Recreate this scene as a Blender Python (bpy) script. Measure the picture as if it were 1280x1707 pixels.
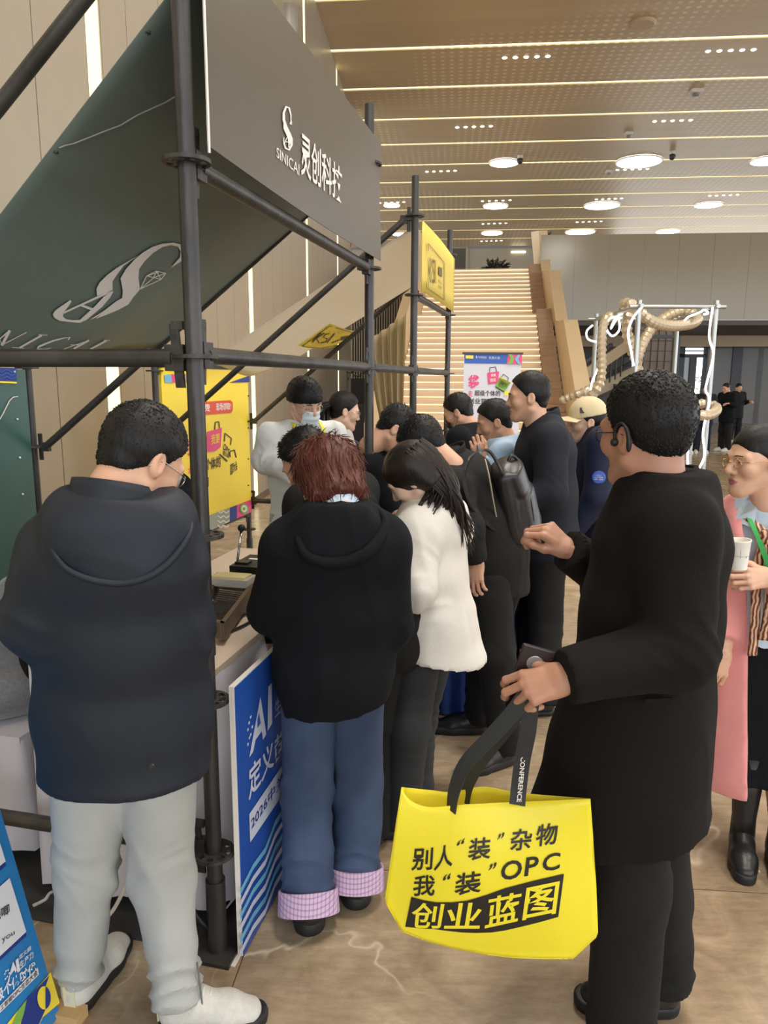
import bpy, bmesh, math, random
import numpy as np
from mathutils import Vector, Matrix, geometry

random.seed(7)
C = bpy.context.scene.collection
SC = bpy.context.scene
for o in list(bpy.data.objects):
    bpy.data.objects.remove(o)

# ------------------------------------------------------------------ camera
FPX, CAMH = 1230.0, 1.75
PITCH, ROLL = math.radians(10.12), math.radians(0.26)
CAM = Vector((0, 0, CAMH))
F_ = Vector((0, math.cos(PITCH), -math.sin(PITCH)))
U0 = Vector((0, math.sin(PITCH), math.cos(PITCH)))
R0 = Vector((1, 0, 0))
R_ = R0 * math.cos(ROLL) + U0 * math.sin(ROLL)
U_ = U0 * math.cos(ROLL) - R0 * math.sin(ROLL)
cd = bpy.data.cameras.new('camera')
cd.sensor_fit = 'VERTICAL'; cd.sensor_height = 36.0; cd.lens = FPX / 1707 * 36.0
cd.clip_start = 0.05; cd.clip_end = 300
cam = bpy.data.objects.new('camera', cd); C.objects.link(cam)
cam.matrix_world = Matrix(((R_.x, U_.x, -F_.x, 0), (R_.y, U_.y, -F_.y, 0), (R_.z, U_.z, -F_.z, CAMH), (0, 0, 0, 1)))
SC.camera = cam

# ------------------------------------------------------------------ light and exposure
SC.view_settings.view_transform = 'Standard'; SC.view_settings.look = 'None'
SC.view_settings.gamma = 1.0; SC.view_settings.use_curve_mapping = False
SC.view_settings.exposure = 0.0
W = bpy.data.worlds.new('hall_daylight'); SC.world = W; W.use_nodes = True
WN = W.node_tree.nodes; WN.clear()
wo = WN.new('ShaderNodeOutputWorld'); wb = WN.new('ShaderNodeBackground')
wb.inputs[0].default_value = (0.90, 0.95, 1.0, 1); wb.inputs[1].default_value = 3.2
W.node_tree.links.new(wb.outputs[0], wo.inputs[0])
STRIP_E, DISC_E, WALLSTRIP_E = 1.9, 8.0, 1.9
def area_lamp(name, loc, aim, sx, sy, power, col):
    l = bpy.data.lights.new(name, 'AREA'); l.shape = 'RECTANGLE'; l.size = sx; l.size_y = sy
    l.energy = power; l.color = col
    o = bpy.data.objects.new(name, l); C.objects.link(o); o.location = loc
    o.rotation_euler = (Vector(aim) - Vector(loc)).to_track_quat('-Z', 'Y').to_euler()
    return o
# area lamps added over the booths, above the frame, to brighten the scene
for i, (x, y) in enumerate(((1.5, 1.0), (1.5, 7.0), (6.5, 1.0), (6.5, 8.0))):
    area_lamp('added_fill_lamp', (x, y, 8.9), (x, y, 0), 1.6, 1.6, 330, (1.0, 0.95, 0.88))

# ------------------------------------------------------------------ pixel helpers (photograph frame 1280 x 1707)
def ray(u, v):
    return R_ * ((u - 640) / FPX) + U_ * ((853.5 - v) / FPX) + F_
def P(u, v, Y):
    d = ray(u, v); return CAM + d * (Y / d.y)
def G(u, v, z=0.0):
    d = ray(u, v); return CAM + d * ((z - CAMH) / d.z)
def PL(u, v, p0, n):
    d = ray(u, v); return CAM + d * ((Vector(p0) - CAM).dot(n) / d.dot(n))
def lin(c):
    def f(x):
        x /= 255.0
        return x / 12.92 if x <= 0.04045 else ((x + 0.055) / 1.055) ** 2.4
    return tuple(f(x) for x in c)

# ------------------------------------------------------------------ materials
def nd(nt, t, **kw):
    n = nt.nodes.new(t)
    for k, v in kw.items(): setattr(n, k, v)
    return n
_M = {}
def mat(name, rgb, rough=0.6, metal=0.0, var=0.0, vscale=6.0, bump=0.0, bscale=60.0, spec=0.5, coat=0.0,
        stretch=None, emit=0.0, alpha=1.0, trans=0.0, sheen=0.0, rgb2=None, bump2=0.0, bscale2=9.0, bdist=0.01):
    if name in _M: return _M[name]
    m = bpy.data.materials.new(name); m.use_nodes = True; _M[name] = m
    nt = m.node_tree; b = nt.nodes['Principled BSDF']; L = nt.links.new
    c = lin(rgb)
    b.inputs['Base Color'].default_value = (*c, 1)
    b.inputs['Roughness'].default_value = rough; b.inputs['Metallic'].default_value = metal
    b.inputs['Specular IOR Level'].default_value = spec
    if coat: b.inputs['Coat Weight'].default_value = coat; b.inputs['Coat Roughness'].default_value = 0.15
    if sheen: b.inputs['Sheen Weight'].default_value = sheen; b.inputs['Sheen Roughness'].default_value = 0.6
    if trans: b.inputs['Transmission Weight'].default_value = trans
    if alpha < 1: b.inputs['Alpha'].default_value = alpha
    if emit: b.inputs['Emission Color'].default_value = (*c, 1); b.inputs['Emission Strength'].default_value = emit
    if var or bump or bump2:
        tc = nd(nt, 'ShaderNodeTexCoord'); mp = nd(nt, 'ShaderNodeMapping'); L(tc.outputs['Object'], mp.inputs[0])
        if stretch: mp.inputs['Scale'].default_value = stretch
        if var:
            n = nd(nt, 'ShaderNodeTexNoise'); n.inputs['Scale'].default_value = vscale; n.inputs['Detail'].default_value = 5
            L(mp.outputs[0], n.inputs[0])
            r = nd(nt, 'ShaderNodeValToRGB')
            c2 = lin(rgb2) if rgb2 else tuple(min(1, x * (1 + var)) for x in c)
            c1 = c if rgb2 else tuple(x * (1 - var) for x in c)
            r.color_ramp.elements[0].position = 0.3; r.color_ramp.elements[1].position = 0.7
            r.color_ramp.elements[0].color = (*c1, 1); r.color_ramp.elements[1].color = (*c2, 1)
            L(n.outputs[0], r.inputs[0]); L(r.outputs[0], b.inputs['Base Color'])
        prev = None
        for s, sc in ((bump2, bscale2), (bump, bscale)):
            if not s: continue
            n = nd(nt, 'ShaderNodeTexNoise'); n.inputs['Scale'].default_value = sc; n.inputs['Detail'].default_value = 4
            L(mp.outputs[0], n.inputs[0])
            bp = nd(nt, 'ShaderNodeBump'); bp.inputs['Strength'].default_value = s; bp.inputs['Distance'].default_value = bdist
            L(n.outputs[0], bp.inputs['Height'])
            if prev: L(prev.outputs[0], bp.inputs['Normal'])
            prev = bp
        L(prev.outputs[0], b.inputs['Normal']) if prev else None
    return m
def see_through(m, rgb, amount):
    """thin cloth that passes light"""
    nt = m.node_tree; b = nt.nodes['Principled BSDF']; o = nt.nodes['Material Output']
    t = nd(nt, 'ShaderNodeBsdfTranslucent'); t.inputs[0].default_value = (*lin(rgb), 1); x = nd(nt, 'ShaderNodeMixShader'); x.inputs[0].default_value = amount
    nt.links.new(b.outputs[0], x.inputs[1]); nt.links.new(t.outputs[0], x.inputs[2]); nt.links.new(x.outputs[0], o.inputs[0]); return m
def emat(name, rgb, strength):
    if name in _M: return _M[name]
    m = bpy.data.materials.new(name); m.use_nodes = True; _M[name] = m
    nt = m.node_tree; nt.nodes.clear()
    o = nd(nt, 'ShaderNodeOutputMaterial'); e = nd(nt, 'ShaderNodeEmission')
    e.inputs[0].default_value = (*lin(rgb), 1); e.inputs[1].default_value = strength
    nt.links.new(e.outputs[0], o.inputs[0]); return m

# ------------------------------------------------------------------ object helpers
def tag(o, label=None, cat=None, group=None, kind=None):
    if label: o['label'] = label
    if cat: o['category'] = cat
    if group: o['group'] = group
    if kind: o['kind'] = kind
    return o
def wloc(o):
    l = Vector((0, 0, 0))
    while o is not None:
        l += o.location; o = o.parent
    return l
def empty(name, loc, label, cat, group=None):
    o = bpy.data.objects.new(name, None); C.objects.link(o); o.location = loc; o.empty_display_size = 0.1
    return tag(o, label, cat, group)
class MB:
    def __init__(s): s.v = []; s.f = []; s.m = []; s.mi = 0
    def add(s, vs, fs, mi=None):
        n = len(s.v); s.v.extend([tuple(x) for x in vs]); s.f.extend([tuple(i + n for i in f) for f in fs])
        s.m.extend([s.mi if mi is None else mi] * len(fs)); return s
    def box(s, c, size, ax=None, mi=None):
        c = Vector(c); X, Y, Z = ax if ax else (Vector((1, 0, 0)), Vector((0, 1, 0)), Vector((0, 0, 1)))
        hx, hy, hz = size[0] / 2, size[1] / 2, size[2] / 2
        vs = [c + X * (hx * a) + Y * (hy * b) + Z * (hz * d) for d in (-1, 1) for a, b in ((-1, -1), (1, -1), (1, 1), (-1, 1))]
        return s.add(vs, [(3, 2, 1, 0), (4, 5, 6, 7), (0, 1, 5, 4), (1, 2, 6, 5), (2, 3, 7, 6), (3, 0, 4, 7)], mi)
    def tube(s, pts, r, n=12, mi=None, cap=True, flat=None, closed=False):
        pts = [Vector(p) for p in pts]; N = len(pts)
        rs = list(r) if isinstance(r, (list, tuple)) else [r] * N
        vs = []; prev = None
        for i, p in enumerate(pts):
            if closed: t = pts[(i + 1) % N] - pts[i - 1]
            else: t = pts[min(i + 1, N - 1)] - pts[max(i - 1, 0)]
            t = t.normalized() if t.length > 1e-9 else Vector((0, 0, 1))
            if prev is None:
                a = Vector((0, 0, 1)) if abs(t.z) < 0.9 else Vector((1, 0, 0))
                x = a.cross(t).normalized()
            else:
                x = prev - t * prev.dot(t); x = x.normalized() if x.length > 1e-6 else t.orthogonal().normalized()
            prev = x; y = t.cross(x)
            for k in range(n):
                a = 2 * math.pi * k / n
                vs.append(p + (x * math.cos(a) + y * math.sin(a) * (flat or 1)) * rs[i])
        fs = []
        for i in range(N if closed else N - 1):
            j = (i + 1) % N
            for k in range(n):
                fs.append((i * n + k, i * n + (k + 1) % n, j * n + (k + 1) % n, j * n + k))
        if cap and not closed: fs += [tuple(reversed(range(n))), tuple((N - 1) * n + k for k in range(n))]
        return s.add(vs, fs, mi)
    def lathe(s, c, prof, n=20, mi=None, axis=None, a0=0, a1=2 * math.pi):
        c = Vector(c); Z = Vector(axis).normalized() if axis is not None else Vector((0, 0, 1))
        X = Z.orthogonal().normalized() if axis is not None else Vector((1, 0, 0)); Y = Z.cross(X)
        full = abs(a1 - a0 - 2 * math.pi) < 1e-6; nn = n if full else n + 1
        vs = [c + Z * h + (X * math.cos(a0 + (a1 - a0) * k / n) + Y * math.sin(a0 + (a1 - a0) * k / n)) * r for r, h in prof for k in range(nn)]
        fs = []
        for i in range(len(prof) - 1):
            for k in range(n):
                k2 = (k + 1) % nn
                fs.append((i * nn + k, i * nn + k2, (i + 1) * nn + k2, (i + 1) * nn + k))
        return s.add(vs, fs, mi)
    def grid(s, fn, nu, nv, mi=None, thick=0.0, nrm=None):
        vs = [fn(i / nu, j / nv) for j in range(nv + 1) for i in range(nu + 1)]
        q = [(j * (nu + 1) + i, j * (nu + 1) + i + 1, (j + 1) * (nu + 1) + i + 1, (j + 1) * (nu + 1) + i) for j in range(nv) for i in range(nu)]
        if not thick: return s.add(vs, q, mi)
        n = len(vs); nrm = Vector(nrm)
        vs2 = [Vector(p) - nrm * thick for p in vs]
        fs = q + [tuple(x + n for x in reversed(f)) for f in q]
        ring = list(range(nu + 1)) + [j * (nu + 1) + nu for j in range(1, nv + 1)] + [nv * (nu + 1) + i for i in range(nu - 1, -1, -1)] + [j * (nu + 1) for j in range(nv - 1, 0, -1)]
        fs += [(ring[(k + 1) % len(ring)], ring[k], ring[k] + n, ring[(k + 1) % len(ring)] + n) for k in range(len(ring))]
        return s.add(vs + vs2, fs, mi)
    def poly(s, pts, mi=None, thick=0.0, nrm=None):
        pts = [Vector(p) for p in pts]; n = len(pts)
        tr = geometry.tessellate_polygon([pts])
        tr = [tuple(t) for t in tr]
        if not thick: return s.add(pts, tr, mi)
        nrm = Vector(nrm)
        vs = pts + [p - nrm * thick for p in pts]
        return s.add(vs, tr + [tuple(i + n for i in reversed(t)) for t in tr] + [((i + 1) % n, i, i + n, (i + 1) % n + n) for i in range(n)], mi)
    def ball(s, c, r, nu=14, nv=9, mi=None, ax=None):
        c = Vector(c); r = r if isinstance(r, (tuple, list)) else (r, r, r)
        X, Y, Z = ax if ax else (Vector((1, 0, 0)), Vector((0, 1, 0)), Vector((0, 0, 1)))
        vs = []
        for j in range(nv + 1):
            t = math.pi * j / nv
            for i in range(nu):
                a = 2 * math.pi * i / nu
                vs.append(c + X * (r[0] * math.sin(t) * math.cos(a)) + Y * (r[1] * math.sin(t) * math.sin(a)) + Z * (r[2] * math.cos(t)))
        fs = [(j * nu + i, (j + 1) * nu + i, (j + 1) * nu + (i + 1) % nu, j * nu + (i + 1) % nu) for j in range(nv) for i in range(nu)]
        return s.add(vs, fs, mi)
    def obj(s, name, mats, parent=None, smooth=False, origin=None, fix=True, angle=None):
        if not isinstance(mats, (list, tuple)): mats = [mats]
        o = wloc(parent) if parent is not None else (Vector(origin) if origin is not None else Vector((0, 0, 0)))
        me = bpy.data.meshes.new(name)
        me.from_pydata([(x[0] - o.x, x[1] - o.y, x[2] - o.z) for x in s.v], [], s.f)
        for m in mats: me.materials.append(m)
        if any(s.m): me.polygons.foreach_set('material_index', s.m)
        if fix:
            bm = bmesh.new(); bm.from_mesh(me); bmesh.ops.recalc_face_normals(bm, faces=bm.faces); bm.to_mesh(me); bm.free()
        if smooth: me.shade_smooth()
        me.update()
        if angle is not None: me.set_sharp_from_angle(angle=math.radians(angle))
        ob = bpy.data.objects.new(name, me); C.objects.link(ob)
        if parent is not None: ob.parent = parent
        else: ob.location = o
        return ob

# ------------------------------------------------------------------ lettering
_TXT = {}
def text_mesh(s, bold=0.0, slices=0):
    key = (s, bold, slices)
    if key in _TXT: return _TXT[key]
    cu = bpy.data.curves.new('lettering', 'FONT'); cu.body = s; cu.size = 1.0; cu.offset = bold; cu.resolution_u = 3
    ob = bpy.data.objects.new('lettering', cu); C.objects.link(ob)
    dg = bpy.context.evaluated_depsgraph_get(); dg.update()
    me = ob.evaluated_get(dg).to_mesh()
    bm = bmesh.new(); bm.from_mesh(me); ob.evaluated_get(dg).to_mesh_clear()
    bpy.data.objects.remove(ob); bpy.data.curves.remove(cu)
    xs = [v.co.x for v in bm.verts] or [0, 1]; ys = [v.co.y for v in bm.verts] or [0, 1]
    x0, x1, y0, y1 = min(xs), max(xs), min(ys), max(ys)
    for v in bm.verts: v.co = ((v.co.x - x0) / (x1 - x0), (v.co.y - y0) / (y1 - y0), 0)
    for k in range(1, slices):
        for no in ((1, 0, 0), (0, 1, 0)):
            bmesh.ops.bisect_plane(bm, geom=bm.verts[:] + bm.edges[:] + bm.faces[:], plane_co=(k / slices, k / slices, 0), plane_no=no)
    bm.verts.index_update()
    r = ([tuple(v.co) for v in bm.verts], [tuple(v.index for v in f.verts) for f in bm.faces], (x1 - x0) / max(y1 - y0, 1e-6))
    bm.free(); _TXT[key] = r
    return r
def bil(a, b, c, d):
    a, b, c, d = map(Vector, (a, b, c, d))
    return lambda x, y: (a * (1 - x) + b * x) * (1 - y) + (d * (1 - x) + c * x) * y
def put_text(mb, s, fn, mi=0, bold=0.0, slices=0):
    v, f, _ = text_mesh(s, bold, slices)
    mb.add([fn(x, y) for x, y, _z in v], f, mi)
# ================================================================== THE HALL
BYAW = math.radians(5.0)                      # the building turns 5 degrees from the camera's axis
bd = Vector((math.sin(BYAW), math.cos(BYAW), 0)); br = Vector((math.cos(BYAW), -math.sin(BYAW), 0)); UP = Vector((0, 0, 1))
def B(a, b, z=0): return br * a + bd * b + UP * z      # building coordinates

# ---- floor: polished beige stone slabs
def stone_material():
    m = bpy.data.materials.new('polished_beige_stone'); m.use_nodes = True; nt = m.node_tree; L = nt.links.new
    b = nt.nodes['Principled BSDF']
    g = nd(nt, 'ShaderNodeNewGeometry'); oi = nd(nt, 'ShaderNodeObjectInfo')
    cmb = nd(nt, 'ShaderNodeVectorMath', operation='SCALE'); cx = nd(nt, 'ShaderNodeCombineXYZ')
    L(oi.outputs['Random'], cx.inputs[0]); L(oi.outputs['Random'], cx.inputs[1]); L(cx.outputs[0], cmb.inputs[0]); cmb.inputs['Scale'].default_value = 37.0
    add = nd(nt, 'ShaderNodeVectorMath', operation='ADD'); L(g.outputs['Position'], add.inputs[0]); L(cmb.outputs[0], add.inputs[1])
    n1 = nd(nt, 'ShaderNodeTexNoise'); n1.inputs['Scale'].default_value = 3.2; n1.inputs['Detail'].default_value = 9; n1.inputs['Roughness'].default_value = 0.62; n1.inputs['Distortion'].default_value = 0.8
    L(add.outputs[0], n1.inputs[0])
    r = nd(nt, 'ShaderNodeValToRGB'); e = r.color_ramp.elements
    e[0].position = 0.30; e[0].color = (*lin((133, 114, 91)), 1); e[1].position = 0.72; e[1].color = (*lin((185, 165, 137)), 1)
    e2 = r.color_ramp.elements.new(0.5); e2.color = (*lin((161, 141, 114)), 1)
    L(n1.outputs[0], r.inputs[0])
    # fine fibres across the slab
    mpf = nd(nt, 'ShaderNodeMapping'); mpf.inputs['Scale'].default_value = (3.0, 11, 1); L(add.outputs[0], mpf.inputs[0])
    nf = nd(nt, 'ShaderNodeTexNoise'); nf.inputs['Scale'].default_value = 2.6; nf.inputs['Detail'].default_value = 8; nf.inputs['Roughness'].default_value = .72; L(mpf.outputs[0], nf.inputs[0])
    rf = nd(nt, 'ShaderNodeMapRange'); rf.inputs['From Min'].default_value = .3; rf.inputs['From Max'].default_value = .7; rf.inputs['To Min'].default_value = .74; rf.inputs['To Max'].default_value = 1.2; L(nf.outputs[0], rf.inputs[0])
    vm = nd(nt, 'ShaderNodeVectorMath', operation='SCALE'); L(r.outputs[0], vm.inputs[0]); L(rf.outputs[0], vm.inputs['Scale'])
    # hair-thin branching veins: where a warped noise crosses its mean
    n2 = nd(nt, 'ShaderNodeTexNoise'); n2.inputs['Scale'].default_value = 1.25; n2.inputs['Detail'].default_value = 4; n2.inputs['Distortion'].default_value = .5; L(add.outputs[0], n2.inputs[0])
    sb = nd(nt, 'ShaderNodeMath', operation='SUBTRACT'); L(n2.outputs[0], sb.inputs[0]); sb.inputs[1].default_value = .5
    ab = nd(nt, 'ShaderNodeMath', operation='ABSOLUTE'); L(sb.outputs[0], ab.inputs[0])
    r2 = nd(nt, 'ShaderNodeValToRGB'); r2.color_ramp.elements[0].color = (1, 1, 1, 1); r2.color_ramp.elements[0].position = 0.0
    r2.color_ramp.elements[1].color = (0, 0, 0, 1); r2.color_ramp.elements[1].position = 0.009
    L(ab.outputs[0], r2.inputs[0])
    n3 = nd(nt, 'ShaderNodeTexNoise'); n3.inputs['Scale'].default_value = 1.1; L(add.outputs[0], n3.inputs[0])
    r3 = nd(nt, 'ShaderNodeValToRGB'); r3.color_ramp.elements[0].position = 0.42; r3.color_ramp.elements[1].position = 0.6; L(n3.outputs[0], r3.inputs[0])
    mu = nd(nt, 'ShaderNodeMath', operation='MULTIPLY'); L(r2.outputs[0], mu.inputs[0]); L(r3.outputs[0], mu.inputs[1])
    mu2 = nd(nt, 'ShaderNodeMath', operation='MULTIPLY'); L(mu.outputs[0], mu2.inputs[0]); mu2.inputs[1].default_value = 0.6
    m2 = nd(nt, 'ShaderNodeMixRGB'); L(mu2.outputs[0], m2.inputs[0]); L(vm.outputs[0], m2.inputs[1]); m2.inputs[2].default_value = (*lin((226, 210, 186)), 1)
    L(m2.outputs[0], b.inputs['Base Color'])
    n4 = nd(nt, 'ShaderNodeTexNoise'); n4.inputs['Scale'].default_value = 5; n4.inputs['Detail'].default_value = 6; L(g.outputs['Position'], n4.inputs[0])
    mr = nd(nt, 'ShaderNodeMapRange'); mr.inputs['To Min'].default_value = 0.16; mr.inputs['To Max'].default_value = 0.34; L(n4.outputs[0], mr.inputs[0]); L(mr.outputs[0], b.inputs['Roughness'])
    return m
stone = stone_material()
grout = mat('floor_joint', (104, 86, 66), 0.8)
mb = MB()
X0, X1, Y0, Y1, T = -4.2, 13.8, -2.4, 19.2, 1.2
for a0, a1, b0, b1 in ((-14, 30, Y1, 60), (-14, 30, -12, Y0), (-14, X0, Y0, Y1), (X1, 30, Y0, Y1)):
    mb.add([B(a0, b0), B(a1, b0), B(a1, b1), B(a0, b1)], [(0, 1, 2, 3)], 0)
mb.add([B(X0, Y0, -.006), B(X1, Y0, -.006), B(X1, Y1, -.006), B(X0, Y1, -.006)], [(0, 1, 2, 3)], 1)
floor = tag(mb.obj('floor', [stone, grout]), kind='structure')
t = MB(); t.box((0, 0, -.003), (T - .004, T - .004, .006)); t0 = t.obj('tile', stone); me_tile = t0.data; bpy.data.objects.remove(t0)
for i in range(int(round((X1 - X0) / T))):
    for j in range(int(round((Y1 - Y0) / T))):
        o = bpy.data.objects.new('tile', me_tile); C.objects.link(o); o.parent = floor
        o.location = B(X0 + T * (i + .5), Y0 + T * (j + .5), 0); o.rotation_euler = (0, 0, -BYAW)

# ---- left wall: tall champagne metal panels with lit slots
wd = Vector((0.07, 1, 0)).normalized(); wn = Vector((wd.y, -wd.x, 0))
WP0 = Vector((-2.58, 0, 0))
def WALL(s, z, off=0): return WP0 + wd * s + wn * off + UP * z
wallm = mat('champagne_panel', (164, 153, 136), 0.36, 0.3, var=0.03, vscale=3, bump=0.05, bscale=4)
walljoint = mat('panel_joint', (92, 82, 68), 0.7)
mb = MB(); HC = 9.25
SEND = 22.6
mb.box(WALL((SEND - 6) / 2, HC / 2, -.17), (SEND + 6 - .02, .3, HC), (wd, wn, UP)); wall_left = tag(mb.obj('wall_left', walljoint), kind='structure')
S0, SS, NP = 5.86, 4.56, 6
pw = SS / NP
p = MB(); p.box((0, 0, HC / 2), (pw - .012, .022, HC - .02)); p0 = p.obj('panel', wallm); me_p = p0.data; bpy.data.objects.remove(p0)
p = MB(); p.box((0, 0, HC / 2), (pw - .27, .022, HC - .02)); p0 = p.obj('panel', wallm); me_p2 = p0.data; bpy.data.objects.remove(p0)
stripm = emat('warm_light_slot', (255, 244, 188), WALLSTRIP_E)
ang = math.atan2(wd.y, wd.x)
k = -14
while True:
    s = S0 + pw * (k + .5)
    if s > SEND - .35: break
    lit = (k % NP == 0)
    o = bpy.data.objects.new('panel', me_p2 if lit else me_p); C.objects.link(o); o.parent = wall_left
    o.location = WALL(s + (.13 if lit else 0), .01, -.01); o.rotation_euler = (0, 0, ang)
    k += 1
ns = 0
for k in list(range(-2, 4)) + ['end']:
    s = SEND - .125 if k == 'end' else S0 + SS * k + .125
    if s > SEND: continue
    m_ = MB(); m_.box(WALL(s, HC / 2, -.012), (.245, .012, HC - .04), (wd, wn, UP), mi=0)
    m_.box(WALL(s - .125, HC / 2, -.008), (.006, .02, HC - .04), (wd, wn, UP), mi=1); m_.box(WALL(s + .125, HC / 2, -.008), (.006, .02, HC - .04), (wd, wn, UP), mi=1)
    o = m_.obj('wall_light_strip', [stripm, wallm], origin=WALL(s, 0))
    tag(o, {-2: 'lit wall slot behind the viewer', -1: 'lit wall slot outside the view before the first booth', 0: 'broad lit wall slot behind the dark canopy, nearest of all', 1: 'lit wall slot behind the yellow poster board', 2: 'lit wall slot behind the white clad man with the mask', 3: 'narrow lit wall slot behind the bullet lamps', 'end': 'thin lit slot on the far end edge of the panelled wall'}[k], 'wall light', 'lit slots in the panelled wall')
# wall base
mb = MB(); mb.box(WALL((SEND - 6) / 2, .05, .004), (SEND + 6, .012, .1), (wd, wn, UP)); tag(mb.obj('baseboard_left', mat('base_metal', (120, 108, 92), .35, .6)), kind='structure')
# bullet-shaped wall lamps
shade_m = mat('wall_lamp_shell', (150, 142, 130), 0.4, 0.3); lampglow = emat('wall_lamp_glow', (235, 245, 250), 1.6)
for (u, v, sc, lab) in ((478, 14, 1.0, 'large bullet shaped wall lamp high on the panel nearest the dark banner'), (551, 148, .95, 'bullet shaped wall lamp lower in view beside the last wall slots')):
    c = PL(u, v, WALL(0, 0), wn)
    r = empty('wall_lamp', c, lab, 'wall lamp')
    prof = [(.20, 0), (.205, -.05), (.19, -.25), (.155, -.45), (.10, -.62), (.05, -.70), (.001, -.72)]
    m_ = MB(); a = math.atan2(wn.y, wn.x)
    m_.lathe(c, [(x * sc, z * sc) for x, z in prof], 16, a0=a - math.pi / 2, a1=a + math.pi / 2)
    m_.obj('lamp_shade', shade_m, r, smooth=True)
    m_ = MB(); m_.lathe(c - UP * .02, [(.001, 0), (.19 * sc, 0)], 16, a0=a - math.pi / 2, a1=a + math.pi / 2); m_.obj('diffuser', lampglow, r)

# ---- ceiling: bronze perforated panels with light lines
def ceiling_material():
    m = bpy.data.materials.new('bronze_ceiling_panel'); m.use_nodes = True; nt = m.node_tree; L = nt.links.new
    b = nt.nodes['Principled BSDF']; b.inputs['Metallic'].default_value = 0.25; b.inputs['Roughness'].default_value = 0.46
    tc = nd(nt, 'ShaderNodeNewGeometry')
    rot = nd(nt, 'ShaderNodeMapping'); rot.inputs['Rotation'].default_value = (0, 0, BYAW); L(tc.outputs['Position'], rot.inputs[0])
    sc = nd(nt, 'ShaderNodeVectorMath', operation='SCALE'); sc.inputs['Scale'].default_value = 4.6; L(rot.outputs[0], sc.inputs[0])
    fr = nd(nt, 'ShaderNodeVectorMath', operation='FRACTION'); L(sc.outputs[0], fr.inputs[0])
    sx = nd(nt, 'ShaderNodeSeparateXYZ'); L(fr.outputs[0], sx.inputs[0]); cx = nd(nt, 'ShaderNodeCombineXYZ'); L(sx.outputs[0], cx.inputs[0]); L(sx.outputs[1], cx.inputs[1])
    ds = nd(nt, 'ShaderNodeVectorMath', operation='DISTANCE'); L(cx.outputs[0], ds.inputs[0]); ds.inputs[1].default_value = (.5, .5, 0)
    lt = nd(nt, 'ShaderNodeMath', operation='LESS_THAN'); L(ds.outputs['Value'], lt.inputs[0]); lt.inputs[1].default_value = 0.24
    n = nd(nt, 'ShaderNodeTexNoise'); n.inputs['Scale'].default_value = 0.22; n.inputs['Detail'].default_value = 1; L(rot.outputs[0], n.inputs[0])
    r = nd(nt, 'ShaderNodeValToRGB'); r.color_ramp.elements[0].position = 0.47; r.color_ramp.elements[1].position = 0.56; L(n.outputs[0], r.inputs[0])
    mu = nd(nt, 'ShaderNodeMath', operation='MULTIPLY'); L(lt.outputs[0], mu.inputs[0]); L(r.outputs[0], mu.inputs[1])
    n2 = nd(nt, 'ShaderNodeTexNoise'); n2.inputs['Scale'].default_value = 1; n2.inputs['Detail'].default_value = 3
    mp = nd(nt, 'ShaderNodeMapping'); mp.inputs['Scale'].default_value = (0.15, 3, 1); L(rot.outputs[0], mp.inputs[0]); L(mp.outputs[0], n2.inputs[0])
    r2 = nd(nt, 'ShaderNodeValToRGB'); r2.color_ramp.elements[0].color = (*lin((182, 162, 132)), 1); r2.color_ramp.elements[1].color = (*lin((204, 184, 152)), 1); L(n2.outputs[0], r2.inputs[0])
    mx = nd(nt, 'ShaderNodeMixRGB'); L(mu.outputs[0], mx.inputs[0]); L(r2.outputs[0], mx.inputs[1]); mx.inputs[2].default_value = (*lin((222, 204, 174)), 1)
    L(mx.outputs[0], b.inputs['Base Color'])
    return m
ceilm = ceiling_material()
CB0, CS = 18.15 / math.cos(BYAW) + .3, 2.33
mb = MB(); mb.box(B(8, 18, HC + .2), (46, 58, .2), (br, bd, UP)); ceiling = tag(mb.obj('ceiling', mat('ceiling_void', (60, 52, 42), .8)), kind='structure')
linem = emat('warm_ceiling_line', (255, 245, 190), STRIP_E)
k0 = -11
p = MB(); p.box((0, 0, .05), (44, CS - .15, .1)); p0 = p.obj('ceiling_panel', ceilm); me_c = p0.data; bpy.data.objects.remove(p0)
l = MB(); l.box((0, 0, .03), (44, .15, .02)); l0 = l.obj('ceiling_light_line', linem); me_l = l0.data; bpy.data.objects.remove(l0)
for k in range(k0, 12):
    yb = CB0 + CS * k
    o = bpy.data.objects.new('ceiling_panel', me_c); C.objects.link(o); o.parent = ceiling; o.location = B(9, yb - CS / 2, HC); o.rotation_euler = (0, 0, -BYAW)
    if k >= -4:
        o = bpy.data.objects.new('ceiling_light_line', me_l); C.objects.link(o); o.location = B(9, yb, HC + .005); o.rotation_euler = (0, 0, -BYAW)
        ORD = 'first second third fourth fifth sixth seventh eighth ninth tenth eleventh twelfth'.split(); tag(o, ('%s glowing light line of the bronze ceiling, counted from the nearest in view' % ORD[k]) if k >= 0 else 'glowing ceiling light line above and behind the viewer', 'ceiling light', 'light lines across the ceiling')
DL = {(840, 272): 'smaller disc lamp left of the biggest one in the nearest row', (1065, 270): 'biggest disc lamp, middle of the nearest row in the ceiling', (1282, 268): 'disc lamp cut by the frame edge in the nearest row',
      (653, 343): 'smallest disc lamp of the second row, beside the banner pole', (826, 344): 'disc lamp second from the banner pole in the second row', (1003, 343): 'widest disc lamp of the second row in the ceiling', (1181, 342): 'disc lamp at the far end of the second row, away from the banner',
      (820, 389): 'small disc lamp above the stairs in the third row', (967, 387): 'disc lamp just above the pale fascia in the third row', (1113, 386): 'disc lamp half sunk behind the top of the pale fascia', (668, 391): 'small disc lamp of the third row behind the banner brace'}
discm = emat('disc_lamp_face', (255, 253, 250), DISC_E); rimm = mat('lamp_rim', (215, 210, 200), .4)
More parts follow.
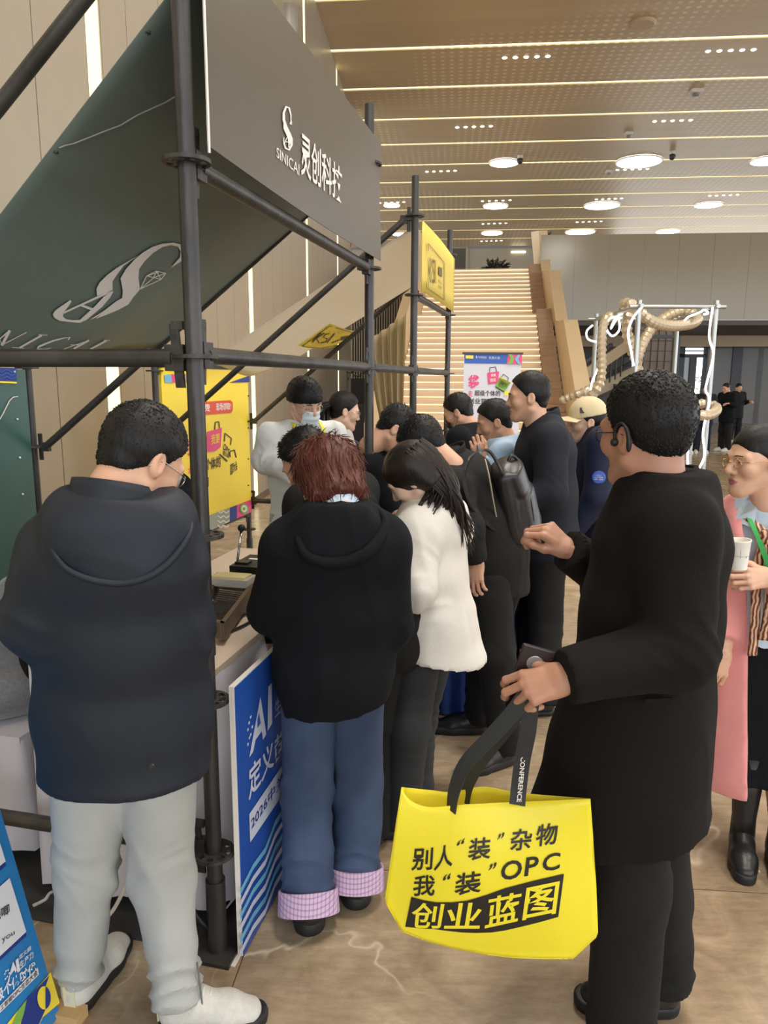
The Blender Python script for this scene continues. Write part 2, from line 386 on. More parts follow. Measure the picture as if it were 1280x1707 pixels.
for (u, v, w) in ((840, 272, 50), (1065, 270, 76), (1282, 268, 60), (653, 343, 28), (826, 344, 42), (1003, 343, 60), (1181, 342, 46), (820, 389, 36), (967, 387, 50), (1113, 386, 40), (668, 391, 28)):
    c = G(u, v, HC - .03); R = w / FPX * (c - CAM).dot(F_) / 2
    r = empty('disc_lamp', c, DL[(u, v)], 'ceiling light', 'round disc lamps in the ceiling')
    m_ = MB(); m_.lathe(c, [(.001, -.01), (R * .95, -.01)], 32); m_.obj('diffuser', discm, r)
    m_ = MB(); m_.lathe(c, [(R * .95, -.012), (R, -.012), (R, .022)], 32); m_.obj('rim', rimm, r)
SL = ['five small downlights in a row under the first light line, nearest the wall', 'five small downlights in a row under the first light line, far from the wall', 'five small downlights in a row below the third light line, nearest the wall', 'five small downlights in a row below the third light line, far from the wall',
      'five downlights in a row beside the smaller near disc lamp', 'five downlights in a row just under the biggest disc lamp', 'five tiny downlights in a row over the second disc lamp of the second row', 'five tiny downlights in a row over the smallest disc lamp by the banner pole', 'five tiny downlights in a row over the widest disc lamp of the second row', 'five tiny downlights in a row over the last disc lamp of the second row',
      'five tiny downlights in a row over the stair plant, upper of the two rows', 'five tiny downlights in a row over the disc lamp above the fascia', 'five tiny downlights in the farthest row, just above the stair plant']
spotm = emat('spot_lamp_face', (255, 246, 228), 9.0)
for si, (u, v, w) in enumerate(((877, 96, 72), (1218, 85, 76), (790, 212, 56), (1121, 202, 60), (735, 286, 47), (1054, 283, 50), (827, 335, 46), (653, 338, 40), (1015, 332, 42), (1206, 326, 46), (824, 373, 38), (982, 370, 40), (819, 402, 33))):
    a = G(u - w / 2, v + w * .018, HC - .012); b_ = G(u + w / 2, v - w * .018, HC - .012)
    r = empty('spot_lamp_row', (a + b_) / 2, SL[si], 'ceiling light', 'rows of five small downlights')
    for q in range(5):
        c = a.lerp(b_, q / 4); m_ = MB(); m_.lathe(c, [(.001, -.004), (.042, -.004), (.06, .01)], 12); m_.obj('spot_lamp', spotm, r)
# fixtures under the ceiling
wm = mat('white_plastic', (205, 200, 190), .5); gm = mat('dark_plastic', (52, 48, 44), .45)
c = G(1071, 40, HC - .02); m_ = MB(); m_.lathe(c, [(.001, -.03), (.24, -.03), (.28, 0), (.28, .03)], 24); tag(m_.obj('ceiling_speaker', mat('speaker_grille', (182, 162, 132), .6), origin=c), 'round ceiling speaker grille above the first light line', 'speaker')
for (u, v, w, lab) in ((1160, 153, 20, 'larger square white ceiling detector between two light lines'), (1048, 223, 13, 'small square ceiling detector beside the fourth light line'), (1015, 286, 10, 'tiny square ceiling detector near the biggest disc lamp')):
    c = G(u, v, HC - .03); q = w / FPX * (c - CAM).dot(F_)
    r = empty('ceiling_detector', c, lab, 'detector'); m_ = MB(); m_.box(c, (q, q, .1), (br, bd, UP)); m_.obj('housing', wm, r)
    m_ = MB(); m_.lathe(c - UP * .05, [(.001, -.06), (q * .25, -.05), (q * .3, 0)], 12); m_.obj('sensor', mat('sensor_grey', (120, 112, 100), .5), r)
for (u, v, lab) in ((867, 262, 'dome camera hanging beside the smaller near disc lamp'), (1121, 255, 'dome camera hanging past the biggest disc lamp')):
    c = G(u, v - 3, HC - .01)
    r = empty('dome_camera', c, lab, 'camera'); m_ = MB(); m_.lathe(c, [(.001, 0), (.09, 0), (.09, -.1), (.001, -.1)], 14); m_.obj('mount', wm, r)
    m_ = MB(); m_.ball(c - UP * .17, .11, 12, 8); m_.obj('dome', gm, r, smooth=True)

# ---- far wall of the upper floor, with its door and wall lamp
fw = mat('upper_wall', (150, 140, 124), .6)
FB = 44.6
mb = MB(); mb.box(B(-3.5, FB + .15, 4.6), (25, .3, 9.2), (br, bd, UP)); tag(mb.obj('wall_back', fw), kind='structure')
a = PL(757, 446, B(0, FB - .03), bd); b_ = PL(773, 420, B(0, FB - .03), bd)
m_ = MB(); m_.box(((a + b_) / 2) - UP * .9, (.75, .06, 3.0), (br, bd, UP)); o = m_.obj('door_1', mat('dark_door', (70, 62, 54), .4)); tag(o, kind='structure')
m_ = MB(); m_.box(((a + b_) / 2) - UP * .9 - br * .45, (.14, .1, 3.1), (br, bd, UP)); m_.box(((a + b_) / 2) - UP * .9 + br * .45, (.14, .1, 3.1), (br, bd, UP)); m_.box(((a + b_) / 2) + UP * .68, (1.0, .1, .12), (br, bd, UP)); m_.obj('door_frame', fw, o)
c = PL(864, 420, B(0, FB - .03), bd); m_ = MB(); m_.box(c, (.8, .1, .09), (br, bd, UP)); tag(m_.obj('wall_lamp', emat('wall_bar_glow', (255, 244, 215), 5), origin=c), 'short glowing bar lamp on the far upper wall beside the stair top', 'wall lamp')

# ---- the wide lit staircase
SY = math.radians(7.8); sd = Vector((math.sin(SY), math.cos(SY), 0)); sr = Vector((math.cos(SY), -math.sin(SY), 0))
RISE, RUN = .16, .32
treadm = mat('stair_stone', (232, 210, 182), .42, var=.05, vscale=4); risem = mat('stair_riser_lit', (216, 196, 170), .5); ledm = emat('stair_led', (255, 222, 176), 2.0)
SP = P(902, 590, 17.9); SP.z = 0                           # right edge of the flight at that step
def ST(a, b, z): return SP + sr * a + sd * (b - 17.9) + UP * z      # a: along the treads (0 at the right edge, negative leftwards)
stair = empty('staircase', ST(-1.6, 13.6, 0), 'wide pale stone staircase with glowing step edges up to the gallery', 'staircase')
b0, z0 = 13.75, 0.0
SW = 3.25
steps = []
for i in range(34):
    if i == 22: b0 += 1.35
    wid = SW
    steps.append((b0, z0)); y_ = b0
    dep = RUN if i not in (21,) else RUN + 1.35
    if i == 33: dep = 3.0
    m_ = MB()
    m_.box(ST(-wid / 2, y_ + dep / 2 - .02, z0 + RISE - .02), (wid, dep + .05, .04), (sr, sd, UP), 0)
    m_.box(ST(-wid / 2, y_ + .02, z0 + RISE / 2 - .02), (wid, .03, RISE - .04), (sr, sd, UP), 1)
    m_.box(ST(-wid / 2, y_ - .018, z0 + RISE - .05), (wid, .035, .018), (sr, sd, UP), 2)
    m_.obj('step', [treadm, risem, ledm], stair)
    b0 += RUN; z0 += RISE
TOPB, TOPZ = b0, z0
# planked side wall of the flight and the stone-capped parapet
sidem = mat('stair_side_wood', (176, 142, 108), .5, var=.12, vscale=2, stretch=(1, 1, 8)); parm = mat('parapet_stone', (222, 196, 160), .45, var=.03, vscale=2)
def stairz(b):
    z = 0
    for y_, zz in steps:
        if b >= y_: z = zz + RISE
    return z
# side planks, one per step, between the tread ends and the parapet
for i, (y_, zz) in enumerate(steps[2:]):
    m_ = MB(); m_.box(ST(.20, y_ + .16, zz + .22), (.37, .325, .155), (sr, sd, UP)); m_.obj('side_plank', sidem, stair)
# three slanting parapet slabs, each cut square where a landing starts
for quad in ([(12.3, 0), (12.3, .62), (16.9, 3.09), (19.4, 3.24), (13.5, 0)], [(18.9, 3.22), (21.85, 4.84), (25.6, 5.32), (21.6, 3.3)], [(25.0, 5.24), (27.4, 6.95), (32.7, 7.9), (28.5, 5.53)]):
    m_ = MB(); m_.poly([ST(.39, b, z) for b, z in quad], thick=-.30, nrm=sr); m_.obj('parapet', parm, stair)
m_ = MB(); n_ = []
for b, zl, zh in ((13.3, 0, .95), (20.4, 2.7, 4.35), (21.6, 3.3, 4.5), (25.9, 5.3, 6.5)): n_.append((b, zl, zh))
for a in (-SW - .02, -SW - .25):
    m_.v += [tuple(ST(a, b, zl)) for b, zl, zh in n_] + [tuple(ST(a, b, zh)) for b, zl, zh in n_]
for i in range(3):
    m_.f += [(i, i + 1, 5 + i, 4 + i), (8 + i, 9 + i, 13 + i, 12 + i), (4 + i, 5 + i, 13 + i, 12 + i), (i, i + 1, 9 + i, 8 + i)]
m_.f += [(0, 4, 12, 8), (3, 7, 15, 11)]; m_.m = [0] * len(m_.f)
m_.obj('parapet', parm, stair)
# ---- the gallery: fascia of pale glass, slab, beam and the dark glazed wall under it
fasm = mat('pale_fascia_glass', (146, 136, 114), .16, .0, var=.03, vscale=.5, spec=.5, coat=.15)
GB = 25.9
def GX(u): return PL(u, 500, B(0, GB), bd)
mb = MB(); g0 = GX(898); g1 = GX(1420)
zb, zt = PL(1000, 534, B(0, GB), bd).z, PL(1000, 391, B(0, GB), bd).z
nfp = 9
gallery = empty('gallery_fascia', g0 * 1, 'long pale glossy fascia of the upper gallery to the right of the stairs', 'fascia')
for i in range(nfp):
    a = g0.lerp(g1, i / nfp); b_ = g0.lerp(g1, (i + 1) / nfp); c = (a + b_) / 2; c.z = (zb + zt) / 2
    m_ = MB(); m_.box(c, ((b_ - a).length - .006, .06, zt - zb), (br, bd, UP)); m_.obj('panel', fasm, gallery)
mb = MB(); c = GX(1150) + bd * 4.06; c.z = (zb + .02) - .1; mb.box(c + br * 4, (28, 8, .16), (br, bd, UP)); tag(mb.obj('ceiling_gallery_underside', mat('dark_soffit', (78, 70, 60), .5)), kind='structure')
mb = MB(); c = PL(1120, 565, B(0, 32), bd); zb2 = PL(1120, 578, B(0, 32), bd).z; zt2 = PL(1120, 549, B(0, 32), bd).z
c.z = (zb2 + zt2) / 2; mb.box(c + br * 3, (24, .5, zt2 - zb2), (br, bd, UP)); tag(mb.obj('trim_1', mat('beige_beam', (196, 174, 144), .5)), kind='structure')
# ================================================================== THE SCAFFOLD BOOTHS
sdv = Vector((.2290, .9734, 0)); sq = Vector((-.9734, .2290, 0)); sn = Vector((.9734, -.2290, 0))   # along the front, into the booths, out to the hall
def FR(t, L=0.0, z=0.0): return Vector((-.51, 2.02, 0)) + sdv * t + sq * L + UP * z
T2, T3, T4 = 1.88, 3.06, 4.60
DEP = 1.86
ZR = [.34, .83, 1.32, 1.81, 2.30, 2.79]
steel = mat('black_scaffold_steel', (52, 50, 49), .4, .45, var=.4, vscale=9, bump=.18, bscale=70, rgb2=(78, 76, 74), stretch=(1, 1, .35))
steelw = mat('worn_scaffold_steel', (66, 64, 62), .5, .5, var=.4, vscale=30, bump=.2, bscale=120)
scaf = empty('scaffold', FR(0), 'black tube scaffold of poles, bars and braces carrying both booths', 'scaffold')
PR = .0235
def rosette(c, parent, ph=0.0):
    m_ = MB()
    for r0, r1 in ((.024, .036), (.052, .062)):
        m_.lathe(c, [(r0, -.005), (r1, -.005), (r1, .005), (r0, .005), (r0, -.005)], 24)
    for k in range(8):
        a = ph + k * math.pi / 4; dx = Vector((math.cos(a), math.sin(a), 0)); dy = UP.cross(dx)
        m_.box(c + dx * .044, (.022, .012, .0095), (dx, dy, UP))
    return m_.obj('rosette', steelw, parent)
def pole(p, z1, zs, base=True, r=PR):
    m_ = MB(); n = 16
    m_.tube([Vector((p.x, p.y, 0.0)), Vector((p.x, p.y, z1))], r, n)
    o = m_.obj('pole', steel, scaf, smooth=True, angle=40)
    for z in zs: rosette(Vector((p.x, p.y, z)), o, .3)
    if base:
        m_ = MB(); m_.tube([Vector((p.x, p.y, .012)), Vector((p.x, p.y, .25))], r * 1.28, 16); m_.box((p.x, p.y, .006), (.13, .13, .012), (sdv, sq, UP)); m_.obj('base_collar', steel, o, smooth=True, angle=40)
    return o
p1 = pole(FR(0), 3.3, ZR)
m_ = MB()
za, zb_ = PL(362, 1093, FR(0), sdv).z, PL(362, 1003, FR(0), sdv).z
m_.tube([FR(0, 0, za), FR(0, 0, zb_)], PR * 1.17, 16); m_.obj('sleeve', steel, p1, smooth=True, angle=40)
for t_, zt_, zz in ((T2, 3.06, ZR), (T3, 3.03, ZR), (T4, 2.99, ZR)): pole(FR(t_), zt_, zz)
A1, A2, B1_, B2_ = FR(0, DEP), Vector((-2.0, 4.2, 0)), Vector((-1.66, 5.42, 0)), Vector((-1.29, 6.93, 0))
for p in (A1, A2, B1_, B2_): pole(p, 2.08, [.34, 1.37, 1.81])
def head(c, dr, parent):
    """wedge head where a bar meets a rosette at c, bar leaving along dr"""
    dr = Vector(dr).normalized(); h = Vector((dr.x, dr.y, 0)).normalized(); s_ = UP.cross(h)
    m_ = MB(); m_.box(c + h * .052, (.055, .034, .07), (h, s_, UP)); m_.box(c + h * .040, (.04, .04, .016), (h, s_, UP))
    m_.obj('clamp_head', steelw, parent)
    m_ = MB(); m_.box(c + h * .050 + UP * .005, (.026, .008, .17), (h, s_, (UP + h * .08).normalized())); m_.box(c + h * .046 + UP * .085, (.034, .012, .022), (h, s_, UP)); m_.obj('wedge', steelw, parent)
def ledger(a, b, r=.0235, heads=True):
    d = (b - a).normalized()
    m_ = MB(); m_.tube([a + d * .06, b - d * .06], r, 14); o = m_.obj('ledger', steel, scaf, smooth=True, angle=40)
    if heads: head(a, d, o); head(b, -d, o)
    return o
Z2 = 1.815
ledger(FR(0, 0, Z2 - .008), A1 + UP * (Z2 - .008), .025); ledger(FR(0, 0, .345), A1 + UP * .345, .0235)
for a, b in ((0, T2), (T2, T3), (T3, T4)): ledger(FR(a, 0, Z2), FR(b, 0, Z2))
ledger(FR(0, 0, 2.30), FR(T2, 0, 2.30)); ledger(FR(T3, 0, 2.30), FR(T4, 0, 2.30))
ledger(B1_ + UP * .50, B2_ + UP * .50); ledger(B1_ + UP * 1.86, B2_ + UP * 1.86); ledger(A1 + UP * 1.9, A2 + UP * 1.9)
ledger(B2_ + UP * .62, FR(T4, 0, .62)); ledger(FR(T2, 0, .34), FR(T3, 0, .34))
def brace(a, b):
    m_ = MB(); m_.tube([a, b], .021, 12); o = m_.obj('brace', steel, scaf, smooth=True, angle=40)
    for c, e in ((a, b), (b, a)):
        h = (e - c); h.z = 0; h.normalize(); s_ = UP.cross(h)
        m_ = MB(); m_.box(c, (.05, .03, .05), (h, s_, UP)); m_.box(c - h * .035, (.04, .04, .016), (h, s_, UP)); m_.obj('clamp_head', steelw, o)
        m_ = MB(); m_.box(c - h * .03, (.024, .008, .15), (h, s_, UP)); m_.obj('wedge', steelw, o)
brace(FR(0.0, 0.06, 2.88), A1 - sq * .08 + UP * 1.43)
brace(FR(T2, .07, 2.77), A2 - (A2 - FR(T2)).normalized() * .08 + UP * 1.37)
brace(FR(T3, .07, 2.77), B1_ - (B1_ - FR(T3)).normalized() * .08 + UP * 1.37)
brace(FR(T4, .07, 2.77), B2_ - (B2_ - FR(T4)).normalized() * .08 + UP * 1.37)

# ---- print helpers: shapes and letters given on the photograph, laid on a real surface
def refine(pts, cell):
    bm = bmesh.new(); vs = [bm.verts.new((p[0], p[1], 0)) for p in pts]
    for t in geometry.tessellate_polygon([[Vector((p[0], p[1], 0)) for p in pts]]):
        try: bm.faces.new([vs[i] for i in t])
        except ValueError: pass
    if cell:
        for ax in (0, 1):
            lo, hi = min(p[ax] for p in pts), max(p[ax] for p in pts)
            q = lo + cell
            while q < hi:
                bmesh.ops.bisect_plane(bm, geom=bm.verts[:] + bm.edges[:] + bm.faces[:], plane_co=(q, q, 0), plane_no=(1, 0, 0) if ax == 0 else (0, 1, 0)); q += cell
    bm.verts.index_update()
    r = [tuple(v.co) for v in bm.verts], [tuple(v.index for v in f.verts) for f in bm.faces]; bm.free(); return r
def shape(mb, pts, mp, mi=0, cell=0):
    v, f = refine(pts, cell); mb.add([mp(x, y) for x, y, _ in v], f, mi)
def line(mb, a, b, w, mp, mi=0, cell=0):
    a, b = Vector((*a, 0)), Vector((*b, 0)); d = (b - a); n = Vector((-d.y, d.x, 0)).normalized() * (w / 2)
    shape(mb, [(a + n)[:2], (b + n)[:2], (b - n)[:2], (a - n)[:2]], mp, mi, cell)
def words(mb, s, quad, mp, mi=0, bold=0.0, slices=0):
    """quad: bottom-left, bottom-right, top-right, top-left on the photograph"""
    q = bil(*[Vector((x, y, 0)) for x, y in quad])
    put_text(mb, s, lambda x, y: mp(*q(x, y)[:2]), mi, bold, slices)
def plane_map(p0, n, off=.003):
    p0 = Vector(p0); n = Vector(n)
    return lambda u, v: PL(u, v, p0 + n * off, n)

prt_white = mat('white_print', (226, 220, 212), .55); prt_black = mat('black_print', (30, 28, 24), .5)
prt_yellow = mat('yellow_print', (236, 212, 60), .5); prt_pink = mat('pink_print', (222, 70, 128), .5)
prt_blue = mat('blue_print', (44, 90, 176), .5); prt_red = mat('red_print', (206, 74, 56), .5); prt_cyan = mat('cyan_print', (110, 176, 206), .5)
prt_green = mat('green_print', (120, 170, 70), .5); prt_navy = mat('navy_print', (30, 52, 128), .5)

def surf_map0(fn):
    """where a sight line meets the surface fn(a, b)"""
    def mp(u, v):
        d = ray(u, v); a, b = .5, .6
        for _ in range(20):
            p = fn(a, b); pa = (fn(a + 1e-3, b) - p) / 1e-3; pb = (fn(a, b + 1e-3) - p) / 1e-3
            M = Matrix(((pa.x, pb.x, -d.x), (pa.y, pb.y, -d.y), (pa.z, pb.z, -d.z)))
            try: s = M.inverted() @ (CAM - p)
            except ValueError: break
            a += max(-.3, min(.3, s.x)); b += max(-.3, min(.3, s.y)); a = max(-.3, min(1.3, a)); b = max(-.3, min(1.4, b))
        return fn(a, b)
    return mp
# ---- booth with the dark banner: front banner
ban_m = mat('dark_taupe_banner', (88, 80, 69), .38, var=.04, vscale=2, bump=.06, bscale=7, bdist=.02)
ban0 = FR(0, -.045); 
def bplane(u, v, off=0): return PL(u, v, ban0 + sn * off, sn)
zb0, zt0 = 2.345, 2.895
def banA(x, y):
    t = .03 + (T2 + .03) * x
    return FR(t, -.045 - .012 * math.sin(3.0 * x + 1.3 * y) * math.sin(math.pi * y), zb0 + (zt0 - zb0) * y - .012 * math.sin(math.pi * x) * (1 - y))
banner = empty('front_banner', FR(T2 / 2, -.045, zb0), 'dark taupe front banner with white crest and lettering on the nearest booth', 'banner')
m_ = MB(); m_.grid(banA, 26, 8, thick=.003, nrm=sn); m_.obj('sheet', ban_m, banner, smooth=True, angle=40)
mpA0 = surf_map0(banA); mpA = lambda u, v: mpA0(u, v) + sn * .004
m_ = MB()
words(m_, '灵创科技', [(500, 291), (569, 340), (569, 282), (500, 217)], mpA, 0, .012, 5)
words(m_, 'SINICAI', [(459, 262), (497, 293), (497, 274), (459, 245)], mpA, 0)
m_.obj('lettering', prt_white, banner)
m_ = MB()
def sw(pts, w0, w1):            # tapering stroke through points
    n = len(pts)
    L_, R__ = [], []
    for i, p in enumerate(pts):
        a = Vector((*pts[max(i - 1, 0)], 0)); b = Vector((*pts[min(i + 1, n - 1)], 0)); d = (b - a).normalized(); nn = Vector((-d.y, d.x, 0))
        w = (w0 + (w1 - w0) * math.sin(math.pi * i / (n - 1))) / 2
        L_.append(((Vector((*p, 0)) + nn * w)[:2])); R__.append(((Vector((*p, 0)) - nn * w)[:2]))
    return L_ + R__[::-1]
shape(m_, sw([(483, 206), (483, 192), (480, 180), (475, 178), (471, 188), (471, 200), (475, 212), (480, 222), (484, 232), (484, 242), (480, 250), (474, 247), (471, 238), (471, 229)], 1.2, 4.5), mpA)
shape(m_, sw([(471, 200), (472, 214), (478, 226), (481, 236), (479, 246)], 1, 4), mpA)
line(m_, (472, 240), (478, 226), 1.2, mpA); line(m_, (474, 236), (482, 238), 1.2, mpA); line(m_, (478, 226), (480, 246), 1.4, mpA)
line(m_, (481, 206), (484, 202), 1.2, mpA); line(m_, (484, 202), (484, 208), 1.0, mpA); line(m_, (481, 206), (484, 208), 1.0, mpA)
m_.obj('crest', prt_white, banner)
m_ = MB(); m_.tube([FR(.028, -.05, z) for z in (zb0 - .02, 2.6, zt0 + .05)], .004, 6); m_.obj('edge_cord', prt_white, banner)
m_ = MB(); m_.tube([P(613, 300, 3.86), P(605, 315, 3.83), P(600, 330, 3.8), P(590, 385, 3.72), P(584, 412, 3.7)], .0018, 5); m_.obj('tie_thread', prt_white, banner)

# ---- canopies: cloth sheets slung from the front top down to the back
def bary_sheet(tn, tf, ln, lf, zn0, zn1, zf0, zf1, sag):
    def fn(a, b):       # a: near -> far, b: top -> hem
        L0, L1 = ln * b, lf * b
        t = tn + (tf - tn) * a
        L = L0 + (L1 - L0) * a
        z = (zn0 + (zn1 - zn0) * b) * (1 - a) + (zf0 + (zf1 - zf0) * b) * a
        s = sag * math.sin(math.pi * min(max(a, 0), 1)) ** .9 * (0.25 + .75 * b) + .02 * math.sin(9 * a + 4 * b) * math.sin(math.pi * a) * b
        return FR(t, L, z - s)
    return fn
def surf_map(fn, off=-.006):
    m0 = surf_map0(fn)
    def mp(u, v):
        p = m0(u, v); return p - UP * (.004 + abs(off)) + (CAM - p).normalized() * .002
    return mp
canm = mat('dark_green_canvas', (98, 114, 107), .42, var=.05, vscale=2.5, bump=.25, bscale=3.0, bdist=.03, stretch=(1, 1, 3))
canA = bary_sheet(0.02, T2 - .02, .98, 1.16, 2.74, 1.84, 2.80, 1.93, .045)
cr = empty('canopy', FR(T2 / 2, .5, 1.8), 'dark green cloth canopy with pale crest slung above the nearest booth', 'canopy')
m_ = MB(); m_.grid(canA, 30, 24, thick=.003, nrm=UP); m_.obj('sheet', canm, cr, smooth=True)
mc = surf_map(canA)
K = lambda pts: [(x / 3.765, 340 + y / 3.765) for x, y in pts]
m_ = MB()
for pl in ([(1072, 385), (1128, 320), (1133, 280), (1115, 252), (1075, 241), (1020, 253), (960, 290), (905, 345), (872, 392), (868, 450), (878, 520), (835, 570), (805, 615), (740, 650), (680, 675), (600, 705), (735, 590), (765, 575), (770, 530), (755, 450), (790, 390), (850, 325), (900, 285), (960, 250), (1020, 232), (1090, 226), (1140, 240), (1168, 275), (1168, 310), (1135, 345)],
           [(870, 305), (800, 345), (730, 385), (670, 430), (625, 475), (604, 515), (608, 560), (660, 545), (706, 522), (705, 470), (730, 430), (775, 370)],
           [(710, 528), (700, 537), (398, 672), (394, 662), (610, 562)],
           [(712, 530), (690, 570), (640, 630), (580, 680), (540, 712), (500, 730), (440, 724), (375, 717), (340, 697), (330, 675), (345, 650), (440, 585), (448, 595), (425, 630), (397, 665), (394, 690), (415, 707), (460, 713), (500, 711), (545, 670), (600, 620), (650, 565), (690, 540)],
           [(495, 622), (520, 616), (588, 640), (575, 652)], [(730, 594), (650, 655), (560, 712), (600, 697), (690, 640)]):
    shape(m_, K(pl), mc, 0, 8)
for a, b in (((880, 518), (920, 435)), ((920, 435), (980, 405)), ((980, 405), (1040, 420)), ((1040, 420), (1010, 458)), ((1010, 458), (880, 518)), ((920, 435), (1010, 458)), ((880, 518), (965, 446)), ((962, 446), (982, 408)), ((962, 446), (1038, 420)), ((920, 436), (995, 412)), ((982, 408), (1010, 458))):
    line(m_, K([a])[0], K([b])[0], 1.3, mc, 0, 8)
m_.obj('crest', prt_white, cr)
m_ = MB()
for a, b, w in (((-40, 860), (60, 775), 2.2), ((-20, 780), (10, 870), 1.2), ((10, 870), (60, 775), 4.5), ((20, 862), (165, 788), 1.4), ((120, 886), (260, 808), 3.2), ((75, 882), (150, 888), 1.1), ((240, 803), (297, 807), 1.1),
                ((440, 820), (425, 838), 1.6), ((400, 893), (555, 842), 1.3), ((462, 893), (558, 840), 3.2), ((440, 868), (495, 868), 1.1), ((565, 897), (668, 843), 3.2), ((650, 840), (690, 842), 1.1), ((390, 896), (420, 896), 1), ((445, 896), (475, 896), 1)):
    line(m_, K([a])[0], K([b])[0], w, mc, 0, 10)
shape(m_, sw(K([(440, 822), (400, 825), (340, 840), (280, 862), (240, 880), (230, 893), (270, 896), (320, 888)]), .8, 3.2), mc, 0, 8)
m_.obj('lettering', prt_white, cr)
# ties along the near edge and the white string across the sheet
m_ = MB()
for b in (.12, .42, .72, .98):
    m_ = MB(); m_.lathe(canA(.012, b) - UP * .005, [(.003, 0), (.009, 0), (.009, .004)], 10); m_.obj('grommet', steelw, cr)
m_ = MB(); m_.tube([mc(u, v) for u, v in ((98, 240), (108, 236), (122, 233), (150, 222), (175, 212), (200, 203), (228, 186), (250, 176), (275, 165), (303, 148))], .0022, 5); m_.obj('string', mat('grey_string', (150, 150, 142), .7), cr)

# ---- the second booth: yellow front banner, white canopy
yel_b = mat('yellow_banner', (216, 190, 78), .5, var=.03, vscale=2, bump=.05, bscale=6)
by = empty('front_banner', FR((T3 + T4) / 2, -.045, 2.32), 'yellow front banner with thin dark frame and letters on the second booth', 'banner')
def banB(x, y): return FR(T3 + .02 + (T4 - T3 + .02) * x, -.045 - .01 * math.sin(4 * x), 2.325 + .44 * y)
m_ = MB(); m_.grid(banB, 16, 4, thick=.003, nrm=sn); m_.obj('sheet', yel_b, by, smooth=True)
mpB = plane_map(FR(0, -.045), sn, .016); m_ = MB()
for a, b in (((714, 406), (741, 438)), ((741, 438), (741, 500)), ((714, 481), (741, 500)), ((714, 406), (714, 418)), ((714, 470), (714, 481))): line(m_, a, b, .9, mpB)
words(m_, 'KSI', [(716, 471), (727, 473), (727, 434), (716, 428)], mpB, 0)
shape(m_, [(731, 444), (737, 447), (737, 462), (731, 458)], mpB); words(m_, '科士', [(731, 472), (737, 476), (737, 470), (731, 465)], mpB); words(m_, '创新', [(731, 479), (737, 483), (737, 478), (731, 474)], mpB)
m_.obj('lettering', mat('olive_print', (104, 88, 40), .6), by)
canw = see_through(mat('white_canvas', (228, 222, 210), .6, var=.03, vscale=2, bump=.2, bscale=3.0, bdist=.03), (236, 230, 218), .55)
canB = bary_sheet(T3 + .03, T4 - .02, 1.5, 1.45, 2.74, 1.88, 2.72, 1.90, .09)
cw = empty('canopy', FR(T3 + .7, .5, 1.8), 'white cloth canopy with a yellow print slung above the second booth', 'canopy')
m_ = MB(); m_.grid(canB, 28, 22, thick=.003, nrm=UP); m_.obj('sheet', canw, cw, smooth=True)
mw = surf_map(canB); m_ = MB()
shape(m_, [(497, 574), (520, 558), (550, 537), (560, 541), (580, 548), (598, 551), (596, 561), (575, 569), (555, 577), (535, 580), (512, 578)], mw, 0, 6)
m_.obj('yellow_patch', prt_yellow, cw)
mw2 = surf_map(canB, .012); m_ = MB()
for a, b, w in (((521, 567), (535, 551), 2.2), ((524, 563), (541, 552), 1.6), ((527, 560), (532, 569), 1.8), ((545, 569), (558, 553), 1.8)): line(m_, a, b, w, mw2)
shape(m_, sw([(550, 553), (543, 554), (539, 559), (546, 562), (543, 567), (534, 569)], 1.4, 1.8), mw2)
shape(m_, [(569, 559), (582, 557), (580, 564), (567, 565)], mw2); line(m_, (553, 569), (566, 564), 1.2, mw2)
for a, b in (((504, 574), (550, 540)), ((550, 540), (592, 553)), ((504, 574), (536, 578)), ((536, 578), (560, 573))): line(m_, a, b, .9, mw2)
m_.obj('lettering', prt_black, cw)
# curtain gathered at the far side of the second booth
cur = see_through(mat('sheer_olive_curtain', (204, 190, 158), .7, var=.06, vscale=5, stretch=(3, 3, .3)), (214, 202, 168), .55)
def curt(x, y):
    t = T4 + .06
    u0 = 614 + 10 * y + 20 * y * y; u1 = 678 - 6 * y - 2 * y * y
    u = u0 + (u1 - u0) * x; v = 568 - 46 * x + (178 + 46 * x) * y
    p = PL(u, v, FR(t), sdv)
    return p + sdv * (.035 * math.sin(x * 30) + .015 * math.sin(x * 13 + 2))
m_ = MB(); m_.grid(curt, 60, 14, thick=.002, nrm=-sdv)
o = m_.obj('curtain', cur, smooth=True, origin=curt(.5, 1)); tag(o, 'olive beige curtain gathered at the far end of the second booth', 'curtain')

# ---- printed boards on the backs of the booths
def board(name, label, p0, p1, z0, z1, face, edge, nrm):
    r = empty(name, Vector((p0.x, p0.y, z0)), label, 'poster board')
    d = (p1 - p0); d.z = 0; w = d.length; d.normalize(); c = (p0 + p1) / 2; c.z = (z0 + z1) / 2
    m_ = MB(); m_.box(c - nrm * .012, (w, .02, z1 - z0), (d, nrm, UP)); m_.obj('panel', face, r)
    return r
n2 = (B2_ - B1_).normalized().cross(UP); 
if n2.x < 0: n2 = -n2
yb = mat('yellow_board', (238, 210, 62), .42, var=.02, vscale=1.5, bump=.04, bscale=5)
bA = B1_ + n2 * .035; bB = B2_ + n2 * .035
ub = (bB - bA).normalized()
yr = board('poster_board', 'yellow poster board with red pill and pink characters behind the white-clad man', bA + ub * .03, bB - ub * .01, .56, 1.83, yb, None, n2)
my = plane_map(bA, n2, .003); my2 = plane_map(bA, n2, .006)
m_ = MB()       # materials: 0 pink 1 red 2 black 3 navy 4 cyan 5 grey green 6 white
hpill = [(318, 675), (322, 671), (384, 667), (388, 671), (388, 684), (385, 688), (322, 693), (318, 689)]
shape(m_, hpill, my, 1)
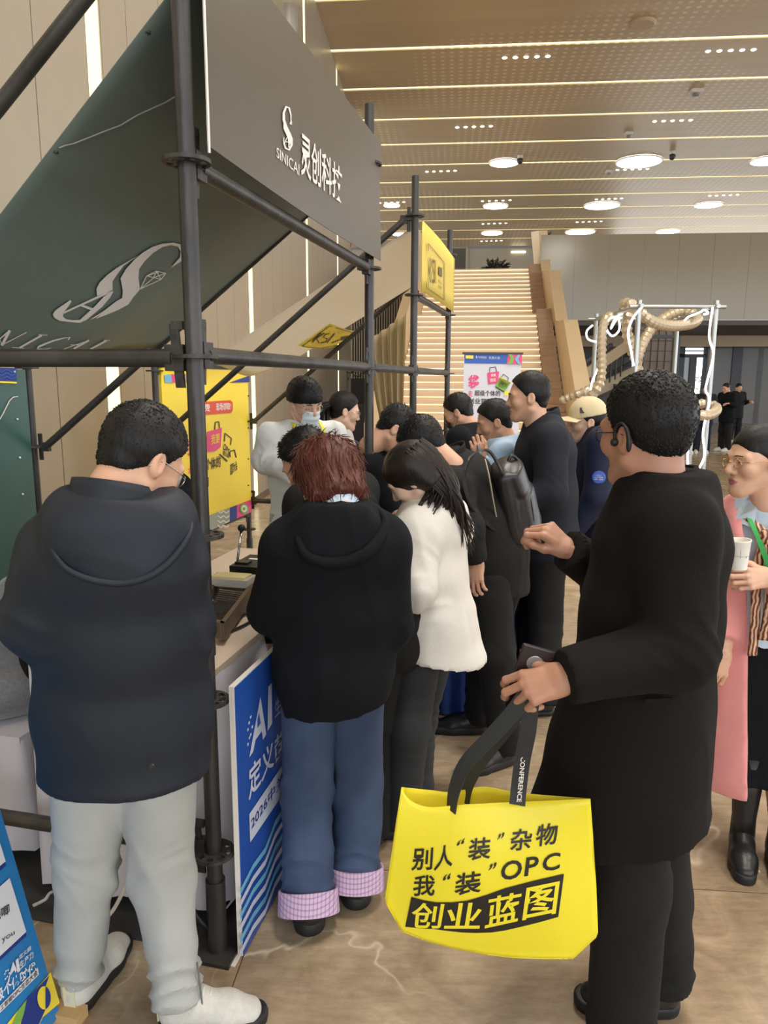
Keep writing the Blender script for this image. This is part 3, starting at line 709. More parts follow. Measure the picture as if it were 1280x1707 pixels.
words(m_, '免费', [(327, 688), (350, 686), (350, 673), (327, 675)], my2, 6, .01); words(m_, '现场领取!', [(360, 685), (385, 683), (385, 671), (360, 672)], my2, 6, .015)
words(m_, '袋', [(313, 766), (333, 762), (333, 722), (313, 726)], my, 0, .02); words(m_, '走', [(314, 791), (324, 789), (324, 774), (314, 776)], my, 0, .01)
words(m_, '超级个体的', [(326, 789), (368, 779), (368, 759), (326, 770)], my, 2, .015); words(m_, '创业蓝图', [(315, 818), (348, 811), (348, 795), (315, 799)], my, 2, .015)
shape(m_, [(345, 720), (370, 713), (368, 745), (358, 752), (345, 754)], my, 0); words(m_, '我要', [(352, 742), (366, 738), (366, 722), (352, 725)], my2, 7, .01)
for a, b in (((358, 716), (359, 704)), ((359, 704), (365, 703)), ((365, 703), (366, 714)), ((374, 736), (375, 722)), ((375, 722), (386, 731)), ((386, 731), (384, 742)), ((384, 762), (383, 753)), ((383, 753), (391, 750)), ((391, 750), (394, 763))): line(m_, a, b, 1.6, my, 2)
words(m_, 'OPC', [(371, 749), (384, 757), (384, 750), (374, 738)], my, 2, .02); words(m_, '创业', [(371, 758), (382, 764), (384, 757), (372, 750)], my, 2, .02)
line(m_, (366, 757), (379, 769), 2.4, my, 2); words(m_, '蓝图大会', [(384, 793), (396, 783), (395, 767), (384, 774)], my, 2, .02)
shape(m_, [(274, 625), (285, 624), (287, 638), (275, 638)], my, 4); shape(m_, [(285, 624), (308, 624), (309, 637), (286, 638)], my, 0); shape(m_, [(308, 624), (330, 625), (330, 638), (309, 637)], my, 5)
shape(m_, [(382, 638), (416, 626), (416, 637)], my, 3)
xs_ = [(300, 5), (312, 3), (322, 5), (335, 3), (346, 5), (363, 5), (383, 3), (395, 0), (419, 0)]
def vb(u): return 872 + (418 - u) * -.0 - (u - 300) * .38 + 6
def vbb(u): return 908 - (u - 300) * .46
for (ua, c1), (ub_, c2) in zip(xs_[:-1], xs_[1:]): shape(m_, [(ua, vb(ua)), (ub_, vb(ub_)), (ub_, vbb(ub_)), (ua, vbb(ua))], my, c1)
for k in range(4):
    for (ua, ub_) in ((322, 335), (363, 382)):
        v0 = vb((ua + ub_) / 2) + 3 + k * 8; n = 4
        for q in range(n): line(m_, (ua + (ub_ - ua) * q / n, v0 + (2 if q % 2 else -2)), (ua + (ub_ - ua) * (q + 1) / n, v0 + (-2 if q % 2 else 2)), 1.8, my2, 6)
for r_ in (10, 7, 4): shape(m_, [(305 + r_ * .8 * math.cos(a * .4), 895 + r_ * math.sin(a * .4)) for a in range(16)], plane_map(bA, n2, .007 + .001 * (10 - r_)), 6 if r_ != 7 else 3)
for r_ in (9, 6, 3): shape(m_, [(407 + r_ * .8 * math.cos(a * .4), 848 + r_ * math.sin(a * .4)) for a in range(16)], plane_map(bA, n2, .007 + .001 * (10 - r_)), 8 if r_ != 6 else 6)
m_.obj('print', [prt_pink, prt_red, prt_black, prt_navy, prt_cyan, mat('grey_green_print', (150, 156, 140), .5), prt_white, prt_yellow, prt_green], yr)
m_ = MB()
for v in (660, 713, 765, 809): m_.ball(my(414, v), .007, 8, 5)
m_.obj('grommet', steel, yr)
# the dark green board at the far left
n3 = (A2 - A1).normalized().cross(UP)
if n3.x < 0: n3 = -n3
gA = A1 + n3 * .035; gB = A2 + n3 * .035; ug = (gB - gA).normalized()
gb = mat('deep_green_board', (46, 82, 74), .35, var=.15, vscale=1.2, bump=.03, bscale=5)
gr = board('poster_board', 'dark green poster board with blue wave strip behind the man in navy', gA, gB - ug * .06, .30, 1.80, gb, None, n3)
mg = plane_map(gA, n3, .003); mg2 = plane_map(gA, n3, .006); m_ = MB()
shape(m_, [(-60, 611), (28, 614), (28, 636), (-60, 634)], mg, 0); line(m_, (-60, 634), (28, 638), 3, mg2, 1)
for k in range(3):
    for q in range(8): line(m_, (-40 + q * 8.5, 618 + k * 6 + (2 if q % 2 else -2)), (-31.5 + q * 8.5, 618 + k * 6 + (-2 if q % 2 else 2)), 1.6, mg2, 2)
shape(m_, sw([(-8, 712), (5, 690), (16, 668), (22, 662), (30, 661)], 1, 1.4), mg2, 3)
shape(m_, [(-60, 985), (12, 975), (12, 1010), (-60, 1020)], mg, 4); line(m_, (-60, 983), (12, 973), 3, mg2, 1); shape(m_, [(-60, 1020), (12, 1010), (12, 1050), (-60, 1060)], mg, 5)
m_.obj('print', [prt_navy, prt_yellow, prt_blue, prt_white, prt_pink, prt_green], gr)
m_ = MB()
for u, v in ((29, 699), (33, 763), (38, 824), (24, 620)): m_.ball(mg(u, v), .007, 8, 5)
m_.obj('grommet', mat('pale_grommet', (190, 200, 196), .4), gr)

# ---- covered counter, low stand, mat
cloth = mat('white_tablecloth', (212, 210, 222), .75, bump=.25, bscale=4, bdist=.03, sheen=.2)
ctop = mat('counter_top_cloth', (206, 186, 166), .6, var=.04, vscale=5)
def cover(name, label, cat, c, dx, dy, zt, ax, fold=.02, zl=.02, top=None):
    """a cloth box with pleated skirts: c near-left corner ... ax (u along, v across)"""
    A, Bv = ax
    r = empty(name, c, label, cat)
    m_ = MB(); ring = []
    N = 36
    for side in range(4):
        for i in range(N):
            t = i / N
            p = [(t, 0), (1, t), (1 - t, 1), (0, 1 - t)][side]
            nn = [-Bv, A, Bv, -A][side]
            ring.append((c + A * (p[0] * dx) + Bv * (p[1] * dy), nn, side * N + i))
    rows = 8; n = len(ring); vs = []
    for j in range(rows + 1):
        h = j / rows
        for p, nn, k in ring:
            w = fold * (.25 + .75 * h) * (math.sin(k * .9) + .5 * math.sin(k * .37 + 1) ) * (1 if j else .1)
            vs.append(Vector((p.x, p.y, zt + (zl - zt) * h + (.012 * math.sin(k * .5) if j == rows else 0))) + nn * (w + .02 * h))
    m_.add(vs, [(j * n + k, j * n + (k + 1) % n, (j + 1) * n + (k + 1) % n, (j + 1) * n + k) for j in range(rows) for k in range(n)])
    m_.obj('cloth_skirt', cloth, r, smooth=True)
    m_ = MB(); m_.box(c + A * (dx / 2) + Bv * (dy / 2) + UP * (zt - .012), (dx + .004, dy + .004, .024), (A, Bv, UP)); m_.obj('cloth_top', top or cloth, r)
    return r
cnr = FR(.10, .045); cnr.z = 0
counter = cover('covered_counter', 'long counter under a white cloth behind the leaning blue board', 'table', cnr, 1.62, .64, .865, (sdv, sq), .012, .06, ctop)
ls0 = FR(.22, .85); ls0.z = 0
stand = cover('covered_stand', 'low stand under a white cloth left of the covered counter', 'table', ls0, .62, .6, .50, (sdv, sq), .012, .06)
m_ = MB(); c = FR(.93, .9, .003); m_.box(c, (1.9, 1.86, .006), (sdv, sq, UP)); tag(m_.obj('floor_mat', mat('charcoal_carpet', (58, 58, 60), .95, var=.2, vscale=200), origin=FR(.93, .9, 0)), 'thin charcoal carpet laid inside the nearest booth', 'mat')
# crumpled grey coat on the low stand
greyw = mat('grey_wool', (112, 114, 120), .9, var=.18, vscale=90, bump=.3, bscale=120, sheen=.4)
GREY_AT = P(40, 1160, 2.62)
# paper under the pole foot, loose cables
m_ = MB(); c = G(384, 1590, .002); m_.box(c, (.09, .07, .003), (sdv, sq, UP)); tag(m_.obj('paper_sheet', prt_white, origin=c), 'scrap of white paper beside the foot of the nearest pole', 'paper')
def cable(name, pts, r, m, label):
    pts = [Vector(p) for p in pts]; out = []
    for i in range(len(pts) - 1):
        p0, p1_, p2_, p3_ = pts[max(i - 1, 0)], pts[i], pts[i + 1], pts[min(i + 2, len(pts) - 1)]
        for q in range(8):
            t = q / 8; out.append(.5 * ((2 * p1_) + (p2_ - p0) * t + (2 * p0 - 5 * p1_ + 4 * p2_ - p3_) * t * t + (3 * p1_ - p0 - 3 * p2_ + p3_) * t ** 3))
    out.append(pts[-1]); m_ = MB(); m_.tube(out, r, 8); return tag(m_.obj(name, m, smooth=True, origin=pts[-1]), label, 'cable')
blk = mat('black_rubber', (24, 24, 25), .55)
cable('power_cable', [FR(-.02, .10, .42), FR(-.03, .05, .40), FR(-.04, .06, .30), FR(-.03, .08, .20), FR(-.02, .03, .10), FR(.05, .02, .09), FR(.3, .03, .05), FR(.6, .04, .03)], .008, blk, 'black power cable looping down by the nearest pole')
cable('white_cable', [P(218, 1440, 2.03), P(208, 1478, 2.04), P(190, 1515, 2.05), P(168, 1541, 2.06)], .006, prt_white, 'thin white cable hanging in front of the tablecloth')
cable('white_cable', [G(55, 1510, .008), G(75, 1500, .008), G(85, 1488, .008), G(110, 1478, .008)], .006, prt_white, 'white cable lying across the charcoal carpet')

# ---- leaning blue board in front of the counter
e0 = G(405, 1596); tb0 = .22
fb = empty('blue_board', e0, 'blue printed foam board with white characters leaning on the covered counter', 'sign')
f_n = sn
pt0 = PL(405, 1596, e0, f_n); topz = PL(392, 1146, e0, f_n).z
m_ = MB(); LB = 1.55
c = e0 + sdv * (LB / 2) + UP * (topz / 2) - f_n * .009
c.z = topz / 2 + .004
m_.box(c, (LB, .016, topz), (sdv, f_n, UP), 0); m_.obj('panel', mat('foam_edge', (228, 222, 212), .6), fb)
m_ = MB(); cc = c + f_n * .0095; m_.box(cc, (LB - .006, .003, topz - .006), (sdv, f_n, UP)); m_.obj('blue_face', mat('royal_blue_print', (36, 80, 166), .32, var=.06, vscale=1.5), fb)
mb_ = plane_map(e0, f_n, .0045); mb2 = plane_map(e0, f_n, .006)
Q = lambda pts: [(380 + x / 3.05, 1040 + y / 3.05) for x, y in pts]
m_ = MB()
shape(m_, Q([(108, 680), (165, 370), (195, 560), (178, 590), (172, 545), (140, 590), (128, 650)]), mb_, 0); shape(m_, Q([(150, 490), (158, 450), (166, 505), (150, 530)]), mb2, 1)
shape(m_, Q([(201, 545), (205, 320), (222, 300), (225, 505)]), mb_, 0)
for x, y in ((98, 535), (104, 500), (112, 470), (98, 610), (112, 560), (120, 520), (106, 575)): shape(m_, Q([(x, y), (x + 7, y - 8), (x + 7, y + 6), (x, y + 14)]), mb_, 0)
words(m_, '生', Q([(238, 480), (272, 445), (268, 360), (238, 392)]), mb_, 0, .01)
words(m_, '定义超', Q([(105, 905), (300, 625), (300, 505), (105, 730)]), mb_, 0, .02)
shape(m_, Q([(108, 968), (330, 640), (330, 790), (113, 1112)]), mb_, 0)
words(m_, '2026中关村', Q([(120, 1050), (325, 745), (325, 680), (117, 990)]), mb2, 2, .008)
for k in range(7):
    y = 1330 + k * 62
    a = Q([(62, y + 20), (128, y - 110), (190, y - 195), (240, y - 330), (330, y - 480)]); b = Q([(62, y + 52), (128, y - 80), (190, y - 165), (240, y - 300), (330, y - 450)])
    if k == 6: a, b = a, b
    for i in range(4):
        q4 = [a[i], a[i + 1], b[i + 1], b[i]]
        if min(PL(*p, e0, f_n).z for p in q4) < .01: continue
        shape(m_, q4, mb_, 0 if k % 2 else 3)
m_.obj('print', [mat('pale_board_print', (200, 206, 222), .45), prt_blue, prt_navy, prt_cyan], fb)

# ---- easel sign at the lower left
q0 = G(101, 1692, .02)
d_ = ray(0, 1345)
A_ = Matrix(((d_.x, sn.x, 0), (d_.y, sn.y, 0), (d_.z, 0, -1)))
sol = A_.inverted() @ Vector((q0.x - CAM.x, q0.y - CAM.y, q0.z - CAM.z))
h_, l_ = sol.z, -(-sol.y) if False else sol.y
up_s = (UP * h_ - sn * l_); HS = up_s.length; up_s.normalize(); ns_ = sdv.cross(up_s).normalized()
if ns_.x < 0: ns_ = -ns_
es = empty('easel_sign', q0, 'bright blue leaning sign with white panels on a wooden foot at the lower edge', 'sign')
WS, HT = .62, 1.0
m_ = MB(); m_.box(q0 - sdv * (WS / 2) + up_s * (HT / 2) - ns_ * .012, (WS, .02, HT), (sdv, ns_, up_s)); m_.obj('panel', mat('sky_blue_board', (38, 122, 184), .38), es)
me_ = plane_map(q0, ns_, .0); me1 = plane_map(q0, ns_, .003); me2 = plane_map(q0, ns_, .005)
me_ = plane_map(q0, ns_, .0012)
E = lambda pts: [(x / 4.196, 1300 + y / 4.196) for x, y in pts]
m_ = MB()   # 0 white 1 navy 2 black 3 yellow 4 green
shape(m_, E([(-60, 830), (70, 690), (187, 1090), (-60, 1320)]), me_, 1); shape(m_, E([(-60, 800), (68, 685), (184, 1062), (-60, 1290)]), me1, 0)  # navy shape drawn under the white panel as its shadow
shape(m_, E([(-60, 340), (0, 440), (42, 600), (-60, 690)]), me_, 1); shape(m_, E([(-60, 340), (0, 440), (40, 570), (-60, 650)]), me1, 0)  # same drawn navy shadow under the upper panel
words(m_, '吧唧', E([(-50, 1010), (68, 935), (64, 868), (-55, 935)]), me2, 2, .01); words(m_, 'for you', E([(-75, 1215), (105, 1090), (100, 1045), (-80, 1150)]), me2, 2)
shape(m_, E([(48, 1432), (92, 1270), (118, 1330), (108, 1350), (100, 1330), (70, 1370), (64, 1415)]), me1, 0); shape(m_, E([(122, 1350), (108, 1262), (128, 1245), (142, 1335)]), me1, 0)
for x, y in ((30, 1355), (38, 1335), (34, 1390), (52, 1330), (46, 1375), (60, 1350)): shape(m_, E([(x, y), (x + 9, y - 8), (x + 9, y + 3), (x, y + 11)]), me1, 0)
words(m_, '生产力', E([(142, 1330), (236, 1240), (230, 1190), (136, 1275)]), me1, 0, .015); words(m_, '定义超', E([(134, 1262), (220, 1185), (217, 1155), (132, 1228)]), me1, 0, .015)
words(m_, '级个体时代', E([(-25, 1570), (254, 1335), (246, 1262), (-35, 1480)]), me1, 0, .025)
shape(m_, E([(-60, 1690), (272, 1362), (264, 1312), (-60, 1640)]), me1, 0); words(m_, '村人工智能OPC生态大会', E([(-55, 1680), (266, 1362), (260, 1322), (-55, 1642)]), me2, 2, .01)
shape(m_, E([(355, 1345), (418, 1560), (300, 1660), (250, 1760), (60, 1760), (40, 1720), (180, 1545)]), me_, 3)
shape(m_, E([(190, 1530), (345, 1370), (300, 1500), (330, 1580), (250, 1760), (130, 1760), (165, 1640)]), me1, 1)
shape(m_, E([(130, 1610), (185, 1545), (165, 1650), (110, 1760), (60, 1760)]), me1, 4)
shape(m_, E([(308 + 46 * math.cos(a), 1525 + 82 * math.sin(a)) for a in [x * .3 for x in range(21)]]), me2, 3); shape(m_, E([(312 + 44 * math.cos(a), 1525 + 80 * math.sin(a)) for a in [-1.4 + x * .28 for x in range(11)]]), plane_map(q0, ns_, .007), 1)
m_.obj('print', [mat('pale_sign_print', (222, 222, 226), .45), prt_navy, prt_black, prt_yellow, prt_green], es)
wood = mat('pale_pine', (206, 168, 118), .55, var=.12, vscale=6, stretch=(1, 1, 10))
for q in (.01, -.5):
    m_ = MB(); m_.box(q0 + sdv * q - ns_ * .05 + UP * .002, (.05, .22, .045), (sdv, sn, UP)); m_.obj('wooden_foot', wood, es)
m_ = MB(); m_.tube([q0 - sdv * .3 - ns_ * .03 + up_s * .8, q0 - sdv * .3 - sn * .55 - UP * .0], .015, 8); m_.obj('back_strut', wood, es)
# ================================================================== SHAPING OF BODIES AND CLOTHES (distance fields meshed by surface nets)
f4 = np.float32
def V3(p): return np.array((p[0], p[1], p[2]), f4)
class Field:
    def __init__(s, h): s.h = h; s.ops = []; s.lo = np.full(3, 1e9); s.hi = np.full(3, -1e9)
    def _b(s, lo, hi): s.lo = np.minimum(s.lo, lo); s.hi = np.maximum(s.hi, hi)
    def seg(s, a, b, ra, rb=None, lat=None, k=.03, op='u', rz=None):
        a, b = V3(a), V3(b); rb = ra if rb is None else rb
        rm = max(np.max(ra), np.max(rb)); lo, hi = np.minimum(a, b) - rm, np.maximum(a, b) + rm
        if op == 'u': s._b(lo, hi)
        s.ops.append((op, 'seg', (a, b, ra, rb, None if lat is None else V3(lat), rz), lo, hi, k)); return s
    def ell(s, c, r, M=None, k=.03, op='u'):
        c = V3(c); r = np.array(r if hasattr(r, '__len__') else (r, r, r), f4); rm = r.max()
        if op == 'u': s._b(c - rm, c + rm)
        s.ops.append((op, 'ell', (c, r, None if M is None else np.array(M, f4)), c - rm, c + rm, k)); return s
    def chain(s, pts, rs, k=.03, lat=None, op='u'):
        for i in range(len(pts) - 1): s.seg(pts[i], pts[i + 1], rs[i], rs[i + 1], lat[i] if isinstance(lat, list) else lat, k, op)
        return s
    def clip(s, p, n, k=0.0): s.ops.append(('clip', None, (V3(p), V3(n)), None, None, k)); return s
    def push(s): s.ops.append(('push', None, None, None, None, 0)); return s
    def pop(s, k=.03): s.ops.append(('pop', None, None, None, None, k)); return s
    def mesh(s):
        h = s.h; lo = s.lo - 3 * h; n = np.ceil((s.hi + 3 * h - lo) / h).astype(int) + 1
        ax = [(lo[i] + h * np.arange(n[i])).astype(f4) for i in range(3)]
        val = np.full(n, 1.0, f4); stack = []
        for op, kind, a, blo, bhi, k in s.ops:
            if op == 'push': stack.append(val); val = np.full(n, 1.0, f4); continue
            if op == 'pop':
                A, Bq = stack.pop(), val
                hh = np.maximum(k - np.abs(A - Bq), 0) / max(k, 1e-6); val = np.minimum(A, Bq) - hh * hh * k * .25; continue
            if op == 'clip':
                p, nn = a
                d = ((ax[0] - p[0]) * nn[0])[:, None, None] + ((ax[1] - p[1]) * nn[1])[None, :, None] + ((ax[2] - p[2]) * nn[2])[None, None, :]
                if k: hh = np.maximum(k - np.abs(val - d), 0) / k; val = np.maximum(val, d) + hh * hh * k * .25
                else: val = np.maximum(val, d)
                continue
            m = k + 4 * h
            i0 = np.maximum(np.floor((blo - m - lo) / h).astype(int), 0); i1 = np.minimum(np.ceil((bhi + m - lo) / h).astype(int) + 1, n)
            if (i1 <= i0).any(): continue
            sl = tuple(slice(i0[i], i1[i]) for i in range(3))
            X = ax[0][sl[0]][:, None, None]; Y = ax[1][sl[1]][None, :, None]; Z = ax[2][sl[2]][None, None, :]
            if kind == 'seg':
                A, Bq, ra, rb, lat, rz = a
                ba = Bq - A; L2 = float(ba @ ba) or 1e-9
                px, py, pz = X - A[0], Y - A[1], Z - A[2]
                t = np.clip((px * ba[0] + py * ba[1] + pz * ba[2]) / L2, 0, 1)
                cx, cy, cz = px - ba[0] * t, py - ba[1] * t, pz - ba[2] * t
                if not hasattr(ra, '__len__') and not hasattr(rb, '__len__'):
                    d = np.sqrt(cx * cx + cy * cy + cz * cz) - (ra + (rb - ra) * t)
                else:
                    ra = ra if hasattr(ra, '__len__') else (ra, ra); rb = rb if hasattr(rb, '__len__') else (rb, rb)
                    T = ba / math.sqrt(L2); Lx = lat - T * (lat @ T); Lx /= np.linalg.norm(Lx); Ly = np.cross(T, Lx)
                    w = ra[0] + (rb[0] - ra[0]) * t; dd = ra[1] + (rb[1] - ra[1]) * t; r3 = np.minimum(w, dd) if rz is None else rz
                    q1 = (cx * Lx[0] + cy * Lx[1] + cz * Lx[2]) / w; q2 = (cx * Ly[0] + cy * Ly[1] + cz * Ly[2]) / dd; q3 = (cx * T[0] + cy * T[1] + cz * T[2]) / r3
                    k0 = np.sqrt(q1 * q1 + q2 * q2 + q3 * q3); k1 = np.sqrt((q1 / w) ** 2 + (q2 / dd) ** 2 + (q3 / r3) ** 2) + 1e-6
                    d = k0 * (k0 - 1) / k1
            else:
                c, r, M = a
                px, py, pz = X - c[0], Y - c[1], Z - c[2]
                if M is not None:      # columns of M: local axes in world
                    px, py, pz = (px * M[0][0] + py * M[1][0] + pz * M[2][0], px * M[0][1] + py * M[1][1] + pz * M[2][1], px * M[0][2] + py * M[1][2] + pz * M[2][2])
                k0 = np.sqrt((px / r[0]) ** 2 + (py / r[1]) ** 2 + (pz / r[2]) ** 2); k1 = np.sqrt((px / r[0] ** 2) ** 2 + (py / r[1] ** 2) ** 2 + (pz / r[2] ** 2) ** 2) + 1e-6
                d = k0 * (k0 - 1) / k1
            v = val[sl]
            if op == 's': d = -d
            if k > 0: hh = np.maximum(k - np.abs(v - d), 0) / k; e = hh * hh * k * .25
            else: e = 0
            val[sl] = (np.minimum(v, d) - e) if op == 'u' else (np.maximum(v, d) + e)
        return nets(val, lo, h)
def nets(val, lo, h):
    s = val < 0; n = np.array(val.shape)
    c = np.zeros(n - 1, np.int8); acc = np.zeros((*(n - 1), 3), f4); cnt = np.zeros(n - 1, f4)
    for dx in (0, 1):
        for dy in (0, 1):
            for dz in (0, 1): c += s[dx:n[0] - 1 + dx, dy:n[1] - 1 + dy, dz:n[2] - 1 + dz]
    act = (c > 0) & (c < 8); I = np.argwhere(act); idx = np.full(n - 1, -1, np.int32); idx[act] = np.arange(len(I))
    acc = np.zeros((len(I), 3), f4); cnt = np.zeros(len(I), f4)
    for axis in range(3):
        o1, o2 = [(1, 2), (0, 2), (0, 1)][axis]
        for p in (0, 1):
            for q in (0, 1):
                off = np.zeros(3, int); off[o1] = p; off[o2] = q; off2 = off.copy(); off2[axis] = 1
                a = val[tuple((I + off).T)]; b = val[tuple((I + off2).T)]
                m = (a < 0) != (b < 0); t = np.where(m, a / np.where(m, a - b, 1), 0)
                pt = np.tile(off.astype(f4), (len(I), 1)); pt[:, axis] = t
                acc += np.where(m[:, None], pt, 0); cnt += m
    V = lo + h * (I + acc / np.maximum(cnt, 1)[:, None])
    Fs = []
    for axis in range(3):
        o1, o2 = [(1, 2), (2, 0), (0, 1)][axis]
        e0 = [slice(1, -1)] * 3; e0[axis] = slice(0, -1); e1 = [slice(1, -1)] * 3; e1[axis] = slice(1, None)
        A, Bq = s[tuple(e0)], s[tuple(e1)]
        for m, flip in ((A & ~Bq, False), (~A & Bq, True)):
            E = np.argwhere(m)
            if not len(E): continue
            base = E.copy(); base[:, o1] += 1; base[:, o2] += 1
            qs = []
            for p, q in ((0, 0), (1, 0), (1, 1), (0, 1)):
                k = base.copy(); k[:, o1] -= 1 - p; k[:, o2] -= 1 - q; qs.append(idx[tuple(k.T)])
            Q = np.stack(qs, 1); Fs.append(Q[:, ::-1] if flip else Q)
    Fq = np.concatenate(Fs) if Fs else np.zeros((0, 4), int)
    Fq = Fq[(Fq >= 0).all(1)]
    return V.astype(np.float64), Fq
_rn = np.random.RandomState(3); _LAT = _rn.rand(32, 32, 32).astype(f4)
def noise(p):
    p = np.asarray(p); i = np.floor(p).astype(int); f = p - i; f = f * f * (3 - 2 * f); i &= 31; j = (i + 1) & 31
    g = lambda a, b, c: _LAT[a, b, c]
    x0, x1, y0, y1, z0, z1 = i[:, 0], j[:, 0], i[:, 1], j[:, 1], i[:, 2], j[:, 2]; fx, fy, fz = f[:, 0], f[:, 1], f[:, 2]
    a = (g(x0, y0, z0) * (1 - fx) + g(x1, y0, z0) * fx) * (1 - fy) + (g(x0, y1, z0) * (1 - fx) + g(x1, y1, z0) * fx) * fy
    b = (g(x0, y0, z1) * (1 - fx) + g(x1, y0, z1) * fx) * (1 - fy) + (g(x0, y1, z1) * (1 - fx) + g(x1, y1, z1) * fx) * fy
    return (a * (1 - fz) + b * fz) * 2 - 1
def normals(V, Fq):
    n = np.cross(V[Fq[:, 2]] - V[Fq[:, 0]], V[Fq[:, 3]] - V[Fq[:, 1]]); N = np.zeros_like(V)
    for k in range(4): np.add.at(N, Fq[:, k], n)
    return N / (np.linalg.norm(N, axis=1)[:, None] + 1e-12)
def folds(V, Fq, amp=.006, freq=(9, 9, 4), joints=(), seed=0.0, ridge=True):
    """cloth folds: soft ridges, plus creases that ring the bent joints (centre, axis, radius, strength)"""
    N = normals(V, Fq); p = V * np.array(freq) + seed
    w = noise(p * .5 + 7)[:, None] * 1.2
    q = noise(p + w)
    d = (1 - np.abs(q) * 2) * .6 + noise(p * 2.3 + 3) * .35 if ridge else q
    d = d * amp
    for c, axv, r, st in joints:
        v = V - V3(c); ax = Vector(axv).normalized(); t1 = ax.orthogonal().normalized(); t2 = ax.cross(t1); a = v @ V3(ax)
        g = np.exp(-(v * v).sum(1) / (r * r)); u1, u2 = v @ V3(t1), v @ V3(t2)
        cr = noise(np.stack((a * 17 + u1 * 10 - u2 * 6 + 2.6 * noise(V * 4 + seed), u1 * 5 + seed, u2 * 5 + 9), 1))
        d += st * 1.5 * g * (1 - 2 * np.abs(cr))
    return V + N * d[:, None]
def mk(name, V, Fq, mats, parent=None, origin=None, mi=None, smooth=True, sharp=0):
    if not isinstance(mats, (list, tuple)): mats = [mats]
    o = np.array(wloc(parent) if parent is not None else origin)
    me = bpy.data.meshes.new(name); nv, nf = len(V), len(Fq)
    me.vertices.add(nv); me.vertices.foreach_set('co', (V - o).astype(f4).ravel())
    if isinstance(Fq, np.ndarray):
        me.loops.add(nf * 4); me.loops.foreach_set('vertex_index', Fq.astype(np.int32).ravel())
        me.polygons.add(nf); me.polygons.foreach_set('loop_start', np.arange(0, nf * 4, 4, dtype=np.int32))
    for m in mats: me.materials.append(m)
    if mi is not None: me.polygons.foreach_set('material_index', np.asarray(mi, np.int32))
    me.update(calc_edges=True)
    if smooth:
        me.shade_smooth()
        if sharp: me.set_sharp_from_angle(angle=math.radians(sharp))
    ob = bpy.data.objects.new(name, me); C.objects.link(ob)
    if parent is not None: ob.parent = parent
    else: ob.location = Vector(o)
    return ob
def merge(*parts):
    Vs, Fs, Ms, n = [], [], [], 0
    for V, Fq, mi in parts:
        Vs.append(V); Fs.append(Fq + n); Ms.append(np.full(len(Fq), mi) if np.isscalar(mi) else mi); n += len(V)
    return np.concatenate(Vs), np.concatenate(Fs), np.concatenate(Ms)
def rotm(yaw, pitch=0, roll=0):
    """columns: right, forward, up. yaw clockwise from straight away; pitch nods down; roll tips to the figure's right"""
    y, p, r = math.radians(yaw), math.radians(pitch), math.radians(roll)
    Rz = np.array(((math.cos(y), math.sin(y), 0), (-math.sin(y), math.cos(y), 0), (0, 0, 1)))
    Rx = np.array(((1, 0, 0), (0, math.cos(p), math.sin(p)), (0, -math.sin(p), math.cos(p))))
    Ry = np.array(((math.cos(r), 0, math.sin(r)), (0, 1, 0), (-math.sin(r), 0, math.cos(r))))
    return Rz @ Rx @ Ry
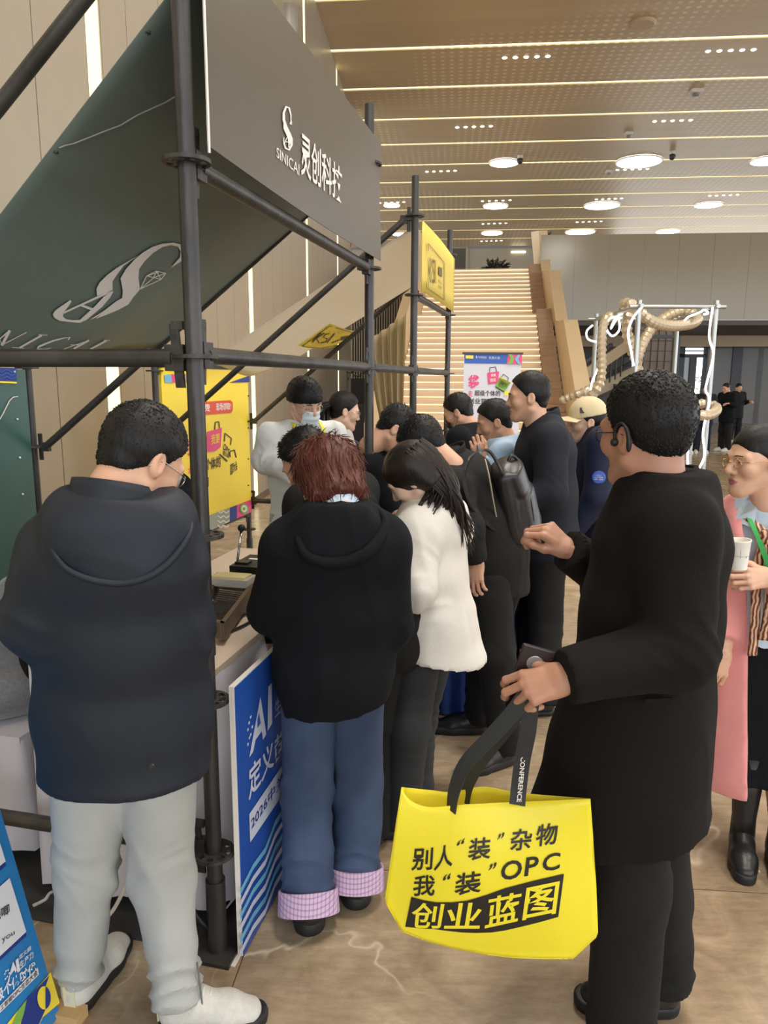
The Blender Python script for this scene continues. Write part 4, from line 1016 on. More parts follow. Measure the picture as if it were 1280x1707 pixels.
# ---------------------------------------------------------------- head
_HEAD = {}
def head_mesh(fem, h):
    key = (fem, h)
    if key in _HEAD: return _HEAD[key]
    F = Field(h)
    F.ell((0, -.012, .032), (.073, .094, .084), k=.02)
    F.seg((0, .035, .0), (0, .052, -.078), (.064, .055), (.037 if not fem else .032, .034), lat=(1, 0, 0), k=.03)
    for sx in (-1, 1):
        F.seg((sx * (.054 if not fem else .049), -.002, -.055), (sx * .018, .064, -.096), .020, .018, k=.03)
        F.ell((sx * .043, .056, -.022), (.024, .026, .026), k=.02)
        F.seg((sx * .050, .070, .022), (sx * .016, .083, .021), .010, .011, k=.014)
    F.ell((0, .074, -.098), (.021, .018, .016), k=.02)
    for sx in (-1, 1): F.ell((sx * .032, .094, .004), (.019, .014, .012), op='s', k=.012)
    for sx in (-1, 1): F.ell((sx * .0315, .074, .003), (.0165, .0125, .0125), k=.006)
    F.seg((0, .083, .016), (0, .103, -.026), .0085, .0125, k=.012)
    for sx in (-1, 1): F.ell((sx * .012, .092, -.031), (.0085, .010, .0085), k=.006)
    F.ell((0, .078, -.062), (.024, .014, .018), k=.012)
    F.ell((0, .0905, -.0575), (.021, .0075, .0055), k=.005); F.ell((0, .0885, -.0675), (.019, .0085, .0065), k=.005)
    F.seg((-.020, .096, -.0622), (.020, .096, -.0622), .0022, .0022, op='s', k=.004)
    for sx in (-1, 1): F.seg((sx * .019, .094, .0025), (sx * .043, .088, .0028), .0036, .0028, op='s', k=.003)
    for sx in (-1, 1):
        M = rotm(0, -12, 0); 
        F.ell((sx * .077, -.014, -.006), (.0095, .019, .032), M, k=.008)
        F.ell((sx * .086, -.010, -.002), (.006, .011, .020), M, op='s', k=.006)
    F.seg((0, -.022, -.03), (0, -.038, -.16), (.056 if not fem else .048, .058 if not fem else .050), (.058 if not fem else .048, .060 if not fem else .05), lat=(1, 0, 0), k=.035)
    V, Q = F.mesh()
    c = V[Q].mean(1); mi = np.zeros(len(Q), int)
    lip = (np.abs(c[:, 0]) < .0225) & (c[:, 1] > .080) & (c[:, 2] < -.0515) & (c[:, 2] > -.0745) & (((c[:, 0] / .0225) ** 2 + ((c[:, 2] + .063) / .0115) ** 2) < 1)
    mi[lip] = 1
    ev, ef, em = [], [], []
    b = MB()
    for sx in (-1, 1):
        b.ball((sx * .0315, .0755, .0030), .0109, 14, 10, 2)
        b.ball((sx * .0315, .0818, .0030), .0052, 10, 8, 3)
        # brow
        b.tube([(sx * .014, .094, .0225), (sx * .030, .0925, .0275), (sx * .046, .083, .0255), (sx * .053, .074, .021)], [.0026, .0034, .003, .0012] if not fem else [.0018, .0024, .002, .0008], 6, 3, flat=.8)
    tri = [f if len(f) == 4 else (f[0], f[1], f[2], f[2]) for f in b.f if len(f) <= 4]
    tm = [m for f, m in zip(b.f, b.m) if len(f) <= 4]
    eV, eF = np.array(b.v), np.array(tri)
    good = eF[:, 2] != eF[:, 3]
    r = merge((V, Q, mi), (eV, eF[good], np.array(tm)[good]))
    _HEAD[key] = r
    return r
# ---------------------------------------------------------------- hand (left: thumb at +x, palm faces -z, fingers along +y)
def hand_mesh(side, curl=(25, 30, 25), spread=4, thumb=(35, 30, 20), h=.003, sc=1.0, curls=None):
    F = Field(h)
    F.seg((0, -.03, 0), (0, .012, 0), (.026, .019), (.029, .018), lat=(1, 0, 0), k=.01)
    F.seg((0, .012, 0), (-.001, .078, .001), (.031, .016), (.037, .0125), lat=(1, 0, 0), k=.015)
    F.ell((.022, .032, -.010), (.017, .028, .013), k=.014); F.ell((-.022, .032, -.008), (.012, .028, .011), k=.014)
    fb = [(.030, .086, (.043, .025, .021), .0088), (.0095, .091, (.047, .029, .022), .0090), (-.0105, .087, (.043, .027, .021), .0086), (-.0295, .077, (.034, .020, .019), .0077)]
    for i, (x, y, ls, r) in enumerate(fb):
        cu = curls[i] if curls else curl
        p = Vector((x, y, .001)); a = 0.0; sp = math.radians(spread) * (x / .02)
        F.seg((x * .7, y - .035, .001), p, r * 1.1, r * 1.12, k=.008)
        for jn in range(3):
            a += math.radians(cu[jn]); d = Vector((math.sin(sp) * math.cos(a), math.cos(a) * math.cos(sp), -math.sin(a)))
            q = p + d * ls[jn]; F.seg(p, q, r * (1.08 - .08 * jn), r * (1.0 - .09 * jn), k=.0035); p = q
    a1, a2, a3 = (math.radians(t) for t in thumb)
    p = Vector((.022, .026, -.007)); d = Vector((math.sin(a1), math.cos(a1), -.35)).normalized()
    for jn, (L_, r) in enumerate(((.040, .0125), (.031, .0108), (.025, .0095))):
        q = p + d * L_; F.seg(p, q, r, r * .92, k=.008); p = q
        an = math.radians((thumb[1], thumb[2], 0)[jn]); d = (Matrix.Rotation(an, 3, 'Z') @ d); d = (d + Vector((0, 0, -.12))).normalized()
    V, Q = F.mesh()
    V = V * sc
    if side == 'R': V = V * np.array((-1, 1, 1)); Q = Q[:, ::-1]
    return V, Q
def hand_frame(wrist, fdir, palm):
    """columns x,y,z: fingers along fdir, back of hand opposite to palm direction"""
    y = Vector(fdir).normalized(); z = -Vector(palm); z = (z - y * z.dot(y)).normalized(); x = y.cross(z)
    return np.array((x, y, z)).T
def place(V, M, o): return V @ np.asarray(M).T + np.array(o)
# ---------------------------------------------------------------- figure
skin_m = {}
def skin(rgb):
    if rgb not in skin_m:
        m = mat('skin_%d' % len(skin_m), rgb, .5, var=.06, vscale=22, bump=.05, bscale=160)
        b = m.node_tree.nodes['Principled BSDF']; b.inputs['Subsurface Weight'].default_value = .12; b.inputs['Subsurface Radius'].default_value = (.01, .004, .002)
        b.inputs['Subsurface Scale'].default_value = .5
        skin_m[rgb] = m
    return skin_m[rgb]
eyew = mat('eye_white', (225, 222, 216), .25); eyed = mat('dark_iris_and_brow', (28, 22, 20), .35)
def lips(rgb): return mat('lips_%d_%d_%d' % rgb, rgb, .4)
def Vv(a): return Vector((float(a[0]), float(a[1]), float(a[2])))
class Fig:
    """a posed person: J holds joints in metres; build order: body (root), clothes, shoes, hair"""
    def __init__(s, label, J, head, fem=False, skinrgb=(206, 160, 132), lip=(176, 104, 96), hs=1.0, hh=.004, hands=None, group=None, bh=.016, foot=None, legs=True):
        s.J = J = {k: Vector(v) for k, v in J.items()}; s.fem = fem; s.hs = hs
        s.HM = rotm(*head); s.hc = J['head']
        s.lat = (J['sr'] - J['sl']).normalized(); s.up = (J['neck'] - J['pel']).normalized(); s.fwd = s.up.cross(s.lat).normalized()
        s.hlat = (J['hr'] - J['hl']).normalized()
        parts = []
        V, Q, mi = head_mesh(fem, hh); parts.append((place(V * hs, s.HM, s.hc), Q, mi))
        F = Field(bh); nb = s.hc + Vv(s.HM @ np.array((0, -.03, -.085)) * hs)
        F.seg(J['neck'] - s.up * .03, nb, .052 if not fem else .046, .05 if not fem else .044, k=.03)
        F.seg(J['pel'], J['pel'].lerp(J['neck'], .55), (.13, .085), (.125, .085), lat=s.lat, k=.05); F.seg(J['pel'].lerp(J['neck'], .55), J['neck'] - s.up * .08, (.125, .085), (.11, .07), lat=s.lat, k=.05)
        for a in 'lr':
            F.seg(J['neck'] - s.up * .04, J['s' + a], .045, .042, k=.04)
            F.seg(J['s' + a], J['e' + a], .042, .034, k=.03); F.seg(J['e' + a], J['w' + a], .034, .025, k=.02)
            if legs: F.seg(J['h' + a], J['k' + a], .068, .048, k=.04); F.seg(J['k' + a], J['a' + a], .046, .034, k=.03)
        V, Q = F.mesh(); parts.append((V, Q, 0))
        for sd in ('L', 'R'):
            hd = (hands or {}).get(sd)
            if hd is None:
                w, e = J['w' + sd.lower()], J['e' + sd.lower()]
                hd = dict(dir=(w - e), palm=(s.lat if sd == 'L' else -s.lat), h=.005)
            hd = dict(hd); dr, pm = hd.pop('dir'), hd.pop('palm')
            V, Q = hand_mesh(sd, **hd); parts.append((place(V, hand_frame(None, dr, pm), J['w' + sd.lower()]), Q, 0))
        V, Q, mi = merge(*parts)
        base = (J['al'] + J['ar']) / 2; base.z = 0
        s.sk = skin(skinrgb)
        s.o = mk('person', V, Q, [s.sk, lips(lip), eyew, eyed], None, base, mi)
        tag(s.o, label, 'person', group)
    def at(s, f, off=0.0, side=0.0): return s.J['pel'] + (s.J['neck'] - s.J['pel']) * f + s.fwd * off + s.lat * side
    def hd(s, x, y, z): return s.hc + Vv(s.HM @ np.array((x, y, z)) * s.hs)
    # ---- clothes
    def top(s, name, m, tor, hem, sleeve=(.072, .06, .056, .046), h=.011, amp=.005, freq=(9, 9, 4), k=.05, crease=.004, shoulder=.07, cuff=0.0, extra=None, mi=None, tr=.058, seed=0.0, neckcut=True, sleeves='lr', hemn=None, joint=True, armk=.045):
        """tor: list of (fraction pelvis->neck, halfwidth, halfdepth, forward offset[, side offset])"""
        J = s.J; F = Field(h); pts, rs = [], []
        for r in tor:
            f, w, d, o = r[:4]; sd = r[4] if len(r) > 4 else 0
            if f < 0:
                p = J['pel'] + Vector((0, 0, f * (J['neck'] - J['pel']).length)) + s.fwd * o + s.lat * sd
            else: p = s.at(f, o, sd)
            pts.append(p); rs.append((w, d))
        lat = [s.hlat.lerp(s.lat, min(1, max(0, (tor[i][0] + .2) / 1.0))) for i in range(len(tor))]
        F.chain(pts, rs, k=k, lat=lat)
        if hem is not None: F.clip(hem, hemn if hemn is not None else Vector((0, 0, -1)))
        top_ = s.at(.93)
        for a in 'lr': F.seg(top_, J['s' + a], tr, shoulder, k=.07)
        jn = []
        for a in sleeves:
            F.push(); r0, r1, r2, r3 = sleeve
            F.seg(J['s' + a], J['e' + a], r0, r1, k=.03); F.seg(J['e' + a], J['w' + a], r2, r3, k=.03)
            d = (J['w' + a] - J['e' + a]).normalized(); F.clip(J['w' + a] - d * cuff, d); F.pop(armk)
            if joint: jn.append((J['e' + a], d, .11, crease)); jn.append((J['s' + a] * .75 + J['e' + a] * .25, (J['e' + a] - J['s' + a]), .09, crease * .5))
        if extra: extra(F)
        if neckcut: F.clip(J['neck'] + s.up * .035, s.up)
        V, Q = F.mesh(); V = folds(V, Q, amp, freq, jn, seed)
        return mk(name, V, Q, m, s.o, mi=mi, sharp=34)
    def pants(s, m, wa=.105, kn=.085, an=.075, h=.011, amp=.005, hip=(.17, .125), hemz=.045, crease=.006, name='trousers', freq=(8, 8, 3), seed=5.0, kk=.04):
        J = s.J; F = Field(h)
        F.seg(J['pel'] + UP * .12, J['pel'] - UP * .03, (hip[0] * .93, hip[1] * .95), hip, lat=s.hlat, k=.05)
        jn = []
        for a in 'lr':
            hp = J['h' + a] - UP * .02
            F.push(); F.seg(hp, J['k' + a], wa, kn, k=.03)
            d = (J['a' + a] - J['k' + a]).normalized(); e = J['a' + a] + d * .05
            F.seg(J['k' + a], e, kn, an, k=.03); F.clip(J['a' + a] - UP * (J['a' + a].z - hemz), d); F.pop(kk)
            jn.append((J['k' + a], d, .16, crease)); jn.append((J['a' + a] - d * .02, d, .13, crease * 1.2)); jn.append((hp, (J['k' + a] - hp) + s.hlat * .3, .14, crease * .6))
        V, Q = F.mesh(); V = folds(V, Q, amp, freq, jn, seed)
        return mk(name, V, Q, m, s.o, sharp=34)
    def shoe(s, a, dr, ms, L=.29, wid=1.0, tall=.11, sole=.03, h=.006, toe=1.0, heel=None, pos=None):
        """foot under ankle a, toe along dr"""
        d = Vector(dr); d.z = 0; d.normalize(); r = Vector((d.y, -d.x, 0)); o = Vector(pos) if pos is not None else s.J['a' + a] - d * .055; o = Vector((o.x, o.y, 0))
        q = L / .29; X = lambda x, y, z: (x * wid, y * q, z)
        F = Field(h)
        F.seg(X(0, .045, .055), X(0, .10, .055), (.036 * wid, .058), (.040 * wid, .055), lat=(1, 0, 0), k=.03)
        F.seg(X(.0, .10, .052), X(.003, .18, .040), (.040 * wid, .052), (.047 * wid, .040), lat=(1, 0, 0), k=.03)
        F.seg(X(.003, .18, .040), X(.004, .242, .030), (.047 * wid, .040), (.040 * wid, .030 * toe), lat=(1, 0, 0), k=.03)
        F.seg(X(0, .05, .06), X(0, .045, tall), (.039 * wid, .045), (.040 * wid, .044), lat=(1, 0, 0), k=.03)
        F.clip((0, 0, sole * .8), (0, 0, -1)); F.clip((0, 0, tall), (0, 0, 1))
        V, Q = F.mesh(); M = np.array((r, d, UP)).T
        so = mk('shoe', place(V, M, o), Q, ms[0], s.o)
        F = Field(h); F.push()
        F.seg(X(0, .045, .02), X(.003, .18, .02), (.043 * wid, .06), (.053 * wid, .06), lat=(1, 0, 0), k=.01); F.seg(X(.003, .18, .02), X(.004, .245, .02), (.053 * wid, .06), (.043 * wid, .06), lat=(1, 0, 0), k=.01)
        F.clip((0, 0, 0), (0, 0, -1)); F.clip((0, 0, sole), (0, 0, 1)); F.pop(0)
        if heel: F.push(); F.seg(X(0, .125, 0), X(0, .15, 0), (.06, .05), lat=(1, 0, 0)); F.clip((0, 0, heel), (0, 0, 1)); F.pop(0)
        V, Q = F.mesh(); mk('sole', place(V, M, o), Q, ms[1], so)
        return so
    # ---- hair
    def hair(s, m, style='short', fringe=False, h=.0045, seed=1, n=420, length=.022, top=1.0, front=.052, nape=-.055, side=.004, vol=.011, up=.3):
        F = Field(h); v = vol
        F.ell((0, -.014, .034 + v * .3), (.073 + v, .094 + v, .084 + v * 1.25), k=.01)
        F.seg((0, -.045, .0), (0, -.052, nape + .02), (.062 + v * .5, .048 + v), (.050 + v * .4, .036 + v * .7), lat=(1, 0, 0), k=.02)
        # hairline: cut the face and what hangs under the ears
        F.clip((0, .052, .060), np.array((0, .78, -.62))) if not fringe else F.clip((0, .08, .030), np.array((0, .25, -.97)), .01)
        F.clip((0, -.04, nape), (0, .45, -.9))
        for sx in (-1, 1):
            F.ell((sx * .092, .056, -.032 + side), (.034, .052, .052), op='s', k=.008); F.ell((sx * .088, -.010, -.014 + side), (.020, .022, .032), op='s', k=.006)
        F.ell((0, .106, front - .05), (.075, .05, .052), op='s', k=.012)
        V, Q = F.mesh(); N = normals(V, Q)
        d = noise(V * np.array((45, 26, 16)) + seed) * .0012 + noise(V * np.array((150, 70, 40)) + seed) * .0007
        V = V + N * d[:, None]
        rs = np.random.RandomState(seed); c = np.array((0, -.012, .03))
        out = (np.linalg.norm((V - c) / np.array((.073, .094, .084)), axis=1) > 1.02)
        cand = np.where(out)[0]; b = MB()
        low = np.where((V[:, 1] > .0) & (V[:, 2] < .050))[0]
        for i in list(rs.choice(cand, n)) + (list(rs.choice(low, 260)) if fringe and len(low) else []):
            p = V[i]; nn = N[i]
            if style == 'short': fl = np.array((rs.normal(0, .45), .55 + rs.normal(0, .4), -.75 if p[2] < .07 else -.1)) * np.array((1, 1 if p[1] > -.04 else -.6, 1))
            else: fl = np.array((rs.normal(0, .3), rs.normal(0, .3), -1))
            t = fl - nn * (fl @ nn); t /= np.linalg.norm(t) + 1e-6
            L_ = length * rs.uniform(.6, 1.25) * (top if p[2] > .07 else .7); w = rs.uniform(.0009, .0018)
            e1 = p + (t * .6 + nn * up * .45) * L_ * .5; e2 = p + (t * 1.0 + nn * up * .3) * L_
            sd = np.cross(t, nn) * w
            k0 = len(b.v); b.v += [tuple(p - sd - nn * .002), tuple(p + sd - nn * .002), tuple(e1 - sd * .8), tuple(e1 + sd * .8), tuple(e2), tuple(p + nn * w), tuple(e1 + nn * w)]
            b.f += [(k0, k0 + 2, k0 + 6, k0 + 5), (k0 + 5, k0 + 6, k0 + 3, k0 + 1), (k0 + 2, k0 + 4, k0 + 4, k0 + 6), (k0 + 6, k0 + 4, k0 + 4, k0 + 3)]
        sV = np.array(b.v); sF = np.array([f for f in b.f]); 
        tri = sF[:, 1] == sF[:, 2]
        q4 = sF[~tri]
        # close tips as thin quads
        V2, Q2, _ = merge((V, Q, 0), (sV, q4, 0))
        return mk('hair', place(V2 * s.hs, s.HM, s.hc), Q2, m, s.o)
    def glasses(s, m, lens=True, r=.021, hz=.0, w=.0013, lensm=None):
        b = MB(); L_ = lambda p: s.hd(*p)
        for sx in (-1, 1):
            b.tube([L_((sx * .033 + r * 1.08 * math.cos(t), .098 - .006 * abs(math.cos(t)), hz + .001 + r * .86 * math.sin(t))) for t in [x * math.pi / 9 for x in range(18)]], w, 6, closed=True)
            b.tube([L_((sx * .056, .092, hz + .006)), L_((sx * .074, .06, hz + .006)), L_((sx * .079, .0, hz + .006)), L_((sx * .080, -.022, hz - .002)), L_((sx * .076, -.034, hz - .022))], w, 6)
        b.tube([L_((-.011, .0985, hz + .004)), L_((0, .102, hz + .007)), L_((.011, .0985, hz + .004))], w, 6)
        g = b.obj('glasses', m, s.o, smooth=True)
        if lens:
            for sx in (-1, 1): b = MB(); b.poly([L_((sx * .033 + r * math.cos(t), .0975 - .006 * abs(math.cos(t)), hz + .001 + r * .8 * math.sin(t))) for t in [x * math.pi / 9 for x in range(18)]]); b.obj('lens', lensm or LENS, g)
        return g
def glass_mat():
    m = bpy.data.materials.new('spectacle_lens'); m.use_nodes = True; nt = m.node_tree; nt.nodes.clear()
    o = nd(nt, 'ShaderNodeOutputMaterial'); g = nd(nt, 'ShaderNodeBsdfGlossy'); t = nd(nt, 'ShaderNodeBsdfTransparent'); x = nd(nt, 'ShaderNodeMixShader'); x.inputs[0].default_value = .07
    g.inputs['Roughness'].default_value = .02; L = nt.links.new
    L(t.outputs[0], x.inputs[1]); L(g.outputs[0], x.inputs[2]); L(x.outputs[0], o.inputs[0]); return m
LENS = glass_mat()
def hair_mat(name, rgb, rough=.42): return mat(name, rgb, rough, var=.35, vscale=40, bump=.3, bscale=60, stretch=(4, 4, .6), bdist=.004, spec=.3)
hair_black = hair_mat('black_hair', (17, 15, 14), .5); hair_brown = hair_mat('dark_brown_hair', (34, 26, 23), .42); hair_red = hair_mat('auburn_hair', (86, 44, 34), .4)
def default_pose(x, y, yaw, H=1.72, lean=0, side=0, fem=False, step=0.0, drop=0.0, tw=0.0, stance=.1):
    """standing pose; yaw: facing (0 = away from the camera); lean in degrees forward"""
    R = Vv(rotm(yaw)[:, 0]); Fw = Vv(rotm(yaw)[:, 1]); o = Vector((x, y, 0)); le = math.radians(lean)
    J = {}; J['pel'] = o + UP * (.53 * H - drop) - Fw * (.16 * H * math.sin(le) * .5)
    spd = (UP * math.cos(le) + Fw * math.sin(le) + R * math.sin(math.radians(side))).normalized()
    J['neck'] = J['pel'] + spd * (.315 * H)
    Rt = Vv(rotm(yaw + tw)[:, 0])
    hw = (.112 if not fem else .098) * H
    top = J['pel'] + spd * (.282 * H)
    J['sl'], J['sr'] = top - Rt * hw, top + Rt * hw
    J['hl'], J['hr'] = J['pel'] - R * .052 * H, J['pel'] + R * .052 * H
    nf = Fw * math.cos(le) - UP * math.sin(le)
    J['head'] = J['neck'] + spd * (.075 * H) + nf * .035
    for a, sx in (('l', -1), ('r', 1)):
        st = step * (1 if a == 'l' else -1)
        J['a' + a] = o + R * (sx * stance) + Fw * (st - .02) + UP * .085
        J['k' + a] = (J['h' + a] + J['a' + a]) / 2 + Fw * (.03 + drop * .6) + UP * .01
        J['e' + a] = J['s' + a] + R * (sx * .06) - UP * .17 * H + Fw * .02
        J['w' + a] = J['e' + a] + Fw * .12 - UP * .12 * H
    return J, R, Fw
# ================================================================== PEOPLE
def cloth_m(name, rgb, rough=.85, var=.12, b1=.25, b2=.35, **kw): return mat(name, rgb, rough, var=var, vscale=7, bump=b1, bscale=260, bump2=b2, bscale2=11, bdist=.006, **kw)
navy_nylon = mat('navy_nylon', (27, 33, 43), .6, var=.08, vscale=6, bump=.1, bscale=300, bump2=.4, bscale2=12, bdist=.006, spec=.35)
black_wool = cloth_m('black_wool', (23, 21, 20), .95, spec=.2)
black_fleece = cloth_m('black_fleece', (19, 21, 25), .95, spec=.2)
black_twill = cloth_m('black_twill', (27, 27, 26), .85, spec=.25)
white_cotton = cloth_m('white_cotton', (218, 214, 206), .8, var=.03)
sweat_white = cloth_m('white_sweatshirt', (222, 224, 222), .9, var=.03)
hood_grey = cloth_m('pale_grey_hoodie', (206, 206, 198), .9, var=.04)
grey_pants = cloth_m('pale_grey_trousers', (172, 174, 170), .8, var=.05)
denim = cloth_m('blue_denim', (50, 66, 94), .85, var=.22, rgb2=(66, 84, 114))
dark_denim = cloth_m('charcoal_denim', (40, 43, 45), .85)
navy_coat = cloth_m('navy_coat', (29, 31, 40), .85, spec=.3); navy_vest = cloth_m('deep_navy_vest', (22, 29, 54), .7, spec=.3)
lt_blue = cloth_m('light_blue_jacket', (158, 182, 204), .8, var=.06)
pinkm = cloth_m('pink_wool', (226, 146, 142), .9, var=.06, sheen=.2)
shirt_blue = cloth_m('pale_blue_shirt', (196, 212, 226), .75, var=.03)
rubber = mat('shoe_rubber', (26, 26, 27), .55); rubber_w = mat('white_sole', (205, 203, 196), .55)
blk_leather = mat('black_leather', (30, 29, 29), .38, bump=.25, bscale=120, bdist=.003)
knit_white = mat('white_mesh_knit', (204, 202, 194), .75, var=.06, vscale=60, bump=.4, bscale=220, bdist=.003)
gold = mat('gold_wire', (206, 172, 110), .25, .9); darkwire = mat('dark_wire', (40, 36, 34), .35, .5); chrome = mat('chrome', (200, 200, 200), .15, 1.0)
def ring(b, c, up, lat, rw, rd, h, tilt=0.0, n=24, flare=0.0, th=.006, a0=0, a1=2 * math.pi, mi=0, wob=0.0):
    """standing collar: an open band round the neck"""
    up = Vector(up).normalized(); x = (lat - up * lat.dot(up)).normalized(); y = up.cross(x)
    full = abs(a1 - a0 - 2 * math.pi) < 1e-6
    rows = [(0, 0), (.35, 0), (.7, 0), (1, 0), (1, 1), (.5, 1), (0, 1)]
    N = n if full else n + 1; vs = []
    for t, inn in rows:
        for k in range(N):
            a = a0 + (a1 - a0) * k / n
            rr = 1 + flare * t - (th / rw if inn else 0) + wob * math.sin(3 * a) * t
            vs.append(c + x * (rw * rr * math.cos(a)) + y * (rd * rr * math.sin(a)) + up * (h * t + tilt * math.sin(a)))
    fs = [(j * N + k, j * N + (k + 1) % N, (j + 1) * N + (k + 1) % N, (j + 1) * N + k) for j in range(len(rows) - 1) for k in range(n)]
    b.add(vs, fs, mi)
def strap(b, pts, w, side, mi=0, th=.0015):
    """a flat ribbon through points; side: across-direction (vector or list)"""
    pts = [Vector(p) for p in pts]; n = len(pts); vs = []
    for i, p in enumerate(pts):
        sd = Vector(side[i] if isinstance(side, list) else side).normalized() * (w / 2)
        t = (pts[min(i + 1, n - 1)] - pts[max(i - 1, 0)]).normalized(); nn = t.cross(sd).normalized() * th
        vs += [p - sd + nn, p + sd + nn, p + sd - nn, p - sd - nn]
    fs = [(i * 4 + k, i * 4 + (k + 1) % 4, i * 4 + 4 + (k + 1) % 4, i * 4 + 4 + k) for i in range(n - 1) for k in range(4)] + [(0, 1, 2, 3), (n * 4 - 4, n * 4 - 3, n * 4 - 2, n * 4 - 1)]
    b.add(vs, fs, mi)
def smooth_pts(pts, n=6):
    pts = [Vector(p) for p in pts]; out = []
    for i in range(len(pts) - 1):
        p0, p1, p2, p3 = pts[max(i - 1, 0)], pts[i], pts[i + 1], pts[min(i + 2, len(pts) - 1)]
        for q in range(n):
            t = q / n; out.append(.5 * ((2 * p1) + (p2 - p0) * t + (2 * p0 - 5 * p1 + 4 * p2 - p3) * t * t + (3 * p1 - p0 - 3 * p2 + p3) * t ** 3))
    return out + [pts[-1]]
def phone(c, up, nrm, label, case=None):
    up = Vector(up).normalized(); n = Vector(nrm); n = (n - up * n.dot(up)).normalized(); x = up.cross(n)
    r = empty('phone', c, label, 'phone')
    m_ = MB(); m_.box(c, (.074, .155, .009), (x, up, n)); o = m_.obj('body', case or mat('dark_phone_case', (40, 30, 30), .35), r)
    bv = o.modifiers.new('round', 'BEVEL'); bv.width = .004; bv.segments = 2
    m_ = MB(); m_.lathe(c - n * .0048 + up * .04, [(.001, -.0012), (.016, -.0012), (.018, 0)], 18, axis=n); m_.obj('camera_ring', mat('phone_lens', (150, 152, 156), .2, .5), r)
    m_ = MB(); m_.box(c + n * .0052, (.066, .145, .001), (x, up, n)); m_.obj('screen', mat('phone_screen', (24, 28, 36), .1), r)
    return r

# ---- 1: the man in navy at the near booth, seen from behind
def man_navy():
    J = dict(head=P(236, 768, 1.70), neck=P(205, 835, 1.66), pel=P(205, 1185, 1.72), sl=P(94, 908, 1.66), sr=P(268, 908, 1.72),
             el=P(58, 1035, 1.64), wl=P(120, 985, 1.92), er=P(308, 1040, 1.80), wr=P(296, 925, 1.97),
             hl=P(152, 1230, 1.71), hr=P(262, 1230, 1.73), kl=P(142, 1455, 1.80), kr=P(270, 1465, 1.80), al=G(132, 1625, .09), ar=G(296, 1662, .09))
    f = Fig('man seen from behind in a navy hooded jacket and pale grey trousers with white sneakers', J, (32, 34, 4), hs=1.0, hh=.0032,
            hands=dict(L=dict(dir=(.5, .7, .6), palm=(.8, .2, -.3), curl=(45, 45, 30)), R=dict(dir=(-.55, .15, .75), palm=(-.3, .8, .2), curl=(45, 50, 30), h=.0025)))
    hem = P(195, 1283, 1.72)
    def ex(F):
        F.ell(f.at(.865, -.085), (.155, .052, .115), np.array((f.lat, f.fwd, f.up)).T, k=.03)
        F.seg(f.at(.95, -.02, -.10), f.at(.95, -.02, .10), .062, .062, k=.05)
    f.top('jacket', navy_nylon, [(-.34, .208, .15, .0), (0, .205, .145, 0), (.4, .195, .14, 0), (.74, .185, .13, -.012), (.92, .13, .095, -.015)], hem, (.074, .070, .066, .046), h=.0085, amp=.0095, freq=(6, 6, 3), extra=ex, crease=.009, shoulder=.068, tr=.062)
    b = MB(); ring(b, J['neck'] - f.up * .014 - f.fwd * .020 - f.lat * .026, f.up + f.fwd * .38 + f.lat * .12, f.lat, .094, .096, .058, tilt=0, flare=-.04, th=.007); b.obj('collar', navy_nylon, f.o, smooth=True)
    # hood lying on the back: a lower roll with its seam
    b = MB(); pts = smooth_pts([f.at(.99, .03, .125), f.at(.93, -.085, .15), f.at(.80, -.145, .09), f.at(.745, -.152, 0), f.at(.80, -.145, -.10), f.at(.92, -.09, -.155)], 8)
    b.tube(pts, [.003 + .006 * math.sin(math.pi * i / (len(pts) - 1)) for i in range(len(pts))], 10); b.obj('hood_edge', navy_nylon, f.o, smooth=True)
    b = MB(); b.lathe(P(252, 1279, 1.5555), [(.001, -.002), (.007, -.001), (.008, .003)], 12, axis=f.fwd); b.obj('snap_button', mat('dark_snap', (52, 50, 50), .4, .4), f.o)
    f.pants(grey_pants, .098, .076, .060, h=.0085, amp=.006, hip=(.178, .13), hemz=.085, crease=.007)
    for a, d in (('l', (.16, 1, 0)), ('r', (1, .12, 0))):
        so = f.shoe(a, d, (knit_white, rubber), L=.30, wid=1.05, tall=.105, sole=.032)
        d = Vector(d).normalized(); r = Vector((d.y, -d.x, 0)); o = J['a' + a] - d * .055; o.z = 0
        b = MB()
        for i in range(5):
            y = .10 + i * .018; z = .124 - i * .012
            b.tube(smooth_pts([o + d * (y * 1.035) + r * -.030 + UP * (z - .022), o + d * (y * 1.035 + .004) + UP * z, o + d * (y * 1.035) + r * .030 + UP * (z - .022)], 4), .0026, 5)
        b.obj('lace', white_cotton, so, smooth=True)
        b = MB(); b.grid(lambda u, v: o + d * (.008 * (1 - v) - .006 + .006 * v) + r * ((u - .5) * .034) + UP * (.035 + .062 * v), 3, 3, thick=.004, nrm=-d); b.obj('heel_tab', mat('pale_heel_tab', (214, 208, 176), .6), so)
        b = MB(); b.box(o + d * .16 + UP * .034, (.098, .27, .008), (r, d, UP)); 
    # trouser side zip
    b = MB(); b.tube([J['kr'].lerp(J['ar'], t) + f.hlat * (.070 - .004 * t) - f.fwd * .035 for t in (.62, .75, .88, .98)], .0025, 6); b.obj('zip', mat('zip_grey', (120, 122, 122), .4, .6), f.o)
    f.hair(hair_black, n=1600, length=.019, vol=.012, nape=-.047, seed=2, up=.22)
    f.glasses(chrome, w=.0014)
    return f
